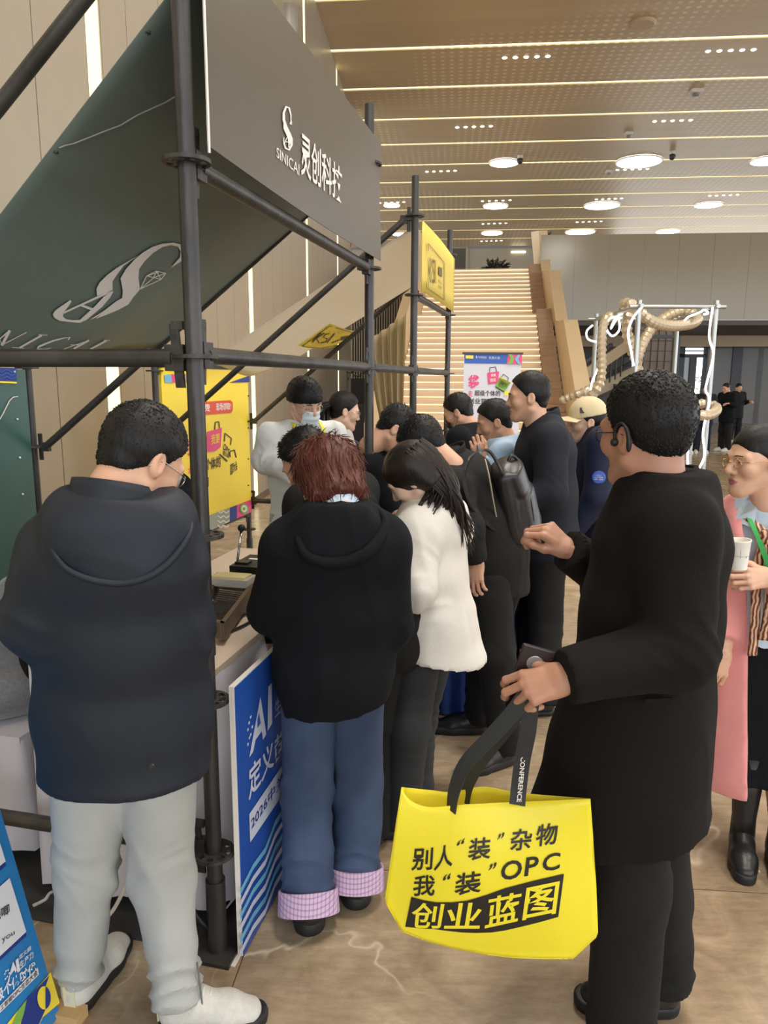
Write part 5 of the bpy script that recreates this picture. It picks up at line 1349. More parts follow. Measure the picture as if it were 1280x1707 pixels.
def woman_red():
    J = dict(head=P(546, 800, 2.32), neck=P(564, 850, 2.24), pel=P(556, 1090, 2.25), sl=P(480, 915, 2.22), sr=P(638, 905, 2.24),
             el=P(452, 1020, 2.30), wl=P(470, 1005, 2.52), er=P(648, 1040, 2.28), wr=P(620, 1010, 2.52),
             hl=P(516, 1120, 2.24), hr=P(594, 1120, 2.26), kl=P(511, 1320, 2.28), kr=P(597, 1300, 2.36), al=G(514, 1490, .11), ar=G(592, 1450, .11))
    f = Fig('woman with auburn bob in black hoodie and wide blue jeans with plaid cuffs', J, (-28, 42, 4), fem=True, hs=1.0, skinrgb=(214, 172, 148))
    hem = P(560, 1170, 2.25)
    def ex(F):
        F.ell(f.at(.84, -.09), (.14, .055, .13), np.array((f.lat, f.fwd, f.up)).T, k=.04)
    f.top('hoodie', black_fleece, [(-.34, .165, .14, 0), (-.1, .182, .15, 0), (.35, .19, .15, 0), (.74, .18, .135, -.01), (.93, .12, .09, -.01)], hem, (.076, .072, .068, .05), h=.009, amp=.009, freq=(7, 7, 3), extra=ex, shoulder=.072, tr=.06, hemn=Vector((.12, 0, -1)).normalized())
    b = MB(); pts = smooth_pts([f.at(1.0, -.02, .12), f.at(.93, -.09, .14), f.at(.80, -.165, .09), f.at(.74, -.17, 0), f.at(.80, -.165, -.09), f.at(.94, -.09, -.13)], 8)
    b.tube(pts, [.006 + .012 * math.sin(math.pi * i / (len(pts) - 1)) for i in range(len(pts))], 10); b.obj('hood_edge', black_fleece, f.o, smooth=True)
    b = MB(); ring(b, J['neck'] - f.fwd * .01 - f.up * .005, f.up + f.fwd * .45, f.lat, .072, .072, .05, flare=-.12); b.obj('shirt_collar', shirt_blue, f.o, smooth=True)
    f.pants(denim, .094, .080, .078, h=.0085, amp=.006, hip=(.165, .125), hemz=.085, name='jeans', crease=.006, kk=.008)
    plaid = bpy.data.materials.new('plaid_cuff'); plaid.use_nodes = True; nt = plaid.node_tree; bs = nt.nodes['Principled BSDF']; bs.inputs['Roughness'].default_value = .8
    tc = nd(nt, 'ShaderNodeTexCoord'); r0 = None
    for ax, (c1, c2) in zip('XZ', (((186, 160, 200), (222, 205, 222)), ((170, 150, 190), (232, 214, 224)))):
        w = nd(nt, 'ShaderNodeTexWave', bands_direction=ax); w.inputs['Scale'].default_value = 26 if ax == 'X' else 22; nt.links.new(tc.outputs['Object'], w.inputs[0])
        r = nd(nt, 'ShaderNodeValToRGB'); r.color_ramp.elements[0].color = (*lin(c1), 1); r.color_ramp.elements[1].color = (*lin(c2), 1); r.color_ramp.elements[1].position = .35; nt.links.new(w.outputs[0], r.inputs[0])
        if r0: mx = nd(nt, 'ShaderNodeMixRGB', blend_type='MULTIPLY'); mx.inputs[0].default_value = .8; nt.links.new(r0.outputs[0], mx.inputs[1]); nt.links.new(r.outputs[0], mx.inputs[2]); nt.links.new(mx.outputs[0], bs.inputs[0])
        r0 = r
    for a in 'lr':
        b = MB(); c = J['a' + a] + (J['a' + a] - J['k' + a]).normalized() * .055; ring(b, c, (J['k' + a] - J['a' + a]), f.hlat, .100, .100, .070, flare=-.03, th=.008, n=30); b.obj('jean_cuff', plaid, f.o, smooth=True)
        f.shoe(a, (-.25, 1, 0), (blk_leather, rubber), L=.26, wid=1.18, tall=.10, sole=.05)
    # bob: a full cap of hair hanging to the jaw
    F = Field(.006); F.ell((0, -.018, .036), (.094, .112, .102), k=.02)
    F.seg((0, -.030, .03), (0, -.040, -.085), (.097, .092), (.092, .078), lat=(1, 0, 0), k=.03)
    F.ell((0, .12, -.05), (.075, .10, .105), op='s', k=.02); F.clip((0, -.03, -.125), (0, -.25, -.97), .02)
    V, Q = F.mesh(); N = normals(V, Q); V = V + N * (noise(V * np.array((42, 42, 9)) + 3) * .006 + noise(V * np.array((120, 120, 22))) * .0025)[:, None]
    rs = np.random.RandomState(5); b = MB(); cand = np.where((V[:, 1] < .06))[0]
    for i in rs.choice(cand, 650):
        p = Vector(V[i]); nn = Vector(N[i]); t = Vector((rs.normal(0, .2), rs.normal(0, .2), -1)); t = (t - nn * t.dot(nn)); 
        if t.length < .2: continue
        t.normalize(); L_ = rs.uniform(.03, .075); b.tube([p - nn * .002, p + t * L_ * .5 + nn * .005, p + t * L_ + nn * rs.uniform(-.004, .010)], [.0016, .0014, .0003], 4, cap=False)
    sF = np.array(b.f); V2, Q2, _ = merge((V, Q, 0), (np.array(b.v), sF, 0))
    mk('hair', place(V2, f.HM, f.hc), Q2, hair_red, f.o)
    return f
def man_behind_bob():
    J, R, Fw = default_pose(-.16, 2.86, -62, 1.72, lean=34)
    d = P(512, 772, 2.80) - J['head']; d.z = 0
    for k in J: J[k] = J[k] + Vector((d.x, d.y, 0)) * .9
    J['head'] = P(512, 770, 2.80)
    J['neck'] = J['head'] - Fw * .06 - UP * .10
    f = Fig('man bowed over the counter, only spiky black hair and nose showing past the auburn bob', J, (-66, 40, 0), hh=.005)
    f.top('jacket', black_twill, [(-.2, .18, .14, 0), (.3, .18, .14, 0), (.75, .18, .13, 0), (.93, .13, .09, 0)], None, h=.014)
    f.pants(black_twill, h=.015)
    for a in 'lr': f.shoe(a, Fw, (blk_leather, rubber), h=.009)
    f.hair(hair_black, n=500, length=.030, up=1.1, seed=11)
    return f
def woman_long():
    J = dict(head=P(688, 795, 2.72), neck=P(716, 842, 2.76), pel=P(708, 1035, 2.72), sl=P(694, 892, 2.60), sr=P(752, 880, 2.88),
             el=P(690, 985, 2.50), wl=P(652, 965, 2.66), er=P(722, 975, 2.95), wr=P(660, 960, 2.92),
             hl=P(696, 1075, 2.64), hr=P(716, 1075, 2.80), kl=P(678, 1215, 2.60), kr=P(692, 1200, 2.76), al=G(668, 1350, .10), ar=G(690, 1325, .10))
    f = Fig('woman with long straight dark hair in a white jacket and charcoal jeans', J, (-72, 38, -6), fem=True, skinrgb=(226, 188, 166), lip=(190, 112, 106), hh=.0032)
    hem = P(720, 1080, 2.72)
    def ex(F): F.ell(f.at(.86, -.09), (.12, .05, .10), np.array((f.lat, f.fwd, f.up)).T, k=.03)
    f.top('jacket', white_cotton, [(-.35, .205, .195, -.045), (0, .19, .165, -.02), (.4, .18, .145, 0), (.75, .172, .13, 0), (.93, .12, .09, 0)], hem, (.072, .066, .062, .048), h=.0085, amp=.010, freq=(10, 10, 4), extra=ex, hemn=Vector((-.20, 0, -1)).normalized(), crease=.010)
    b = MB(); ring(b, J['neck'] - f.fwd * .005, f.up + f.fwd * .4, f.lat, .078, .074, .05, flare=.1); b.obj('collar', white_cotton, f.o, smooth=True)
    for v in (1012, 1048, 1084):
        b = MB(); b.ball(P(661 - (v - 1048) * .05, v, 2.585), .0075, 10, 6); b.obj('button', rubber, f.o, smooth=True)
    f.pants(dark_denim, .092, .078, .070, h=.01, amp=.004, hip=(.155, .125), hemz=.05)
    for a in 'lr': f.shoe(a, (-1, -.1, 0), (blk_leather, rubber), L=.25, wid=.95, sole=.035)
    # long hair: cap, then a curtain of locks falling over the shoulder and back
    F = Field(.005); F.ell((0, -.016, .036), (.092, .108, .096), k=.02); F.seg((0, -.035, .03), (0, -.065, -.06), (.095, .075), (.09, .06), lat=(1, 0, 0), k=.03)
    F.ell((0, .105, -.035), (.068, .070, .092), op='s', k=.012); F.clip((0, -.02, -.075), (0, -.2, -.98))
    V, Q = F.mesh(); N = normals(V, Q); V = V + N * (noise(V * np.array((60, 30, 12)) + 3) * .003)[:, None]
    V = place(V, f.HM, f.hc)
    rs = np.random.RandomState(9); b = MB()
    ends = [P(788, 905, 2.78), P(760, 915, 2.72), P(728, 885, 2.66), P(700, 870, 2.62)]
    for i in range(520):
        a = rs.uniform(-1.25, 1.25)        # round the back of the head, left ear to right ear
        h0 = rs.uniform(-.03, .06)
        p0 = f.hd(-.083 * math.sin(a) * 1.0, -.016 - .098 * math.cos(a), h0 + .035); p1 = f.hd(-.088 * math.sin(a), -.03 - .10 * math.cos(a) * 1.0, h0 - .05)
        t = (a + 1.25) / 2.5; t = 1 - t if False else t
        q = t * 3; k = min(int(q), 2); e = ends[::-1][k].lerp(ends[::-1][k + 1], q - k)
        e = e + Vector((rs.normal(0, .012), rs.normal(0, .018), rs.uniform(-.045, .07)))
        m1 = p1.lerp(e, .45) + Vector((.02, -.03, .012)) + Vector((rs.normal(0, .008), rs.normal(0, .01), 0))
        r0 = rs.uniform(.0036, .0066)
        b.tube(smooth_pts([p0, p1, m1, e], 4), [r0] * 4 + [r0 * .95] * 4 + [r0 * (1 - .2 * q_) for q_ in range(5)], 5, cap=False)
    sF = np.array(b.f); V2, Q2, _ = merge((V, Q, 0), (np.array(b.v), sF, 0))
    mk('hair', V2, Q2, hair_brown, f.o)
    return f
def man_backpack():
    J = dict(head=P(704, 742, 3.28), neck=P(742, 768, 3.34), pel=P(826, 935, 3.38), sl=P(750, 815, 3.14), sr=P(775, 800, 3.52),
             el=P(776, 880, 3.08), wl=P(794, 935, 3.10), er=P(728, 850, 3.52), wr=P(690, 850, 3.42),
             hl=P(816, 960, 3.28), hr=P(838, 960, 3.46), kl=P(826, 1095, 3.20), kr=P(806, 1085, 3.46), al=G(842, 1235, .11), ar=G(800, 1185, .11))
    f = Fig('man in black stooping forward with a black leather backpack and black boots', J, (-72, 42, 0), hh=.005,
            hands=dict(L=dict(dir=(-.05, -.1, -1), palm=(.5, .85, 0), curl=(22, 28, 20), spread=6, h=.003), R=dict(dir=(-1, 0, -.2), palm=(0, 0, -1))))
    f.top('jacket', black_twill, [(-.22, .18, .16, .0), (.1, .185, .165, 0), (.45, .19, .155, -.02), (.78, .185, .14, -.02), (.95, .12, .09, 0)], P(835, 985, 3.38), (.082, .074, .070, .048), h=.011, amp=.006, shoulder=.078)
    b = MB(); ring(b, J['neck'] - f.fwd * .02, f.up, f.lat, .088, .085, .04, flare=.15); b.obj('hood_collar', black_twill, f.o, smooth=True)
    f.pants(black_twill, .10, .085, .072, h=.011, hip=(.17, .13), hemz=.06)
    for a, d in (('l', (-.9, -.5, 0)), ('r', (-1, -.02, 0))): f.shoe(a, d, (blk_leather, rubber), L=.31, wid=1.08, tall=.14, sole=.04, h=.007)
    f.hair(hair_black, n=900, length=.026, up=.4, seed=4)
    return f
def man_tall():
    J = dict(head=P(880, 662, 3.86), neck=P(903, 700, 3.90), pel=P(912, 905, 3.92), sl=P(918, 735, 3.70), sr=P(902, 728, 4.08),
             el=P(918, 822, 3.62), wl=P(862, 838, 3.60), er=P(886, 822, 4.1), wr=P(850, 815, 4.0),
             hl=P(910, 925, 3.84), hr=P(908, 925, 4.02), kl=P(908, 1045, 3.84), kr=P(890, 1040, 4.0), al=G(908, 1160, .10), ar=G(884, 1140, .10))
    f = Fig('tall man in a dark navy jacket standing in profile behind the backpack', J, (-80, 6, 0), hs=1.02, hh=.0045)
    f.top('jacket', navy_coat, [(-.15, .19, .165, .0), (0, .19, .165, 0), (.4, .19, .16, 0), (.75, .19, .15, -.01), (.93, .13, .10, -.01)], P(910, 925, 3.9), (.085, .078, .074, .052), h=.011, amp=.005, shoulder=.08, tr=.066)
    b = MB(); ring(b, J['neck'] - f.fwd * .02 - UP * .01, f.up + f.fwd * .3, f.lat, .082, .085, .05, flare=.05); b.obj('collar', navy_coat, f.o, smooth=True)
    f.pants(black_twill, .105, .088, .075, h=.011, hip=(.175, .14), hemz=.05)
    for a in 'lr': f.shoe(a, (-1, -.05, 0), (blk_leather, rubber), L=.29, h=.008)
    f.hair(hair_black, n=500, length=.014, vol=.010, seed=6, up=.3)
    return f
def man_blue():
    J, R, Fw = default_pose(0, 0, -80, 1.66, lean=10)
    J['head'] = J['neck'] + Fw * .05 + UP * .12
    d = P(824, 690, 4.3) - J['head']; d.z = 0
    for k in J: J[k] = J[k] + d
    J['wl'] = P(800, 768, 3.98); J['el'] = P(828, 800, 4.1); J['wr'] = P(845, 775, 4.3); J['er'] = P(858, 800, 4.45)
    f = Fig('man in a light blue hooded jacket looking down at his phone', J, (-84, 20, 0), hh=.005, skinrgb=(198, 148, 120), hands=dict(L=dict(dir=(-.2, -.1, 1), palm=(0, 1, .1), curl=(40, 50, 30), h=.004), R=dict(dir=(-.5, 0, .8), palm=(-.5, .8, 0), curl=(40, 50, 30), h=.004)))
    def ex(F): F.ell(f.at(.93, -.10), (.13, .07, .09), np.array((f.lat, f.fwd, f.up)).T, k=.03)
    f.top('jacket', lt_blue, [(-.2, .19, .15, 0), (.4, .185, .15, 0), (.75, .18, .14, 0), (.93, .13, .1, 0)], J['pel'] - UP * .1, h=.012, extra=ex, amp=.008)
    f.pants(dark_denim, h=.014)
    for a in 'lr': f.shoe(a, Fw, (knit_white, rubber_w), h=.009)
    f.hair(hair_black, n=420, length=.02, seed=8)
    phone(P(806, 762, 3.97), (-.25, .1, 1), (-.8, .5, .3), 'silver phone held up by the man in light blue', mat('silver_phone', (196, 198, 200), .3, .6))
    phone(P(842, 768, 4.22), (-.05, .1, 1), (-.8, .5, .2), 'dark phone held upright behind the silver phone', mat('grey_phone', (70, 76, 72), .35))
    return f
def man_maskblack():
    J, R, Fw = default_pose(0, 0, -62, 1.70, lean=12)
    J['head'] = J['neck'] + Fw * .07 + UP * .11
    d = P(764, 678, 5.1) - J['head']; d.z = 0
    for k in J: J[k] = J[k] + d
    f = Fig('man in black with a black face mask bending by the far banner pole', J, (-66, 28, 0), hh=.0055)
    f.top('jacket', black_fleece, [(-.2, .19, .15, 0), (.4, .185, .15, 0), (.75, .18, .14, 0), (.93, .13, .1, 0)], J['pel'] - UP * .1, h=.013)
    f.pants(black_twill, h=.015)
    for a in 'lr': f.shoe(a, Fw, (blk_leather, rubber), h=.009)
    f.hair(hair_black, n=420, length=.024, up=.7, seed=12)
    face_mask(f, mat('black_mask', (34, 32, 32), .8))
    return f
def face_mask(f, m):
    def fn(u, v):
        a = (u - .5) * 2.5; z = -.012 - .095 * v; bul = .012 * math.sin(math.pi * v)
        return f.hd(.062 * math.sin(a), .052 + (.052 + bul) * math.cos(a) * (1 - .12 * v) + (.004 * math.sin(v * 18) if .2 < v < .8 else 0), z)
    b = MB(); b.grid(fn, 16, 12, thick=.002, nrm=f.HM[:, 1]); o = b.obj('face_mask', m, f.o, smooth=True)
    b = MB()
    for sx in (-1, 1):
        for z in (-.02, -.09): b.tube(smooth_pts([f.hd(sx * .060, .068, z), f.hd(sx * .075, .03, (z - .02) * .7), f.hd(sx * .082, -.018, -.005 + (z + .055) * .6)], 4), .0012, 5)
    b.obj('ear_loop', m, o)
def man_white():
    J, R, Fw = default_pose(0, 0, 152, 1.76, lean=4)
    d = P(508, 676, 4.35) - J['head']; d.z = 0
    for k in J: J[k] = J[k] + d
    J['head'] = P(508, 672, 4.33)
    J['er'] = P(444, 768, 4.30); J['wr'] = P(492, 796, 4.08); J['el'] = P(560, 775, 4.45); J['wl'] = P(520, 800, 4.15)
    f = Fig('man in a white sweatshirt with face mask, glasses and a yellow lanyard', J, (138, 20, 4), hs=1.04, skinrgb=(214, 168, 142), hh=.0035, hands=dict(R=dict(dir=(.9, -.3, -.2), palm=(0, .8, -.4)), L=dict(dir=(-.6, -.6, -.3), palm=(0, .5, -.8))))
    f.top('sweatshirt', sweat_white, [(-.28, .175, .135, 0), (-.1, .185, .145, .0), (.4, .185, .14, 0), (.75, .18, .13, 0), (.93, .12, .09, 0)], J['pel'] - UP * .13, (.070, .066, .064, .046), h=.0095, amp=.011, freq=(12, 12, 7), crease=.014, shoulder=.064, tr=.048)
    b = MB(); ring(b, J['neck'] - UP * .012 + f.fwd * .012, f.up - f.fwd * .3, f.lat, .078, .080, .022, th=.012); b.obj('neckband', sweat_white, f.o, smooth=True)
    f.pants(grey_pants, h=.014)
    for a in 'lr': f.shoe(a, Fw, (knit_white, rubber_w), h=.009)
    f.hair(hair_black, fringe=True, n=900, length=.03, vol=.020, front=.004, side=-.012, seed=14, up=.2)
    face_mask(f, mat('pale_mask', (214, 224, 232), .75)); f.glasses(chrome, r=.024)
    lanyard(f, mat('yellow_ribbon', (226, 222, 60), .5), .30, .02)
    return f
def lanyard(f, m, drop=.3, w=.016, z0=.0):
    b = MB(); J = f.J
    for sx in (-1, 1):
        pts = smooth_pts([J['neck'] - f.fwd * .03 + f.lat * (sx * .07) + UP * .03, J['neck'] + f.fwd * .105 + f.lat * (sx * .085) + UP * .005, J['neck'] + f.fwd * .195 + f.lat * (sx * .055) - UP * (.14 + z0), J['neck'] + f.fwd * .215 + f.lat * (sx * .012) - UP * drop], 5)
        strap(b, pts, w, f.lat)
    b.obj('lanyard', m, f.o)
def woman_pony():
    J, R, Fw = default_pose(0, 0, 76, 1.66, lean=6, fem=True)
    d = P(574, 688, 4.95) - J['head']; d.z = 0
    for k in J: J[k] = J[k] + d
    J['head'] = P(574, 686, 4.95)
    f = Fig('woman with a ponytail in a pale grey hoodie facing the second booth', J, (72, 14, 0), fem=True, skinrgb=(222, 180, 156), hh=.005)
    def ex(F): F.ell(f.at(.90, -.09), (.13, .06, .11), np.array((f.lat, f.fwd, f.up)).T, k=.03)
    f.top('hoodie', hood_grey, [(-.2, .18, .14, 0), (.4, .18, .145, 0), (.75, .175, .135, 0), (.93, .13, .1, 0)], J['pel'] - UP * .12, h=.012, extra=ex, amp=.008)
    f.pants(black_twill, h=.015)
    for a in 'lr': f.shoe(a, Fw, (knit_white, rubber_w), h=.009)
    f.hair(hair_black, n=300, length=.02, seed=15, up=.05, nape=-.05)
    b = MB(); rs = np.random.RandomState(2)
    for i in range(60):
        j = Vector(rs.normal(0, .008, 3)); b.tube(smooth_pts([f.hd(0, -.10, .02) + j, f.hd(0, -.155, -.02) + j * 1.5, f.hd(0, -.15, -.12) + j * 2, f.hd(.0, -.12, -.20) + j * 1.2], 3), [.006, .007, .007, .007, .007, .006, .005, .004, .003, .001], 5, cap=False)
    b.obj('ponytail', hair_black, f.o, smooth=True)
    f.glasses(chrome)
    b = MB()
    for sx in (-1, 1): strap(b, smooth_pts([f.at(.98, .06, sx * .05), f.at(.90, .15, sx * .04), f.at(.80, .17, sx * .03)], 4), .006, f.lat)
    b.obj('drawstring', mat('blue_grey_cord', (96, 112, 132), .6), f.o)
    return f
def man_staff():
    J, R, Fw = default_pose(-.22, 4.0, 88, 1.70, lean=36)
    d = P(628, 752, 4.02) - J['neck']
    for k in J: J[k] = J[k] + Vector((d.x, d.y, 0))
    J['head'] = P(660, 716, 3.92); J['neck'] = P(630, 752, 4.02)
    J['er'] = J['sr'] + Fw * .12 - UP * .26; J['wr'] = J['er'] + Fw * .22 - UP * .05; J['el'] = J['sl'] + Fw * .12 - UP * .26; J['wl'] = J['el'] + Fw * .22 - UP * .05
    f = Fig('person in black with a yellow lanyard bowed low beside the second pole', J, (84, 44, 0), hh=.005)
    f.top('jacket', black_fleece, [(-.2, .19, .15, 0), (.4, .185, .15, 0), (.75, .18, .14, 0), (.93, .13, .1, 0)], None, h=.012)
    f.pants(black_twill, h=.015)
    for a in 'lr': f.shoe(a, Fw, (blk_leather, rubber), h=.009)
    f.hair(hair_black, n=600, length=.032, up=.9, seed=17)
    b = MB(); strap(b, smooth_pts([P(622, 735, 3.90), P(618, 752, 3.84), P(624, 768, 3.86), P(628, 785, 3.9)], 4), .022, (1, .2, .1)); b.obj('lanyard', mat('yellow_ribbon', (226, 222, 60), .5), f.o)
    return f
def man_cap():
    J, R, Fw = default_pose(0, 0, -78, 1.74, lean=6)
    d = P(986, 712, 4.3) - J['head']; d.z = 0
    for k in J: J[k] = J[k] + d
    J['head'] = P(977, 703, 4.3)
    f = Fig('man in a beige cap and deep navy jacket wearing a round blue badge', J, (-84, 5, 0), skinrgb=(206, 164, 138), hh=.004)
    f.top('jacket', navy_vest, [(-.2, .20, .17, 0), (.4, .195, .165, 0), (.75, .19, .15, 0), (.93, .13, .1, 0)], J['pel'] - UP * .12, (.085, .076, .074, .05), h=.011, shoulder=.08)
    b = MB(); ring(b, J['neck'] - UP * .015, f.up + f.fwd * .2, f.lat, .080, .082, .05, flare=-.1); b.obj('shirt_collar', shirt_blue, f.o, smooth=True)
    f.pants(black_twill, h=.014)
    for a in 'lr': f.shoe(a, Fw, (knit_white, rubber_w), h=.009)
    f.hair(hair_black, n=300, length=.012, seed=19, up=.1)
    capm = mat('beige_cap_cloth', (206, 190, 152), .85, var=.05, vscale=20, bump=.2, bscale=300)
    F = Field(.0045); F.ell((0, -.012, .048), (.089, .109, .098), k=.01); F.clip((0, 0, .030), (0, -.10, -1)); V, Q = F.mesh(); co = mk('cap', place(V, f.HM, f.hc), Q, capm, f.o)
    def brim(u, v):
        a = (u - .5) * 2.1; r = .088 + .085 * v * (math.cos(a * .75))
        return f.hd(r * math.sin(a) * .95, -.012 + r * math.cos(a) * 1.12, .040 - .008 * v * v - .03 * math.sin(a) ** 2)
    b = MB(); b.grid(brim, 18, 6, thick=.003, nrm=f.HM[:, 2]); b.obj('brim', capm, co, smooth=True)
    b = MB(); b.grid(lambda u, v: f.hd(-.0855 + .012 * v, .022 + u * .022, .055 + v * .032), 2, 4, thick=.002, nrm=f.HM[:, 0] * -1); b.obj('cap_label', rubber, co)
    c = P(998, 796, 3.99); nv = (CAM - c).normalized() * .6 + Vector((-.3, -.8, .1)); nv.normalize()
    b = MB(); b.lathe(c, [(.001, .006), (.030, .005), (.036, .003), (.037, 0), (.001, 0)], 24, axis=nv); bo = b.obj('badge', mat('badge_blue', (50, 86, 176), .35), f.o)
    x = UP.cross(nv).normalized(); y = nv.cross(x); b = MB()
    for s_, yy, w in (('AI无上', .012, .028), ('人工智能', .001, .046), ('大会', -.010, .052)): put_text(b, s_, lambda a, d_, yy=yy, w=w: c + nv * .0068 + x * ((a - .5) * w) + y * (yy - .004 + d_ * .008), 0)
    b.obj('badge_print', prt_white, bo)
    return f
def man_black():
    J = dict(head=P(1076, 722, 1.70), neck=P(1100, 806, 1.70), pel=P(1068, 1160, 1.70), sl=P(1128, 880, 1.52), sr=P(1085, 872, 1.92),
             el=P(1130, 1085, 1.48), wl=P(946, 1128, 1.44), er=P(1058, 985, 2.02), wr=P(950, 918, 1.92),
             hl=P(1060, 1220, 1.62), hr=P(1078, 1215, 1.80), kl=P(1046, 1475, 1.60), kr=P(1092, 1490, 1.82), al=G(1034, 1740, .10), ar=G(1104, 1628, .10))
    f = Fig('man in a black coat seen from behind, with earbud and glasses, holding the yellow bag', J, (-27, 4, -2), hs=1.06, hh=.0028, skinrgb=(180, 132, 108),
            hands=dict(L=dict(dir=(-.93, .12, -.35), palm=(.25, .75, -.65), curls=[(28, 42, 25), (30, 45, 30), (48, 58, 35), (55, 60, 35)], thumb=(44, -18, -10), spread=5, h=.0022, sc=1.02),
                       R=dict(dir=(-.72, .08, .62), palm=(-.35, .55, -.65), curls=[(48, 62, 40), (58, 70, 45), (62, 72, 45), (64, 72, 45)], thumb=(30, 25, 25), h=.0024)))
    hemc = P(1060, 1385, 1.62)
    def ex(F):
        F.seg(f.at(.98, -.03, -.08), f.at(.98, -.03, .08), .072, .072, k=.05)
    f.top('coat', black_wool, [(-.64, .215, .222, .035), (-.25, .21, .18, .02), (0, .195, .162, .005), (.4, .18, .152, -.005), (.75, .18, .142, -.015), (.93, .13, .10, -.015)], hemc, (.078, .074, .072, .056), h=.0085, amp=.006, freq=(6, 6, 2.6), extra=ex, shoulder=.075, tr=.066, crease=.006, hemn=Vector((.16, 0, -1)).normalized(), cuff=-.004)
    b = MB(); ring(b, J['neck'] - f.fwd * .004 - f.up * .030, f.up + f.fwd * .22, f.lat, .094, .098, .058, flare=-.08, th=.010); b.obj('collar', black_wool, f.o, smooth=True)
    b = MB(); c = P(1098, 1168, 1.485); b.box(c, (.06, .006, .012), (Vector((1, .05, .03)).normalized(), sdv, UP)); b.obj('pocket_flap', black_wool, f.o)
    f.pants(black_twill, .10, .088, .078, h=.009, amp=.005, hip=(.165, .15), hemz=.085, crease=.006)
    f.shoe('l', (-1, .1, 0), (blk_leather, rubber), L=.29, wid=1.05); f.shoe('r', (-1, .02, 0), (blk_leather, rubber), L=.30, wid=1.05, sole=.035)
    f.hair(hair_black, n=2600, length=.021, vol=.011, nape=-.036, seed=21, up=.12, side=.0)
    f.glasses(darkwire, w=.0017)
    b = MB(); b.tube(smooth_pts([f.hd(-.084, .004, -.012), f.hd(-.088, .0, .012), f.hd(-.088, -.018, .026), f.hd(-.087, -.034, .010), f.hd(-.084, -.036, -.022)], 5), [.004] * 6 + [.0035] * 8 + [.005] * 7, 8); b.ball(f.hd(-.083, -.034, -.018), (.006, .008, .018), 10, 8); b.ball(f.hd(-.086, .004, -.014), .0095, 10, 8)
    b.obj('earbud', rubber, f.o, smooth=True)
    return f
def woman_pink():
    J = dict(head=P(1262, 768, 2.50), neck=P(1272, 838, 2.56), pel=P(1270, 1040, 2.60), sl=P(1345, 885, 2.52), sr=P(1205, 880, 2.62),
             el=P(1362, 1000, 2.42), wl=P(1284, 962, 2.32), er=P(1196, 1000, 2.60), wr=P(1206, 1085, 2.50),
             hl=P(1300, 1080, 2.60), hr=P(1245, 1080, 2.62), kl=P(1290, 1240, 2.58), kr=P(1240, 1240, 2.58), al=G(1300, 1395, .11), ar=G(1238, 1380, .11))
    f = Fig('woman in a pink coat with gold glasses, green lanyard and patterned scarf', J, (-97, 4, 0), fem=True, hs=1.0, hh=.0028, skinrgb=(214, 170, 142), lip=(170, 104, 98), 
            hands=dict(L=dict(dir=(-.95, -.2, -.02), palm=(-.25, .80, -.2), curls=[(30, 40, 25), (32, 42, 25), (34, 42, 25), (36, 42, 25)], thumb=(40, 10, 10), h=.0025, sc=.95), R=dict(dir=(-.2, 0, -1), palm=(0, 1, 0))))
    f.top('shirt', shirt_blue, [(-.1, .15, .11, .02), (.4, .15, .115, .02), (.75, .155, .115, .015), (.95, .11, .085, .01)], J['pel'] - UP * .12, h=.010, sleeves='', shoulder=.05, tr=.05)
    # coat: open at the front
    def ex(F):
        F.push()
        F.seg(f.at(-.75, .30), f.at(.98, .22), (.062, .20), (.088, .16), lat=f.lat, k=.01)
        F.pop(0)
    J2 = f.J
    F = Field(.0095); pts = [J['pel'] - UP * .55, J['pel'], f.at(.4), f.at(.75), f.at(.93)]
    F.chain(pts, [(.235, .19), (.195, .155), (.185, .15), (.185, .14), (.125, .10)], k=.04, lat=f.lat)
    for a in 'lr': F.seg(f.at(.93), J['s' + a], .062, .074, k=.06)
    F.seg(f.at(-1.3, .20), f.at(.55, .19), (.062, .22), (.058, .22), lat=f.lat, k=.01, op='s'); F.seg(f.at(.5, .19), f.at(1.15, .10), (.058, .20), (.10, .16), lat=f.lat, k=.015, op='s')
    F.clip(P(1262, 1300, 2.6), Vector((0, 0, -1)))
    for a in 'lr':
        F.push(); F.seg(J['s' + a], J['e' + a], .078, .070, k=.03); F.seg(J['e' + a], J['w' + a], .068, .052, k=.03); d = (J['w' + a] - J['e' + a]).normalized(); F.clip(J['w' + a] - d * .04, d); F.pop(.04)
    F.clip(J['neck'] + UP * .02, UP)
    V, Q = F.mesh(); V = folds(V, Q, .006, (8, 8, 3), [(J['el'], J['wl'] - J['el'], .11, .006)]); mk('coat', V, Q, pinkm, f.o)
    b = MB()
    for sx in (-1, 1):
        pts = [f.at(1.02, .0, sx * .085), f.at(.93, .115, sx * .10), f.at(.72, .165, sx * .085), f.at(.45, .175, sx * .062)]
        strap(b, smooth_pts(pts, 5), .055, [f.lat * 1 + f.fwd * (-.5 * sx)] * 16, th=.004)
    b.obj('lapel', pinkm, f.o, smooth=True)
    b = MB()
    for sx in (-1, 1): b.poly([f.at(1.06, .035, sx * .06), f.at(1.03, .115, sx * .028), f.at(.90, .150, sx * .04), f.at(.93, .110, sx * .105)], thick=.004, nrm=-f.fwd)
    b.obj('shirt_collar', shirt_blue, f.o)
    # skirt and boots
    F = Field(.012); F.seg(J['pel'] + UP * .05, J['pel'] - UP * .62, (.165, .13), (.20, .165), lat=f.lat); F.clip(Vector((0, 0, .30)), Vector((0, 0, -1))); V, Q = F.mesh(); V = folds(V, Q, .008, (10, 10, 2)); mk('skirt', V, Q, black_fleece, f.o)
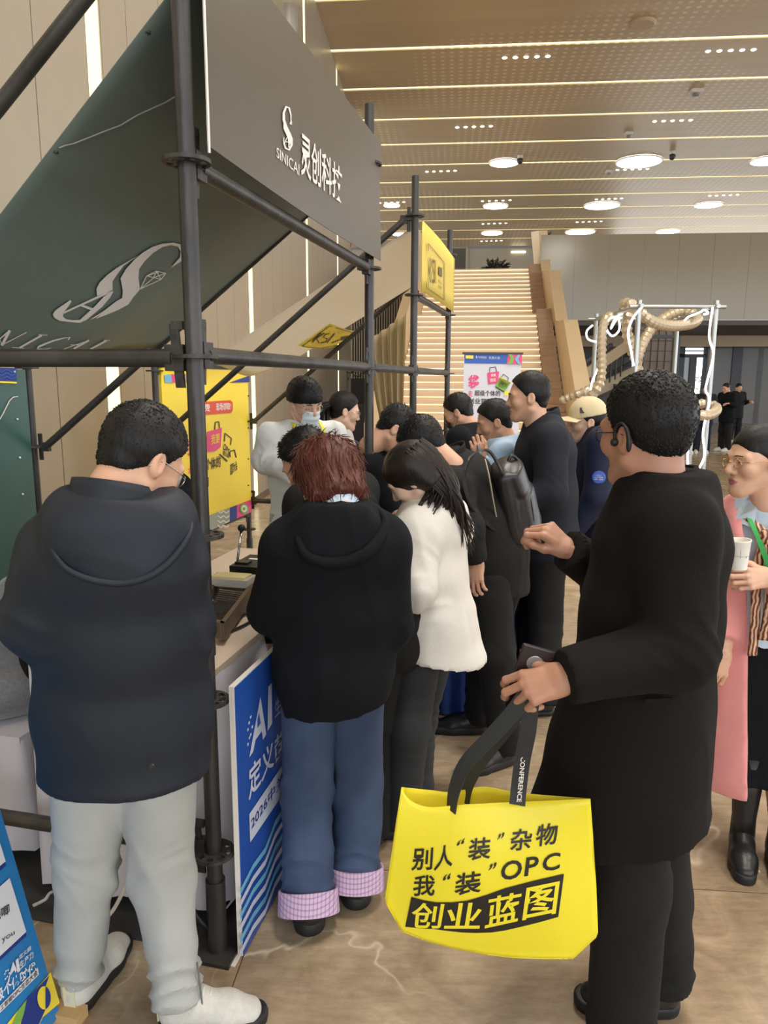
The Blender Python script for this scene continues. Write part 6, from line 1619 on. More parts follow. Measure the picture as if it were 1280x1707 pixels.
    for a, d in (('l', (-.25, -1, 0)), ('r', (-.35, -1, 0))):
        b = MB(); c = J['a' + a]; b.tube([c - UP * .03, c + UP * .05, c + UP * .16, c + UP * .30], [.044, .042, .05, .058], 18); b.obj('boot_shaft', blk_leather, f.o, smooth=True)
        f.shoe(a, d, (blk_leather, rubber), L=.245, wid=.92, tall=.13, sole=.035)
    # scarf: knot and two long tails
    sc_m = bpy.data.materials.new('patterned_scarf'); sc_m.use_nodes = True; nt = sc_m.node_tree; bs = nt.nodes['Principled BSDF']; bs.inputs['Roughness'].default_value = .45
    tc = nd(nt, 'ShaderNodeTexCoord'); w = nd(nt, 'ShaderNodeTexWave'); w.inputs['Scale'].default_value = 24; w.inputs['Distortion'].default_value = 5; w.inputs['Detail'].default_value = 2; nt.links.new(tc.outputs['Object'], w.inputs[0])
    r = nd(nt, 'ShaderNodeValToRGB'); e = r.color_ramp.elements; e[0].color = (*lin((70, 44, 34)), 1); e[1].color = (*lin((226, 200, 170)), 1); e2 = e.new(.5); e2.color = (*lin((186, 112, 78)), 1); nt.links.new(w.outputs[0], r.inputs[0]); nt.links.new(r.outputs[0], bs.inputs[0])
    b = MB(); strap(b, smooth_pts([f.at(.95, .125, .055), f.at(.84, .165, .0), f.at(.6, .185, -.012), f.at(.30, .19, -.005), f.at(.05, .185, .01)], 6), .032, f.lat, th=.004); strap(b, smooth_pts([f.at(.95, .125, -.055), f.at(.85, .17, .0), f.at(.6, .18, .03), f.at(.2, .18, .035), f.at(-.08, .19, .045)], 6), .030, f.lat + f.fwd * .3, th=.004)
    b.ball(f.at(.85, .172, .0), (.028, .022, .026), 12, 8, ax=(f.lat, f.fwd, f.up)); b.obj('scarf', sc_m, f.o, smooth=True)
    gr_m = mat('green_ribbon', (70, 180, 96), .45); b = MB()
    for sx in (-1, 1): strap(b, smooth_pts([f.at(1.05, -.02, sx * .065), f.at(1.0, .09, sx * .062), f.at(.86, .178, sx * .030), f.at(.60, .205, -.012 + sx * .004), f.at(.5, .205, -.012)], 6), .017, f.lat + f.fwd * (-.3 * sx))
    b.obj('lanyard', gr_m, f.o)
    # smooth hair drawn back into a knot
    F = Field(.004); F.ell((0, -.016, .036), (.079, .101, .090), k=.01); F.seg((0, -.06, .0), (0, -.07, -.03), (.06, .05), (.05, .045), lat=(1, 0, 0), k=.03); F.ell((0, -.125, -.005), (.042, .036, .042), k=.02)
    F.ell((0, .105, -.012), (.072, .078, .078), op='s', k=.01); F.clip((0, -.06, -.055), (0, .3, -.95))
    for sx in (-1, 1): F.ell((sx * .09, -.010, -.012), (.022, .028, .034), op='s', k=.006); F.ell((sx * .082, .05, -.02), (.03, .05, .05), op='s', k=.01)
    V, Q = F.mesh(); N = normals(V, Q); V = V + N * (noise(V * np.array((120, 22, 60))) * .0012)[:, None]; mk('hair', place(V, f.HM, f.hc), Q, hair_black, f.o)
    f.glasses(gold, r=.0205, w=.0012)
    b = MB()
    for sx in (-1, 1):
        b.ball(f.hd(sx * .083, -.006, -.044), .0045, 8, 6)
        for q in range(3): b.ball(f.hd(sx * .084, -.008 + .003 * q, -.022 - .008 * q), .0028, 8, 6)
    b.obj('earring', mat('pearl', (240, 234, 226), .2), f.o, smooth=True)
    b = MB(); w_, e_ = J['wl'], J['el']; dd = (e_ - w_).normalized(); s1 = dd.orthogonal().normalized(); s2 = dd.cross(s1)
    for q in range(14): b.ball(w_ + dd * .022 + s1 * (.030 * math.cos(q * .449)) + s2 * (.030 * math.sin(q * .449)), .0055, 8, 6)
    b.obj('bracelet', mat('pearl', (240, 234, 226), .2), f.o, smooth=True)
    return f
def man_inside():
    J, R, Fw = default_pose(0, 0, 60, 1.62, lean=30)
    d = P(238, 752, 2.85) - J['head']
    for k in J: J[k] = J[k] + Vector((d.x, d.y, 0))
    J['head'] = P(240, 745, 2.85); J['neck'] = P(250, 782, 2.80)
    J['sr'] = P(284, 822, 2.62); J['er'] = P(300, 850, 2.52); J['wr'] = P(270, 880, 2.5); J['sl'] = P(240, 815, 3.0)
    f = Fig('person in black with a grey collar, mostly hidden behind the man in navy', J, (60, 40, 0), hh=.006)
    f.top('jacket', black_fleece, [(-.2, .18, .14, 0), (.4, .18, .14, 0), (.75, .17, .13, 0), (.93, .12, .09, 0)], None, (.075, .065, .06, .05), h=.012, neckcut=False)
    b = MB(); strap(b, smooth_pts([P(300, 800, 2.44), P(284, 808, 2.42), P(270, 826, 2.40), P(262, 855, 2.42)], 4), .06, (.4, 0, 1), th=.006); b.obj('grey_lapel', mat('grey_facing', (176, 180, 176), .8), f.o, smooth=True)
    f.pants(black_twill, h=.016)
    for a in 'lr': f.shoe(a, Fw, (blk_leather, rubber), h=.01)
    f.hair(hair_black, n=200, seed=23)
    return f
def far_person(u, vfoot, yaw, H, label, topm, botm, seed, lean=0, group=None, fem=False):
    g = G(u, vfoot); J, R, Fw = default_pose(g.x, g.y, yaw, H, lean, fem=fem, stance=.12)
    J['el'] = J['sl'] - UP * .24 - R * .08; J['wl'] = J['el'] + Fw * .2 + UP * .05; J['er'] = J['sr'] - UP * .24 + R * .08; J['wr'] = J['er'] + Fw * .2 + UP * .05
    f = Fig(label, J, (yaw, 18, 0), hh=.008, bh=.03, hands=dict(L=dict(dir=Fw, palm=-UP, h=.007), R=dict(dir=Fw, palm=-UP, h=.007)))
    f.top('jacket', topm, [(-.3, .22, .17, 0), (.4, .20, .16, 0), (.75, .19, .14, 0), (.93, .13, .1, 0)], J['pel'] - UP * .2, h=.02)
    f.pants(botm, h=.022)
    for a in 'lr': f.shoe(a, Fw, (knit_white, rubber_w), h=.012)
    f.hair(hair_black, n=60, seed=seed, h=.008)
PEOPLE = [man_navy, woman_red, man_behind_bob, woman_long, man_backpack, man_tall, man_blue, man_maskblack, man_white, woman_pony, man_staff, man_cap, man_black, woman_pink, man_inside]
FIGS = {}
for fn_ in PEOPLE: FIGS[fn_.__name__] = fn_()
far_person(1206, 752, 250, 1.74, 'person in loose black clothes and white shoes far off by the glass door', black_fleece, black_twill, 31, 6)
far_person(1168, 756, 200, 1.70, 'person in dark clothes far off beside the metal frame post', navy_coat, navy_coat, 32)
far_person(1222, 738, 170, 1.72, 'darkly dressed person standing just behind the one in loose black', black_twill, black_twill, 33)
# ================================================================== THINGS HELD, WORN AND STANDING ABOUT
# ---- yellow tote bag in the hand of the man in black
bag_m = mat('yellow_nonwoven', (236, 220, 48), .42, var=.03, vscale=5, bump=.12, bscale=500, bump2=.25, bscale2=9, bdist=.005)
bag_in = mat('pale_bag_lining', (226, 214, 150), .7)
bagP = CAM + ray(820, 1460) * 1.62; bagN = Vector((-.10, -1, .06)).normalized()
def bagpt(u, v, off=0.0):
    d = ray(u, v); k = (bagP - CAM).dot(bagN) / d.dot(bagN)
    x = (u - 650) / 340; y = (v - 1335) / 250
    k -= .030 * math.sin(math.pi * min(max(x, 0), 1)) * math.sin(math.pi * min(max(y, 0), 1)) ** .7 - .006 * math.sin(11 * x + 3 * y) * (1 - min(max(y, 0), 1)) + .004 * math.sin(7 * y + 9 * x)
    return CAM + d * (k - off)
def poly_at(pts, t):
    q = t * (len(pts) - 1); i = min(int(q), len(pts) - 2); f = q - i
    p0, p1, p2, p3 = pts[max(i - 1, 0)], pts[i], pts[i + 1], pts[min(i + 2, len(pts) - 1)]
    return tuple(.5 * (2 * p1[k] + (p2[k] - p0[k]) * f + (2 * p0[k] - 5 * p1[k] + 4 * p2[k] - p3[k]) * f * f + (3 * p1[k] - p0[k] - 3 * p2[k] + p3[k]) * f ** 3) for k in (0, 1))
topf = [(669, 1313), (683, 1334), (715, 1346), (770, 1342), (842, 1338), (915, 1335), (984, 1332)]
topb = [(669, 1313), (720, 1318), (750, 1321), (775, 1316), (812, 1312), (871, 1322), (984, 1331)]
botf = [(669, 1553), (713, 1570), (757, 1582), (805, 1591), (855, 1597), (905, 1599), (955, 1599)]
lef = [(669, 1313), (660, 1370), (650, 1440), (641, 1502), (669, 1553)]; rig = [(984, 1332), (989, 1400), (994, 1480), (997, 1560), (955, 1599)]
def lin_at(pts, t):
    q = t * (len(pts) - 1); i = min(int(q), len(pts) - 2); f = q - i; return tuple(pts[i][k] * (1 - f) + pts[i + 1][k] * f for k in (0, 1))
def coons(tp):
    def fn(x, y):
        T, Bq, L_, R__ = poly_at(tp, x), lin_at(botf, x), lin_at(lef, y), lin_at(rig, y)
        c00, c10, c01, c11 = tp[0], tp[-1], botf[0], botf[-1]
        return tuple((1 - y) * T[k] + y * Bq[k] + (1 - x) * L_[k] + x * R__[k] - ((1 - x) * (1 - y) * c00[k] + x * (1 - y) * c10[k] + (1 - x) * y * c01[k] + x * y * c11[k]) for k in (0, 1))
    return fn
cf, cb = coons(topf), coons(topb)
bag = empty('tote_bag', bagpt(820, 1590), 'yellow tote bag with bold black characters hanging from the hand of the man in black', 'bag')
def bag_back(x, y):
    d = .11 * (math.sin(math.pi * min(max(x, .0), 1)) ** .5) * (1 if y > .02 else 1)
    u, v = cb(x, y); return CAM + ray(u, v) * (((bagP - CAM).dot(bagN) / ray(u, v).dot(bagN)) + d)
m_ = MB(); m_.grid(lambda x, y: bagpt(*cf(x, y)), 34, 26, mi=0, thick=.0025, nrm=bagN); m_.obj('front_panel', [bag_m], bag, smooth=True)
m_ = MB(); m_.grid(bag_back, 34, 26, mi=0, thick=.0025, nrm=bagN); m_.obj('back_panel', [bag_m], bag, smooth=True)
m_ = MB(); m_.grid(lambda x, t: bagpt(*cf(x, 1)).lerp(bag_back(x, 1), t), 30, 3, thick=.002, nrm=-UP); m_.obj('base', bag_m, bag, smooth=True)
m_ = MB(); m_.grid(lambda x, t: (lambda a, b_: a.lerp(b_, t))(bagpt(*cf(.02 + .96 * x, .10)), bag_back(.02 + .96 * x, .16)), 24, 4); m_.obj('lining', bag_in, bag, smooth=True)
m_ = MB(); Z = lambda pts: [(640 + x / 3.459, 1290 + y / 3.459) for x, y in pts]
bm0 = lambda u, v: bagpt(u, v, .0022); bm1 = lambda u, v: bagpt(u, v, .0036)
for s_, x0, x1, yb0, yb1, h_ in (('别', 155, 285, 560, 555, 130), ('人', 285, 402, 562, 532, 135), ('“', 415, 468, 418, 402, 32), ('装', 480, 620, 503, 490, 128), ('”', 650, 697, 384, 370, 36), ('杂', 722, 858, 448, 436, 125), ('物', 870, 1005, 424, 404, 128)):
    words(m_, s_, Z([(x0, yb0), (x1 - 8, yb1), (x1, yb1 - h_), (x0 + 14, yb0 - h_)]), bm0, 0, .017, 4)
for s_, x0, x1, yb0, yb1, h_ in (('我', 162, 298, 706, 704, 120), ('“', 335, 388, 618, 608, 36), ('装', 402, 565, 706, 684, 128), ('”', 600, 652, 560, 545, 38), ('O', 668, 800, 620, 600, 110), ('P', 808, 895, 592, 580, 108), ('C', 908, 1020, 568, 550, 100)):
    words(m_, s_, Z([(x0, yb0), (x1 - 8, yb1), (x1, yb1 - h_), (x0 + 14, yb0 - h_)]), bm0, 0, .017, 4)
shape(m_, Z([(157, 710), (230, 730), (300, 742), (390, 742), (480, 733), (590, 700), (700, 660), (860, 618), (1038, 577), (1022, 700), (1005, 825), (900, 855), (800, 880), (700, 903), (620, 915), (530, 918), (450, 915), (360, 905), (280, 895), (200, 890), (122, 882), (140, 795)]), bm0, 0, 10)
for s_, q in (('创', [(152, 890), (325, 892), (350, 748), (165, 742)]), ('业', [(345, 893), (550, 893), (575, 740), (368, 748)]), ('蓝', [(580, 892), (770, 850), (798, 676), (604, 712)]), ('图', [(796, 846), (990, 806), (1014, 618), (822, 658)])):
    words(m_, s_, Z(q), bm1, 1, .016, 6)
m_.obj('print', [prt_black, bag_m], bag)
webm = mat('black_webbing', (40, 42, 42), .6, bump=.3, bscale=300, bdist=.003)
def bstrap(px, ks, w, tw):
    pts = [CAM + ray(u, v) * k for (u, v), k in zip(px, ks)]; pts = smooth_pts(pts, 6); n = len(pts); sides = []
    for i in range(n):
        t = (pts[min(i + 1, n - 1)] - pts[max(i - 1, 0)]).normalized(); f_ = i / (n - 1)
        sx = t.cross(F_).normalized(); a = tw[0] + (tw[1] - tw[0]) * f_; sides.append(sx * math.cos(a) + F_ * math.sin(a))
    m_ = MB(); strap(m_, pts, w, sides, th=.0012); return m_.obj('handle', webm, bag)
bstrap([(752, 1352), (757, 1318), (775, 1275), (815, 1232), (852, 1192), (874, 1163), (884, 1150)], [1.60, 1.605, 1.60, 1.58, 1.56, 1.55, 1.55], .036, (1.15, .2))
bstrap([(862, 1342), (865, 1310), (871, 1265), (880, 1220), (884, 1182), (886, 1160), (888, 1150)], [1.595, 1.60, 1.59, 1.57, 1.56, 1.55, 1.55], .034, (.15, .5))
bstrap([(772, 1338), (778, 1310), (800, 1270), (835, 1225), (868, 1180), (884, 1155)], [1.72, 1.71, 1.66, 1.60, 1.57, 1.56], .032, (.6, .3))
m_ = MB(); words(m_, 'CONFERENCE', [(868, 1262), (861, 1337), (869, 1337), (876, 1262)], lambda u, v: CAM + ray(u, v) * 1.588, 0, .02); m_.obj('handle_print', prt_white, bag)
# phone in the same hand
phone(CAM + ray(882, 1132) * 1.585, (.25, -.1, 1), (.15, .95, .25), 'dark phone with a round camera ring in the hand holding the yellow bag')
# ---- black leather backpack
bf = FIGS['man_backpack']; BL = bf.lat
pack = empty('backpack', P(858, 905, 3.34), 'black leather backpack on the back of the stooping man', 'backpack')
F = Field(.008); a_, b_ = P(842, 785, 3.30), P(862, 880, 3.36)
F.seg(a_, b_, (.125, .072), (.145, .085), lat=BL, k=.03, rz=.05)
F.seg(a_.lerp(b_, .45) - bf.fwd * .06, b_ - bf.fwd * .055, (.105, .05), (.125, .06), lat=BL, k=.012, rz=.04)
F.seg(a_.lerp(b_, .02) - bf.fwd * .035, a_.lerp(b_, .33) - bf.fwd * .055, (.115, .05), (.12, .04), lat=BL, k=.01, rz=.03)
V, Q_ = F.mesh(); V = folds(V, Q_, .004, (10, 10, 8)); mk('pack_body', V, Q_, blk_leather, pack)
def S_(u, v, Y): return P(u, v, Y)
m_ = MB(); strap(m_, smooth_pts([S_(838, 790, 3.2), S_(815, 752, 3.14), S_(786, 760, 3.04), S_(774, 800, 3.02), S_(790, 850, 3.06), S_(828, 885, 3.2)], 5), .05, BL, th=.004); m_.obj('shoulder_strap', blk_leather, pack)
m_ = MB(); m_.tube(smooth_pts([S_(808, 765, 3.13), S_(815, 795, 3.14), S_(821, 830, 3.16), S_(828, 868, 3.19)], 6), .0045, 6); m_.obj('zip', mat('bright_zip', (176, 168, 150), .3, .8), pack)
m_ = MB(); m_.tube(smooth_pts([S_(846, 772, 3.28), S_(852, 760, 3.28), S_(862, 766, 3.30), S_(866, 782, 3.30)], 4), .008, 8); m_.obj('grab_handle', blk_leather, pack, smooth=True)
m_ = MB(); m_.tube(smooth_pts([S_(872, 812, 3.27), S_(884, 830, 3.24), S_(890, 868, 3.24)], 5), .004, 6); m_.obj('dangling_cord', blk_leather, pack)
# ---- paper cup
wp = FIGS['woman_pink'].J['wl']; cc = P(1231, 948, 2.245)
cup = empty('paper_cup', cc, 'white paper cup held by the woman in pink', 'cup')
ca = Vector((-.06, 0, 1)).normalized(); m_ = MB()
m_.lathe(cc, [(.001, 0), (.024, 0), (.0335, .088), (.0355, .090), (.0355, .0935), (.0325, .0935), (.0315, .089), (.0225, .006), (.001, .006)], 28, axis=ca); m_.obj('cup_wall', mat('cup_paper', (236, 232, 222), .6), cup, smooth=True, angle=40)
m_ = MB()
for q in range(10):
    a = q * .63; m_.tube([cc + ca * .04 + Vector((math.cos(a), math.sin(a), 0)) * .0290, cc + ca * (.058 + .012 * math.sin(q * 2.1)) + Vector((math.cos(a), math.sin(a), 0)) * .0308], .0008, 4)
m_.tube([cc + ca * .045 + Vector((math.cos(t * .3), math.sin(t * .3), 0)) * .0293 for t in range(21)], .0007, 4, closed=True); m_.obj('cup_print', mat('grey_print', (150, 148, 140), .6), cup)

# ---- white standing poster in front of the stairs
pn = Vector((.03, -1, 0)).normalized(); pp = P(822, 600, 9.8)
rz_ = PL(822, 588, pp, pn)
ru = empty('standing_poster', Vector((rz_.x, rz_.y, 0)), 'white standing poster with pink bag and blue header before the stairs', 'poster')
TL, TR = PL(773.5, 587, pp, pn), PL(869, 591, pp, pn); px_ = (TR - TL); px_.z = 0; wq = px_.length; px_.normalize(); ct = (TL + TR) / 2
m_ = MB(); m_.box(Vector((ct.x, ct.y, ct.z / 2 + .05)) + pn * -.005, (wq, .006, ct.z - .10), (px_, pn, UP)); m_.obj('sheet', mat('poster_white', (206, 206, 216), .5), ru)
m_ = MB(); m_.box(Vector((ct.x, ct.y, ct.z)), (wq + .04, .03, .025), (px_, pn, UP)); m_.box(Vector((ct.x, ct.y, .05)), (wq + .05, .2, .09), (px_, pn, UP)); m_.obj('rail', gm, ru)
pm0, pm1, pm2 = plane_map(pp, pn, .004), plane_map(pp, pn, .010), plane_map(pp, pn, .016)
R9 = lambda pts: [(760 + x / 9.14, 580 + y / 9.14) for x, y in pts]
m_ = MB()     # 0 blue 1 pink 2 green 3 cyan 4 white 5 yellow 6 black
shape(m_, R9([(130, 68), (1005, 92), (1005, 248), (130, 232)]), pm0, 0); shape(m_, R9([(795, 92), (1005, 96), (1005, 248), (770, 244)]), pm1, 1)
shape(m_, R9([(800, 96), (855, 98), (885, 170), (850, 245), (785, 243), (830, 170)]), pm2, 2); shape(m_, R9([(940, 105), (985, 106), (945, 172), (990, 246), (945, 246), (895, 172)]), pm2, 3)
shape(m_, R9([(147, 112), (265, 116), (262, 165), (147, 160)]), pm1, 5); shape(m_, R9([(303, 140), (318, 112), (322, 166)]), pm1, 4); words(m_, '中关村论坛', R9([(340, 160), (465, 164), (465, 128), (340, 124)]), pm1, 4); words(m_, '生态大会', R9([(500, 168), (670, 172), (670, 132), (500, 128)]), pm1, 4)
shape(m_, R9([(475, 380), (658, 356), (640, 540), (488, 556)]), pm0, 1); words(m_, '我要', R9([(530, 440), (610, 432), (605, 392), (530, 398)]), pm1, 4, .02); words(m_, '创业', R9([(520, 520), (610, 512), (610, 455), (515, 462)]), pm1, 4, .02)
for a, b, w in (((512, 375), (516, 300), 10), ((516, 300), (606, 290), 10), ((606, 290), (618, 362), 10), ((690, 450), (722, 400), 9), ((722, 400), (800, 455), 9), ((800, 455), (785, 510), 9)): line(m_, R9([a])[0], R9([b])[0], w / 9.14, pm1, 6)
shape(m_, R9([(672, 440), (835, 530), (735, 670), (598, 585)]), pm1, 2); shape(m_, R9([(655, 460), (690, 445), (820, 520), (760, 640), (640, 590)]), pm1, 5); words(m_, '超级个体', R9([(665, 545), (770, 600), (800, 550), (690, 490)]), pm2, 6, .02); line(m_, R9([(602, 590)])[0], R9([(730, 668)])[0], 1.6, pm2, 6)
shape(m_, R9([(740, 670), (810, 640), (800, 720), (735, 735)]), pm1, 5)
words(m_, '袋', R9([(185, 620), (357, 620), (357, 410), (185, 410)]), pm0, 1, .03); words(m_, '走', R9([(185, 740), (252, 742), (252, 650), (185, 648)]), pm0, 1, .01); words(m_, '超级个体的', R9([(285, 728), (675, 738), (675, 650), (285, 642)]), pm0, 6, .015); words(m_, '创业蓝图', R9([(185, 850), (560, 858), (560, 772), (185, 765)]), pm0, 6, .015)
m_.obj('print', [prt_blue, prt_pink, prt_green, prt_cyan, prt_white, prt_yellow, prt_black], ru)

# ---- metal frame sculpture with ducts and light tubes
galv = mat('galvanised_tube', (170, 172, 170), .35, .8); ductm = mat('duct_foil', (196, 180, 154), .36, .35, bump=.1, bscale=30)
zT = P(1188, 508, 11).z
def SCp(u, Y): p = P(u, 640, Y); p.z = 0; return p
cR, cC, cL, cB = SCp(1183, 11), SCp(1057, 11), SCp(988, 13.2), SCp(1122, 13.2)
fr = empty('pipe_frame', cR, 'open frame of galvanised pipes carrying the duct sculpture', 'frame')
for p in (cR, cC, cL, cB):
    m_ = MB(); m_.tube([p, p + UP * (zT + .06)], .036, 10); m_.obj('post', galv, fr, smooth=True, angle=40)
    m_ = MB(); m_.box(p + UP * .01, (.22, .22, .02)); m_.obj('foot_plate', galv, fr)
for a, b in ((cC, cR), (cL, cB), (cL, cC), (cB, cR)):
    d = (b - a).normalized(); m_ = MB(); m_.tube([a + UP * (zT - .03) - d * .14, b + UP * (zT - .03) + d * .14], .03, 10); m_.obj('rail', galv, fr, smooth=True, angle=40)
def duct(px, r, label, rib=.03):
    pts = smooth_pts([P(u, v, Y) for u, v, Y in px], 10); L_ = 0; out, rs = [], []
    for i in range(len(pts) - 1):
        l_ = (pts[i + 1] - pts[i]).length; d0 = rib / 2 * len(out) - L_
        while d0 < l_: out.append(pts[i].lerp(pts[i + 1], d0 / l_)); rs.append(r * (1.05 if len(rs) % 2 else .78)); d0 += rib / 2
        L_ += l_
    m_ = MB(); m_.tube(out, rs, 12); return tag(m_.obj('duct_hose', ductm, smooth=False, origin=out[0]), label, 'hose', 'corrugated duct hoses of the pipe sculpture')
duct([(978, 668, 12.0), (990, 655, 11.8), (1002, 630, 11.8), (1003, 580, 11.9), (1005, 545, 12), (1014, 528, 12.1), (1032, 530, 12.3)], .075, 'tall duct hose standing upright inside the pipe frame', .09)
duct([(1044, 520, 12.2), (1040, 508, 12.0), (1052, 508, 11.8), (1044, 540, 11.8), (1050, 575, 11.9), (1060, 600, 12), (1064, 625, 12)], .085, 'duct hose coiling down beside the nearer inner post', .10)
duct([(1066, 520, 11.4), (1085, 535, 11.5), (1115, 543, 11.8), (1150, 540, 12.2), (1162, 530, 12.5), (1140, 518, 12.7), (1110, 528, 12.6), (1085, 550, 12.4), (1068, 580, 12.2), (1062, 605, 12.1)], .085, 'long duct hose sweeping under the top rail', .10)
duct([(1150, 680, 10.9), (1160, 690, 10.7), (1178, 692, 10.75), (1192, 686, 10.95), (1192, 678, 11.2), (1175, 673, 11.3), (1155, 676, 11.2)], .075, 'duct hose ringed round the right post', .09)
duct([(935, 668, 12.5), (950, 662, 12.4), (968, 655, 12.3), (990, 645, 12.4), (1005, 640, 12.6)], .07, 'low pale duct hose beyond the beige cap', .09)
neon = emat('white_light_tube', (250, 252, 255), 2.2)
def tube_l(px, label, r=.017):
    m_ = MB(); m_.tube(smooth_pts([P(u, v, Y) for u, v, Y in px], 6), r, 8); tag(m_.obj('light_tube', neon, smooth=True, origin=P(*px[0])), label, 'light tube', 'white light tubes wound on the pipe sculpture')
tube_l([(1188, 512, 10.9), (1182, 560, 10.85), (1189, 590, 10.8), (1180, 630, 10.85), (1176, 650, 10.8), (1182, 668, 10.8), (1172, 720, 10.8), (1174, 760, 10.8), (1162, 790, 10.8), (1168, 815, 10.8), (1162, 832, 10.85), (1180, 836, 10.7)], 'white light tube running down the right post to the floor', .017)
tube_l([(1152, 700, 10.8), (1146, 760, 10.8), (1150, 800, 10.8), (1158, 820, 10.8), (1166, 834, 10.8)], 'white light tube hanging left of the right post', .017)
tube_l([(1070, 512, 10.9), (1055, 530, 10.85), (1047, 555, 10.85), (1052, 585, 10.85), (1056, 610, 10.85)], 'white light tube curling down the nearer inner post')
tube_l([(1036, 530, 12), (1018, 530, 12), (1010, 545, 12), (1020, 560, 12), (1032, 550, 12), (1030, 530, 12), (1018, 548, 12), (1028, 528, 12), (1050, 520, 12)], 'white light tube knotted in a loop by the upright duct')
tube_l([(988, 542, 13), (978, 552, 13), (980, 565, 13), (994, 570, 13)], 'hooked white light tube on the far left post')
tube_l([(1134, 545, 12), (1145, 530, 12), (1158, 524, 12), (1168, 520, 11.6), (1174, 516, 11.2), (1180, 522, 11), (1172, 524, 11)], 'white light tube under the right end of the rail')
tube_l([(985, 660, 12.2), (986, 640, 12.2), (994, 620, 12.2), (1000, 605, 12.2)], 'straight white light tube leaning by the upright duct')
# ---- under the gallery: glazed wall, door, escalator
GW = 33.0
def gw(u, v, off=0): return PL(u, v, B(0, GW - off), bd)
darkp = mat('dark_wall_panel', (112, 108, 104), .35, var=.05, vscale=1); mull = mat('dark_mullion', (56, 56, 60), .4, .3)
glz = mat('pale_door_glass', (150, 156, 158), .1, spec=.8)
def slab(name, u0, u1, v0, v1, th, m, off, parent=None, kind=None):
    a, b_, c_, d_ = gw(u0, v0, off), gw(u1, v1, off), 0, 0
    cx = (a + b_) / 2; w = abs((b_ - a).dot(br)); h = abs(a.z - b_.z); m_ = MB(); m_.box(cx, (w, th, h), (br, bd, UP)); o = m_.obj(name, m, parent, origin=None if parent else cx)
    return tag(o, kind=kind) if kind else o
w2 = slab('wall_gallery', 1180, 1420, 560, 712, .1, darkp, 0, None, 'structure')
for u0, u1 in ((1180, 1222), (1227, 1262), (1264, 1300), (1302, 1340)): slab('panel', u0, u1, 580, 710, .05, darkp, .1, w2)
slab('mullion', 1222, 1227, 578, 711, .12, mull, .12, w2)
w3 = slab('wall_glazing', 900, 1040, 560, 712, .1, mat('dark_back_wall', (88, 82, 74), .6), 0, None, 'structure')  # even dark brown-grey wall left of the door
dr_ = slab('door_2', 1100, 1106, 578, 712, .16, mull, 0, None, 'structure')
for u0, u1, v0, v1 in ((1040, 1046, 578, 712), (1174, 1181, 578, 712), (1128, 1132, 578, 712), (1040, 1181, 590, 596), (1040, 1181, 576, 580), (1150, 1152, 596, 712), (1100, 1181, 584, 586)): slab('door_frame', u0, u1, v0, v1, .16, mull, .02, dr_)
slab('pane', 1106, 1128, 596, 712, .03, LENS, 0, dr_); slab('pane', 1132, 1150, 596, 712, .03, glz, 0, dr_); slab('pane', 1152, 1174, 596, 712, .03, LENS, 0, dr_)
hedge = mat('outdoor_leaves', (128, 150, 92), .7, var=.3, vscale=4)
m_ = MB(); rs = np.random.RandomState(4); hc = B(0, GW + 6); 
h0 = PL(1160, 668, hc, bd)
for q in range(420):
    c = h0 + br * rs.uniform(-3.2, 2.2) + bd * rs.uniform(-.4, .4) + UP * rs.uniform(-1.2, 1.2); a = Vector(rs.normal(0, 1, 3)).normalized(); b_ = a.orthogonal().normalized(); m_.add([c - a * .14, c + b_ * .07, c + a * .14, c - b_ * .07], [(0, 1, 2, 3)])
hd_ = empty('hedge', Vector((h0.x, h0.y, 0)), 'green hedge outside seen through the far glass door', 'hedge'); o = m_.obj('foliage', hedge, hd_); o['kind'] = 'stuff'
m_ = MB()
for q in range(7): c = h0 + br * (q * .8 - 3); m_.tube([Vector((c.x, c.y, 0)), Vector((c.x, c.y, h0.z + .9))], .05, 6)
m_.obj('stem', mat('bark', (84, 70, 56), .8), hd_)
# escalator slanting up behind the sculpture
EY = 25.5; ebeige = mat('escalator_panel', (206, 186, 154), .45); edark = mat('escalator_dark', (52, 50, 50), .4)
es_ = empty('escalator', P(1000, 690, EY), 'escalator with pale slanting flanks rising behind the pipe sculpture', 'escalator')
for (u0, v0, u1, v1, th, m_q, yy, nm) in ((952, 640, 1060, 566, .34, ebeige, EY, 'flank_panel'), (952, 618, 1020, 574, .10, edark, EY - .1, 'handrail'), (965, 652, 1090, 585, .14, edark, EY + .3, 'handrail'), (990, 652, 1110, 596, .40, ebeige, EY + .6, 'flank_panel'), (1000, 668, 1100, 622, .16, edark, EY + .2, 'handrail'), (955, 668, 1040, 628, .36, ebeige, EY + .9, 'flank_panel')):
    a, b_ = P(u0, v0, yy), P(u1, v1, yy); d = (b_ - a).normalized(); n_ = d.cross(Vector((0, 1, 0))).normalized(); m_ = MB(); m_.box((a + b_) / 2, ((b_ - a).length, .16, th), (d, Vector((0, 1, 0)), n_)); m_.obj(nm, m_q, es_)
for q in (970, 1030, 1085):
    a = P(q, 640, EY + .5); m_ = MB(); m_.box(Vector((a.x, a.y, a.z / 2)), (.3, .3, a.z)); m_.obj('support', edark, es_)
for q in range(9):
    a = P(962 + q * 9, 668 - q * 5, EY + .1); m_ = MB(); m_.tube([a, a + UP * .75], .03, 6); m_.obj('baluster', edark, es_)
m_ = MB(); a = P(1090, 590, 24); m_.box(a + UP * .1, (1.15, .06, 1.5), (br, bd, UP)); gp = tag(m_.obj('grid_panel', mat('brownish_grid', (128, 116, 104), .6), origin=a), 'brownish gridded panel behind the light sculpture', 'panel')
for q in (-.5, .5):
    m_ = MB(); c = a + br * q; m_.box(Vector((c.x, c.y, (a.z - .65) / 2)), (.06, .06, a.z - .65)); m_.obj('leg', mull, gp)
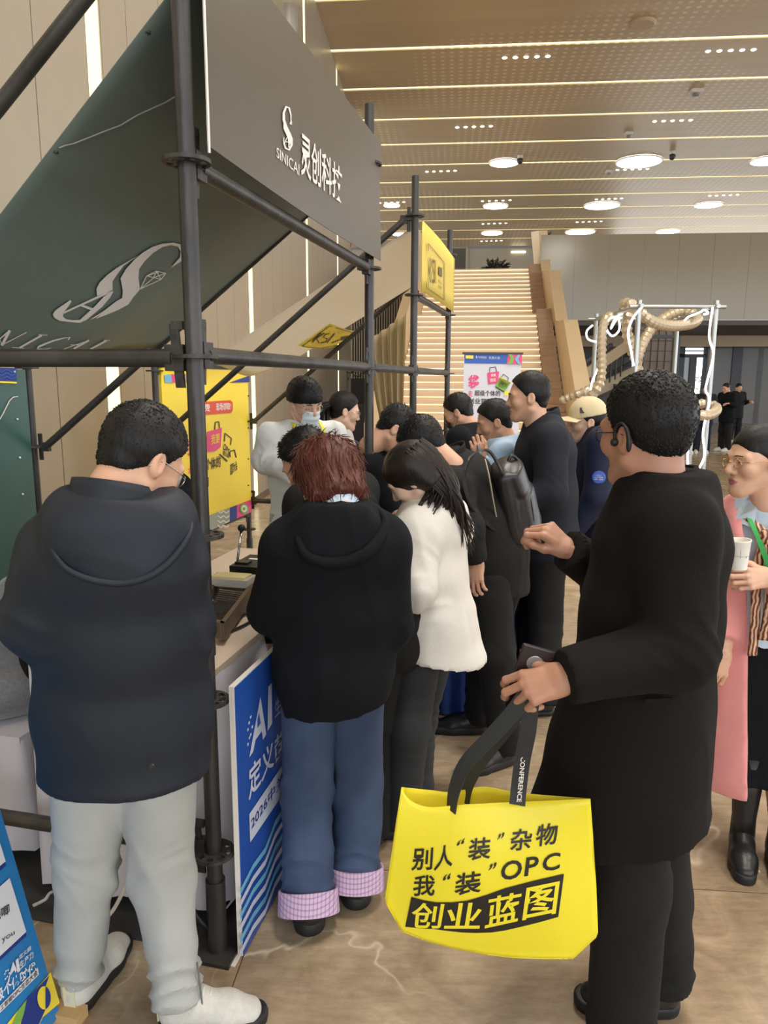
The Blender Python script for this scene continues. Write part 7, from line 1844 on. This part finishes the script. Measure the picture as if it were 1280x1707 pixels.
for q in range(6):
    m_ = MB(); m_.box(a + br * (-.55 + q * .22) - bd * .05 + UP * .1, (.02, .03, 1.5), (br, bd, UP)); m_.obj('grid_bar', mull, gp)
for q in range(5):
    m_ = MB(); m_.box(a - bd * .06 + UP * (-.55 + q * .32), (1.15, .03, .02), (br, bd, UP)); m_.obj('grid_bar', mull, gp)
a = P(1129, 560, 22); m_ = MB(); m_.box(Vector((a.x, a.y, a.z / 2)), (.16, .16, a.z), (br, bd, UP)); b_ = P(1082, 560, 22); m_.box((a + b_) / 2 + UP * -.02, ((a - b_).length, .14, .1), ((a - b_).normalized(), bd, UP)); tag(m_.obj('dark_post', mull, origin=Vector((a.x, a.y, 0))), 'dark square post with a side arm behind the light sculpture', 'post')
# ---- beyond the wall's end: slatted wall and the dim cafe counter
slw = P(610, 600, 24.0)
m_ = MB(); m_.box(Vector((slw.x - .2, 24.4, 2.6)), (3.6, .15, 5.2)); sw_ = tag(m_.obj('wall_slatted', mat('slat_ground', (66, 58, 48), .7), origin=Vector((slw.x, 24.4, 0))), kind='structure')
for q in range(44):
    m_ = MB(); m_.box(Vector((slw.x - 1.9 + q * .08, 24.28, 2.6)), (.035, .08, 5.2)); m_.obj('slat', mat('slat_wood', (132, 116, 94), .55), sw_)
ct_ = P(628, 700, 21.0)
cf_ = empty('cafe_counter', Vector((ct_.x, 21, 0)), 'dim dark counter with hanging plants past the end of the panelled wall', 'counter')
m_ = MB(); m_.box(Vector((ct_.x, 21.2, .55)), (1.5, .8, 1.1)); m_.obj('counter_body', mat('dark_counter', (44, 38, 32), .5), cf_)
m_ = MB(); m_.box(Vector((ct_.x, 21.5, 1.35)), (1.5, .2, .9)); m_.obj('back_shelf', mat('dark_shelf', (36, 30, 26), .6), cf_)
m_ = MB(); c = P(641, 676, 20.7); m_.poly([c + Vector((x, 0, z)) for x, z in ((-.26, .07), (.26, .07), (.20, -.03), (.06, -.03), (.0, -.01), (-.10, -.10), (-.14, -.10))], thick=.03, nrm=(0, 1, 0)); m_.obj('white_sign', prt_white, cf_)
m_ = MB(); c = P(640, 662, 20.9); m_.lathe(c, [(.001, 0), (.05, 0), (.06, .12), (.001, .12)], 12); m_.obj('jar', mat('grey_jar', (150, 150, 140), .4), cf_)
leafm = mat('dark_green_leaf', (52, 62, 40), .55, var=.25, vscale=8); leafd = mat('deep_leaf', (46, 52, 44), .5, var=.2, vscale=8)
def leaves(mb, c, n, ext, ln, rs, up=.6):
    for q in range(n):
        o = Vector(c) + Vector((rs.uniform(-1, 1) * ext[0], rs.uniform(-1, 1) * ext[1], rs.uniform(-1, 1) * ext[2])); d = Vector((rs.normal(0, 1), rs.normal(0, 1), up + rs.normal(0, .4))).normalized(); s_ = d.orthogonal().normalized(); L_ = ln * rs.uniform(.6, 1.3)
        mb.add([o, o + d * L_ * .5 + s_ * L_ * .16 + UP * .01, o + d * L_ - UP * L_ * .12, o + d * L_ * .5 - s_ * L_ * .16], [(0, 1, 2, 3)])
rs = np.random.RandomState(8); m_ = MB(); leaves(m_, Vector((ct_.x, 21.4, 1.92)), 160, (.8, .12, .10), .16, rs, .2); o = m_.obj('foliage', leafm, cf_); o['kind'] = 'stuff'
for (u, v, Y, s_, lab) in ((826, 446, 27.2, 1.0, 'dark leafy potted plant at the top of the stairs'), (908, 392, 28.5, .6, 'small dark plant behind the parapet at the top of the stairs')):
    c = P(u, v + 6, Y); r = empty('potted_plant', c - UP * .35, lab, 'plant'); m_ = MB(); m_.lathe(c - UP * .35, [(.001, 0), (.16 * s_, 0), (.2 * s_, .34), (.17 * s_, .34), (.001, .3)], 14); m_.obj('pot', edark, r)
    m_ = MB(); leaves(m_, c + UP * .12 * s_, 110, (.30 * s_, .2, .10 * s_), .30 * s_, rs, .7); o = m_.obj('foliage', leafd, r); o['kind'] = 'stuff'
# ---- blue draped table past the counter
b0_ = Vector((.64, 3.62, 0)); bt = cover('draped_table', 'table under a royal blue cloth behind the woman in white', 'table', b0_, .45, .50, .74, (sdv, sq), .014, .02)
for ch in bt.children: ch.data.materials[0] = mat('royal_blue_cloth', (34, 62, 128), .8, bump=.2, bscale=5, bdist=.02)
# ---- on the counter: badge press, tray, black box, bottle
def CT(u, v): return G(u, v, .866)
pr = empty('badge_press', CT(398, 985), 'black badge press with chrome lever and ball knob on the counter', 'press')
c = CT(402, 975); m_ = MB(); m_.box(c + UP * .02, (.16, .12, .04), (sdv, sq, UP)); m_.box(c + UP * .06 + sdv * .03, (.05, .06, .08), (sdv, sq, UP)); m_.obj('base', blk_leather, pr)
k_ = (c - CAM).dot(F_); la, lb = CAM + ray(393, 957) * k_, CAM + ray(402, 884) * (k_ + .02); m_ = MB(); m_.tube([la, lb], .0055, 10); m_.obj('lever', chrome, pr, smooth=True)
m_ = MB(); m_.ball(lb + (lb - la).normalized() * .01, .017, 14, 10); m_.obj('knob', rubber, pr, smooth=True); m_ = MB(); m_.ball(la, .014, 12, 8); m_.obj('pivot', rubber, pr, smooth=True)
bx = empty('black_case', CT(430, 985), 'black case with a small white label beside the badge press', 'case')
c = CT(432, 968) + UP * .045; m_ = MB(); m_.box(c, (.22, .18, .09), (sdv, sq, UP)); m_.obj('shell', mat('matte_black_case', (28, 27, 26), .5), bx)
m_ = MB(); cl = CAM + ray(425, 936) * ((c - CAM).dot(F_) - .0); m_.box(c + UP * .046 + sq * .02 + sdv * .03, (.022, .075, .001), (sdv, sq, UP)); m_.obj('case_label', prt_white, bx)
tr_ = empty('wire_tray', CT(395, 1040), 'dark tray with a mesh floor and wooden rim at the counter edge', 'tray')
A0, A1_, A2_, A3_ = CT(372, 1075), CT(430, 992), CT(366, 985), CT(330, 1060)
def trp(x, y, z=0): return (A0.lerp(A1_, x)).lerp(A3_.lerp(A2_, x), y) + UP * z
rimw = mat('dark_wood_rim', (92, 76, 60), .5, var=.1, vscale=10)
for (x0, y0, x1, y1) in ((0, 0, 1, 0), (1, 0, 1, 1), (1, 1, 0, 1), (0, 1, 0, 0)):
    a, b_ = trp(x0, y0, .05), trp(x1, y1, .05); d = (b_ - a).normalized(); m_ = MB(); m_.box((a + b_) / 2, ((b_ - a).length + .02, .016, .06), (d, UP.cross(d), UP)); m_.obj('rim', rimw, tr_)
m_ = MB()
for q in range(22): m_.tube([trp(q / 21, 0, .035), trp(q / 21, 1, .035)], .0016, 4); m_.tube([trp(0, q / 21, .037), trp(1, q / 21, .037)], .0016, 4)
o = m_.obj('wire_mesh', mat('dark_wire_mesh', (96, 94, 84), .4, .6), tr_); o['kind'] = 'stuff'
m_ = MB(); m_.box(trp(.5, .5, .025), (.14, .12, .01), (sdv, sq, UP)); m_.obj('tray_floor', mat('tray_floor_grey', (58, 58, 54), .6), tr_)
cb_ = empty('clear_box', CT(392, 1000), 'shallow clear box of pale cards between the press and the tray', 'box')
c = CT(388, 1003) + UP * .09; m_ = MB(); m_.box(c, (.10, .17, .03), (sdv, sq, UP)); m_.obj('box_body', mat('cloudy_plastic', (196, 194, 190), .25), cb_)
m_ = MB(); m_.box(c + UP * .018, (.075, .14, .008), (sdv, sq, UP)); m_.obj('cards', mat('pale_yellow_cards', (222, 208, 150), .6), cb_)
cable('usb_cable', [CT(385, 1056) + UP * .008, CT(402, 1048) + UP * .008, CT(416, 1040) + UP * .008, CT(424, 1032) + UP * .012, CT(418, 1026) + UP * .008, CT(400, 1030) + UP * .008, CT(388, 1036) + UP * .008], .005, blk, 'short black cable lying on the counter beside the tray')
bo_ = empty('drink_bottle', CT(328, 1135), 'small drink bottle with a dark green label on the counter edge', 'bottle'); c = CT(328, 1135)
m_ = MB(); m_.lathe(c, [(.001, 0), (.026, 0), (.028, .02), (.028, .10), (.012, .14), (.012, .155), (.001, .155)], 16); m_.obj('bottle_body', mat('pale_bottle', (196, 206, 200), .15), bo_, smooth=True)
m_ = MB(); m_.lathe(c, [(.0285, .03), (.0285, .09)], 16); m_.obj('bottle_label', mat('dark_green_label', (30, 44, 36), .5), bo_, smooth=True); m_ = MB(); m_.lathe(c, [(.0135, .15), (.0135, .17), (.001, .17)], 12); m_.obj('bottle_cap', prt_white, bo_)
# ---- crumpled grey coat on the low stand, shallow dark bowl, wooden box
F = Field(.012); c0 = ls0 + sdv * .22 + sq * .25; c0.z = .5
F.ell(c0 + UP * .10, (.26, .22, .13), k=.06); F.ell(c0 + UP * .22 + sdv * .05, (.17, .15, .16), k=.08); F.ell(c0 + UP * .38 + sdv * .10, (.10, .10, .12), k=.08); F.clip(c0 + UP * .004, -UP)
V, Q_ = F.mesh(); V = folds(V, Q_, .022, (6, 6, 5)); V[:, 2] = np.maximum(V[:, 2], .503); tag(mk('grey_coat', V, Q_, greyw, None, c0), 'grey wool coat heaped on the low covered stand', 'coat')
# ---- scraps on the floor
for (u, v, lab) in ((1118, 1446, 'tiny white paper scrap on the floor under the black coat'), (1260, 1452, 'small white paper scrap on the floor below the black boot')):
    g = G(u, v, .001); m_ = MB(); m_.box(g, (.028, .012, .002)); tag(m_.obj('paper_scrap', prt_white, origin=g), lab, 'paper')
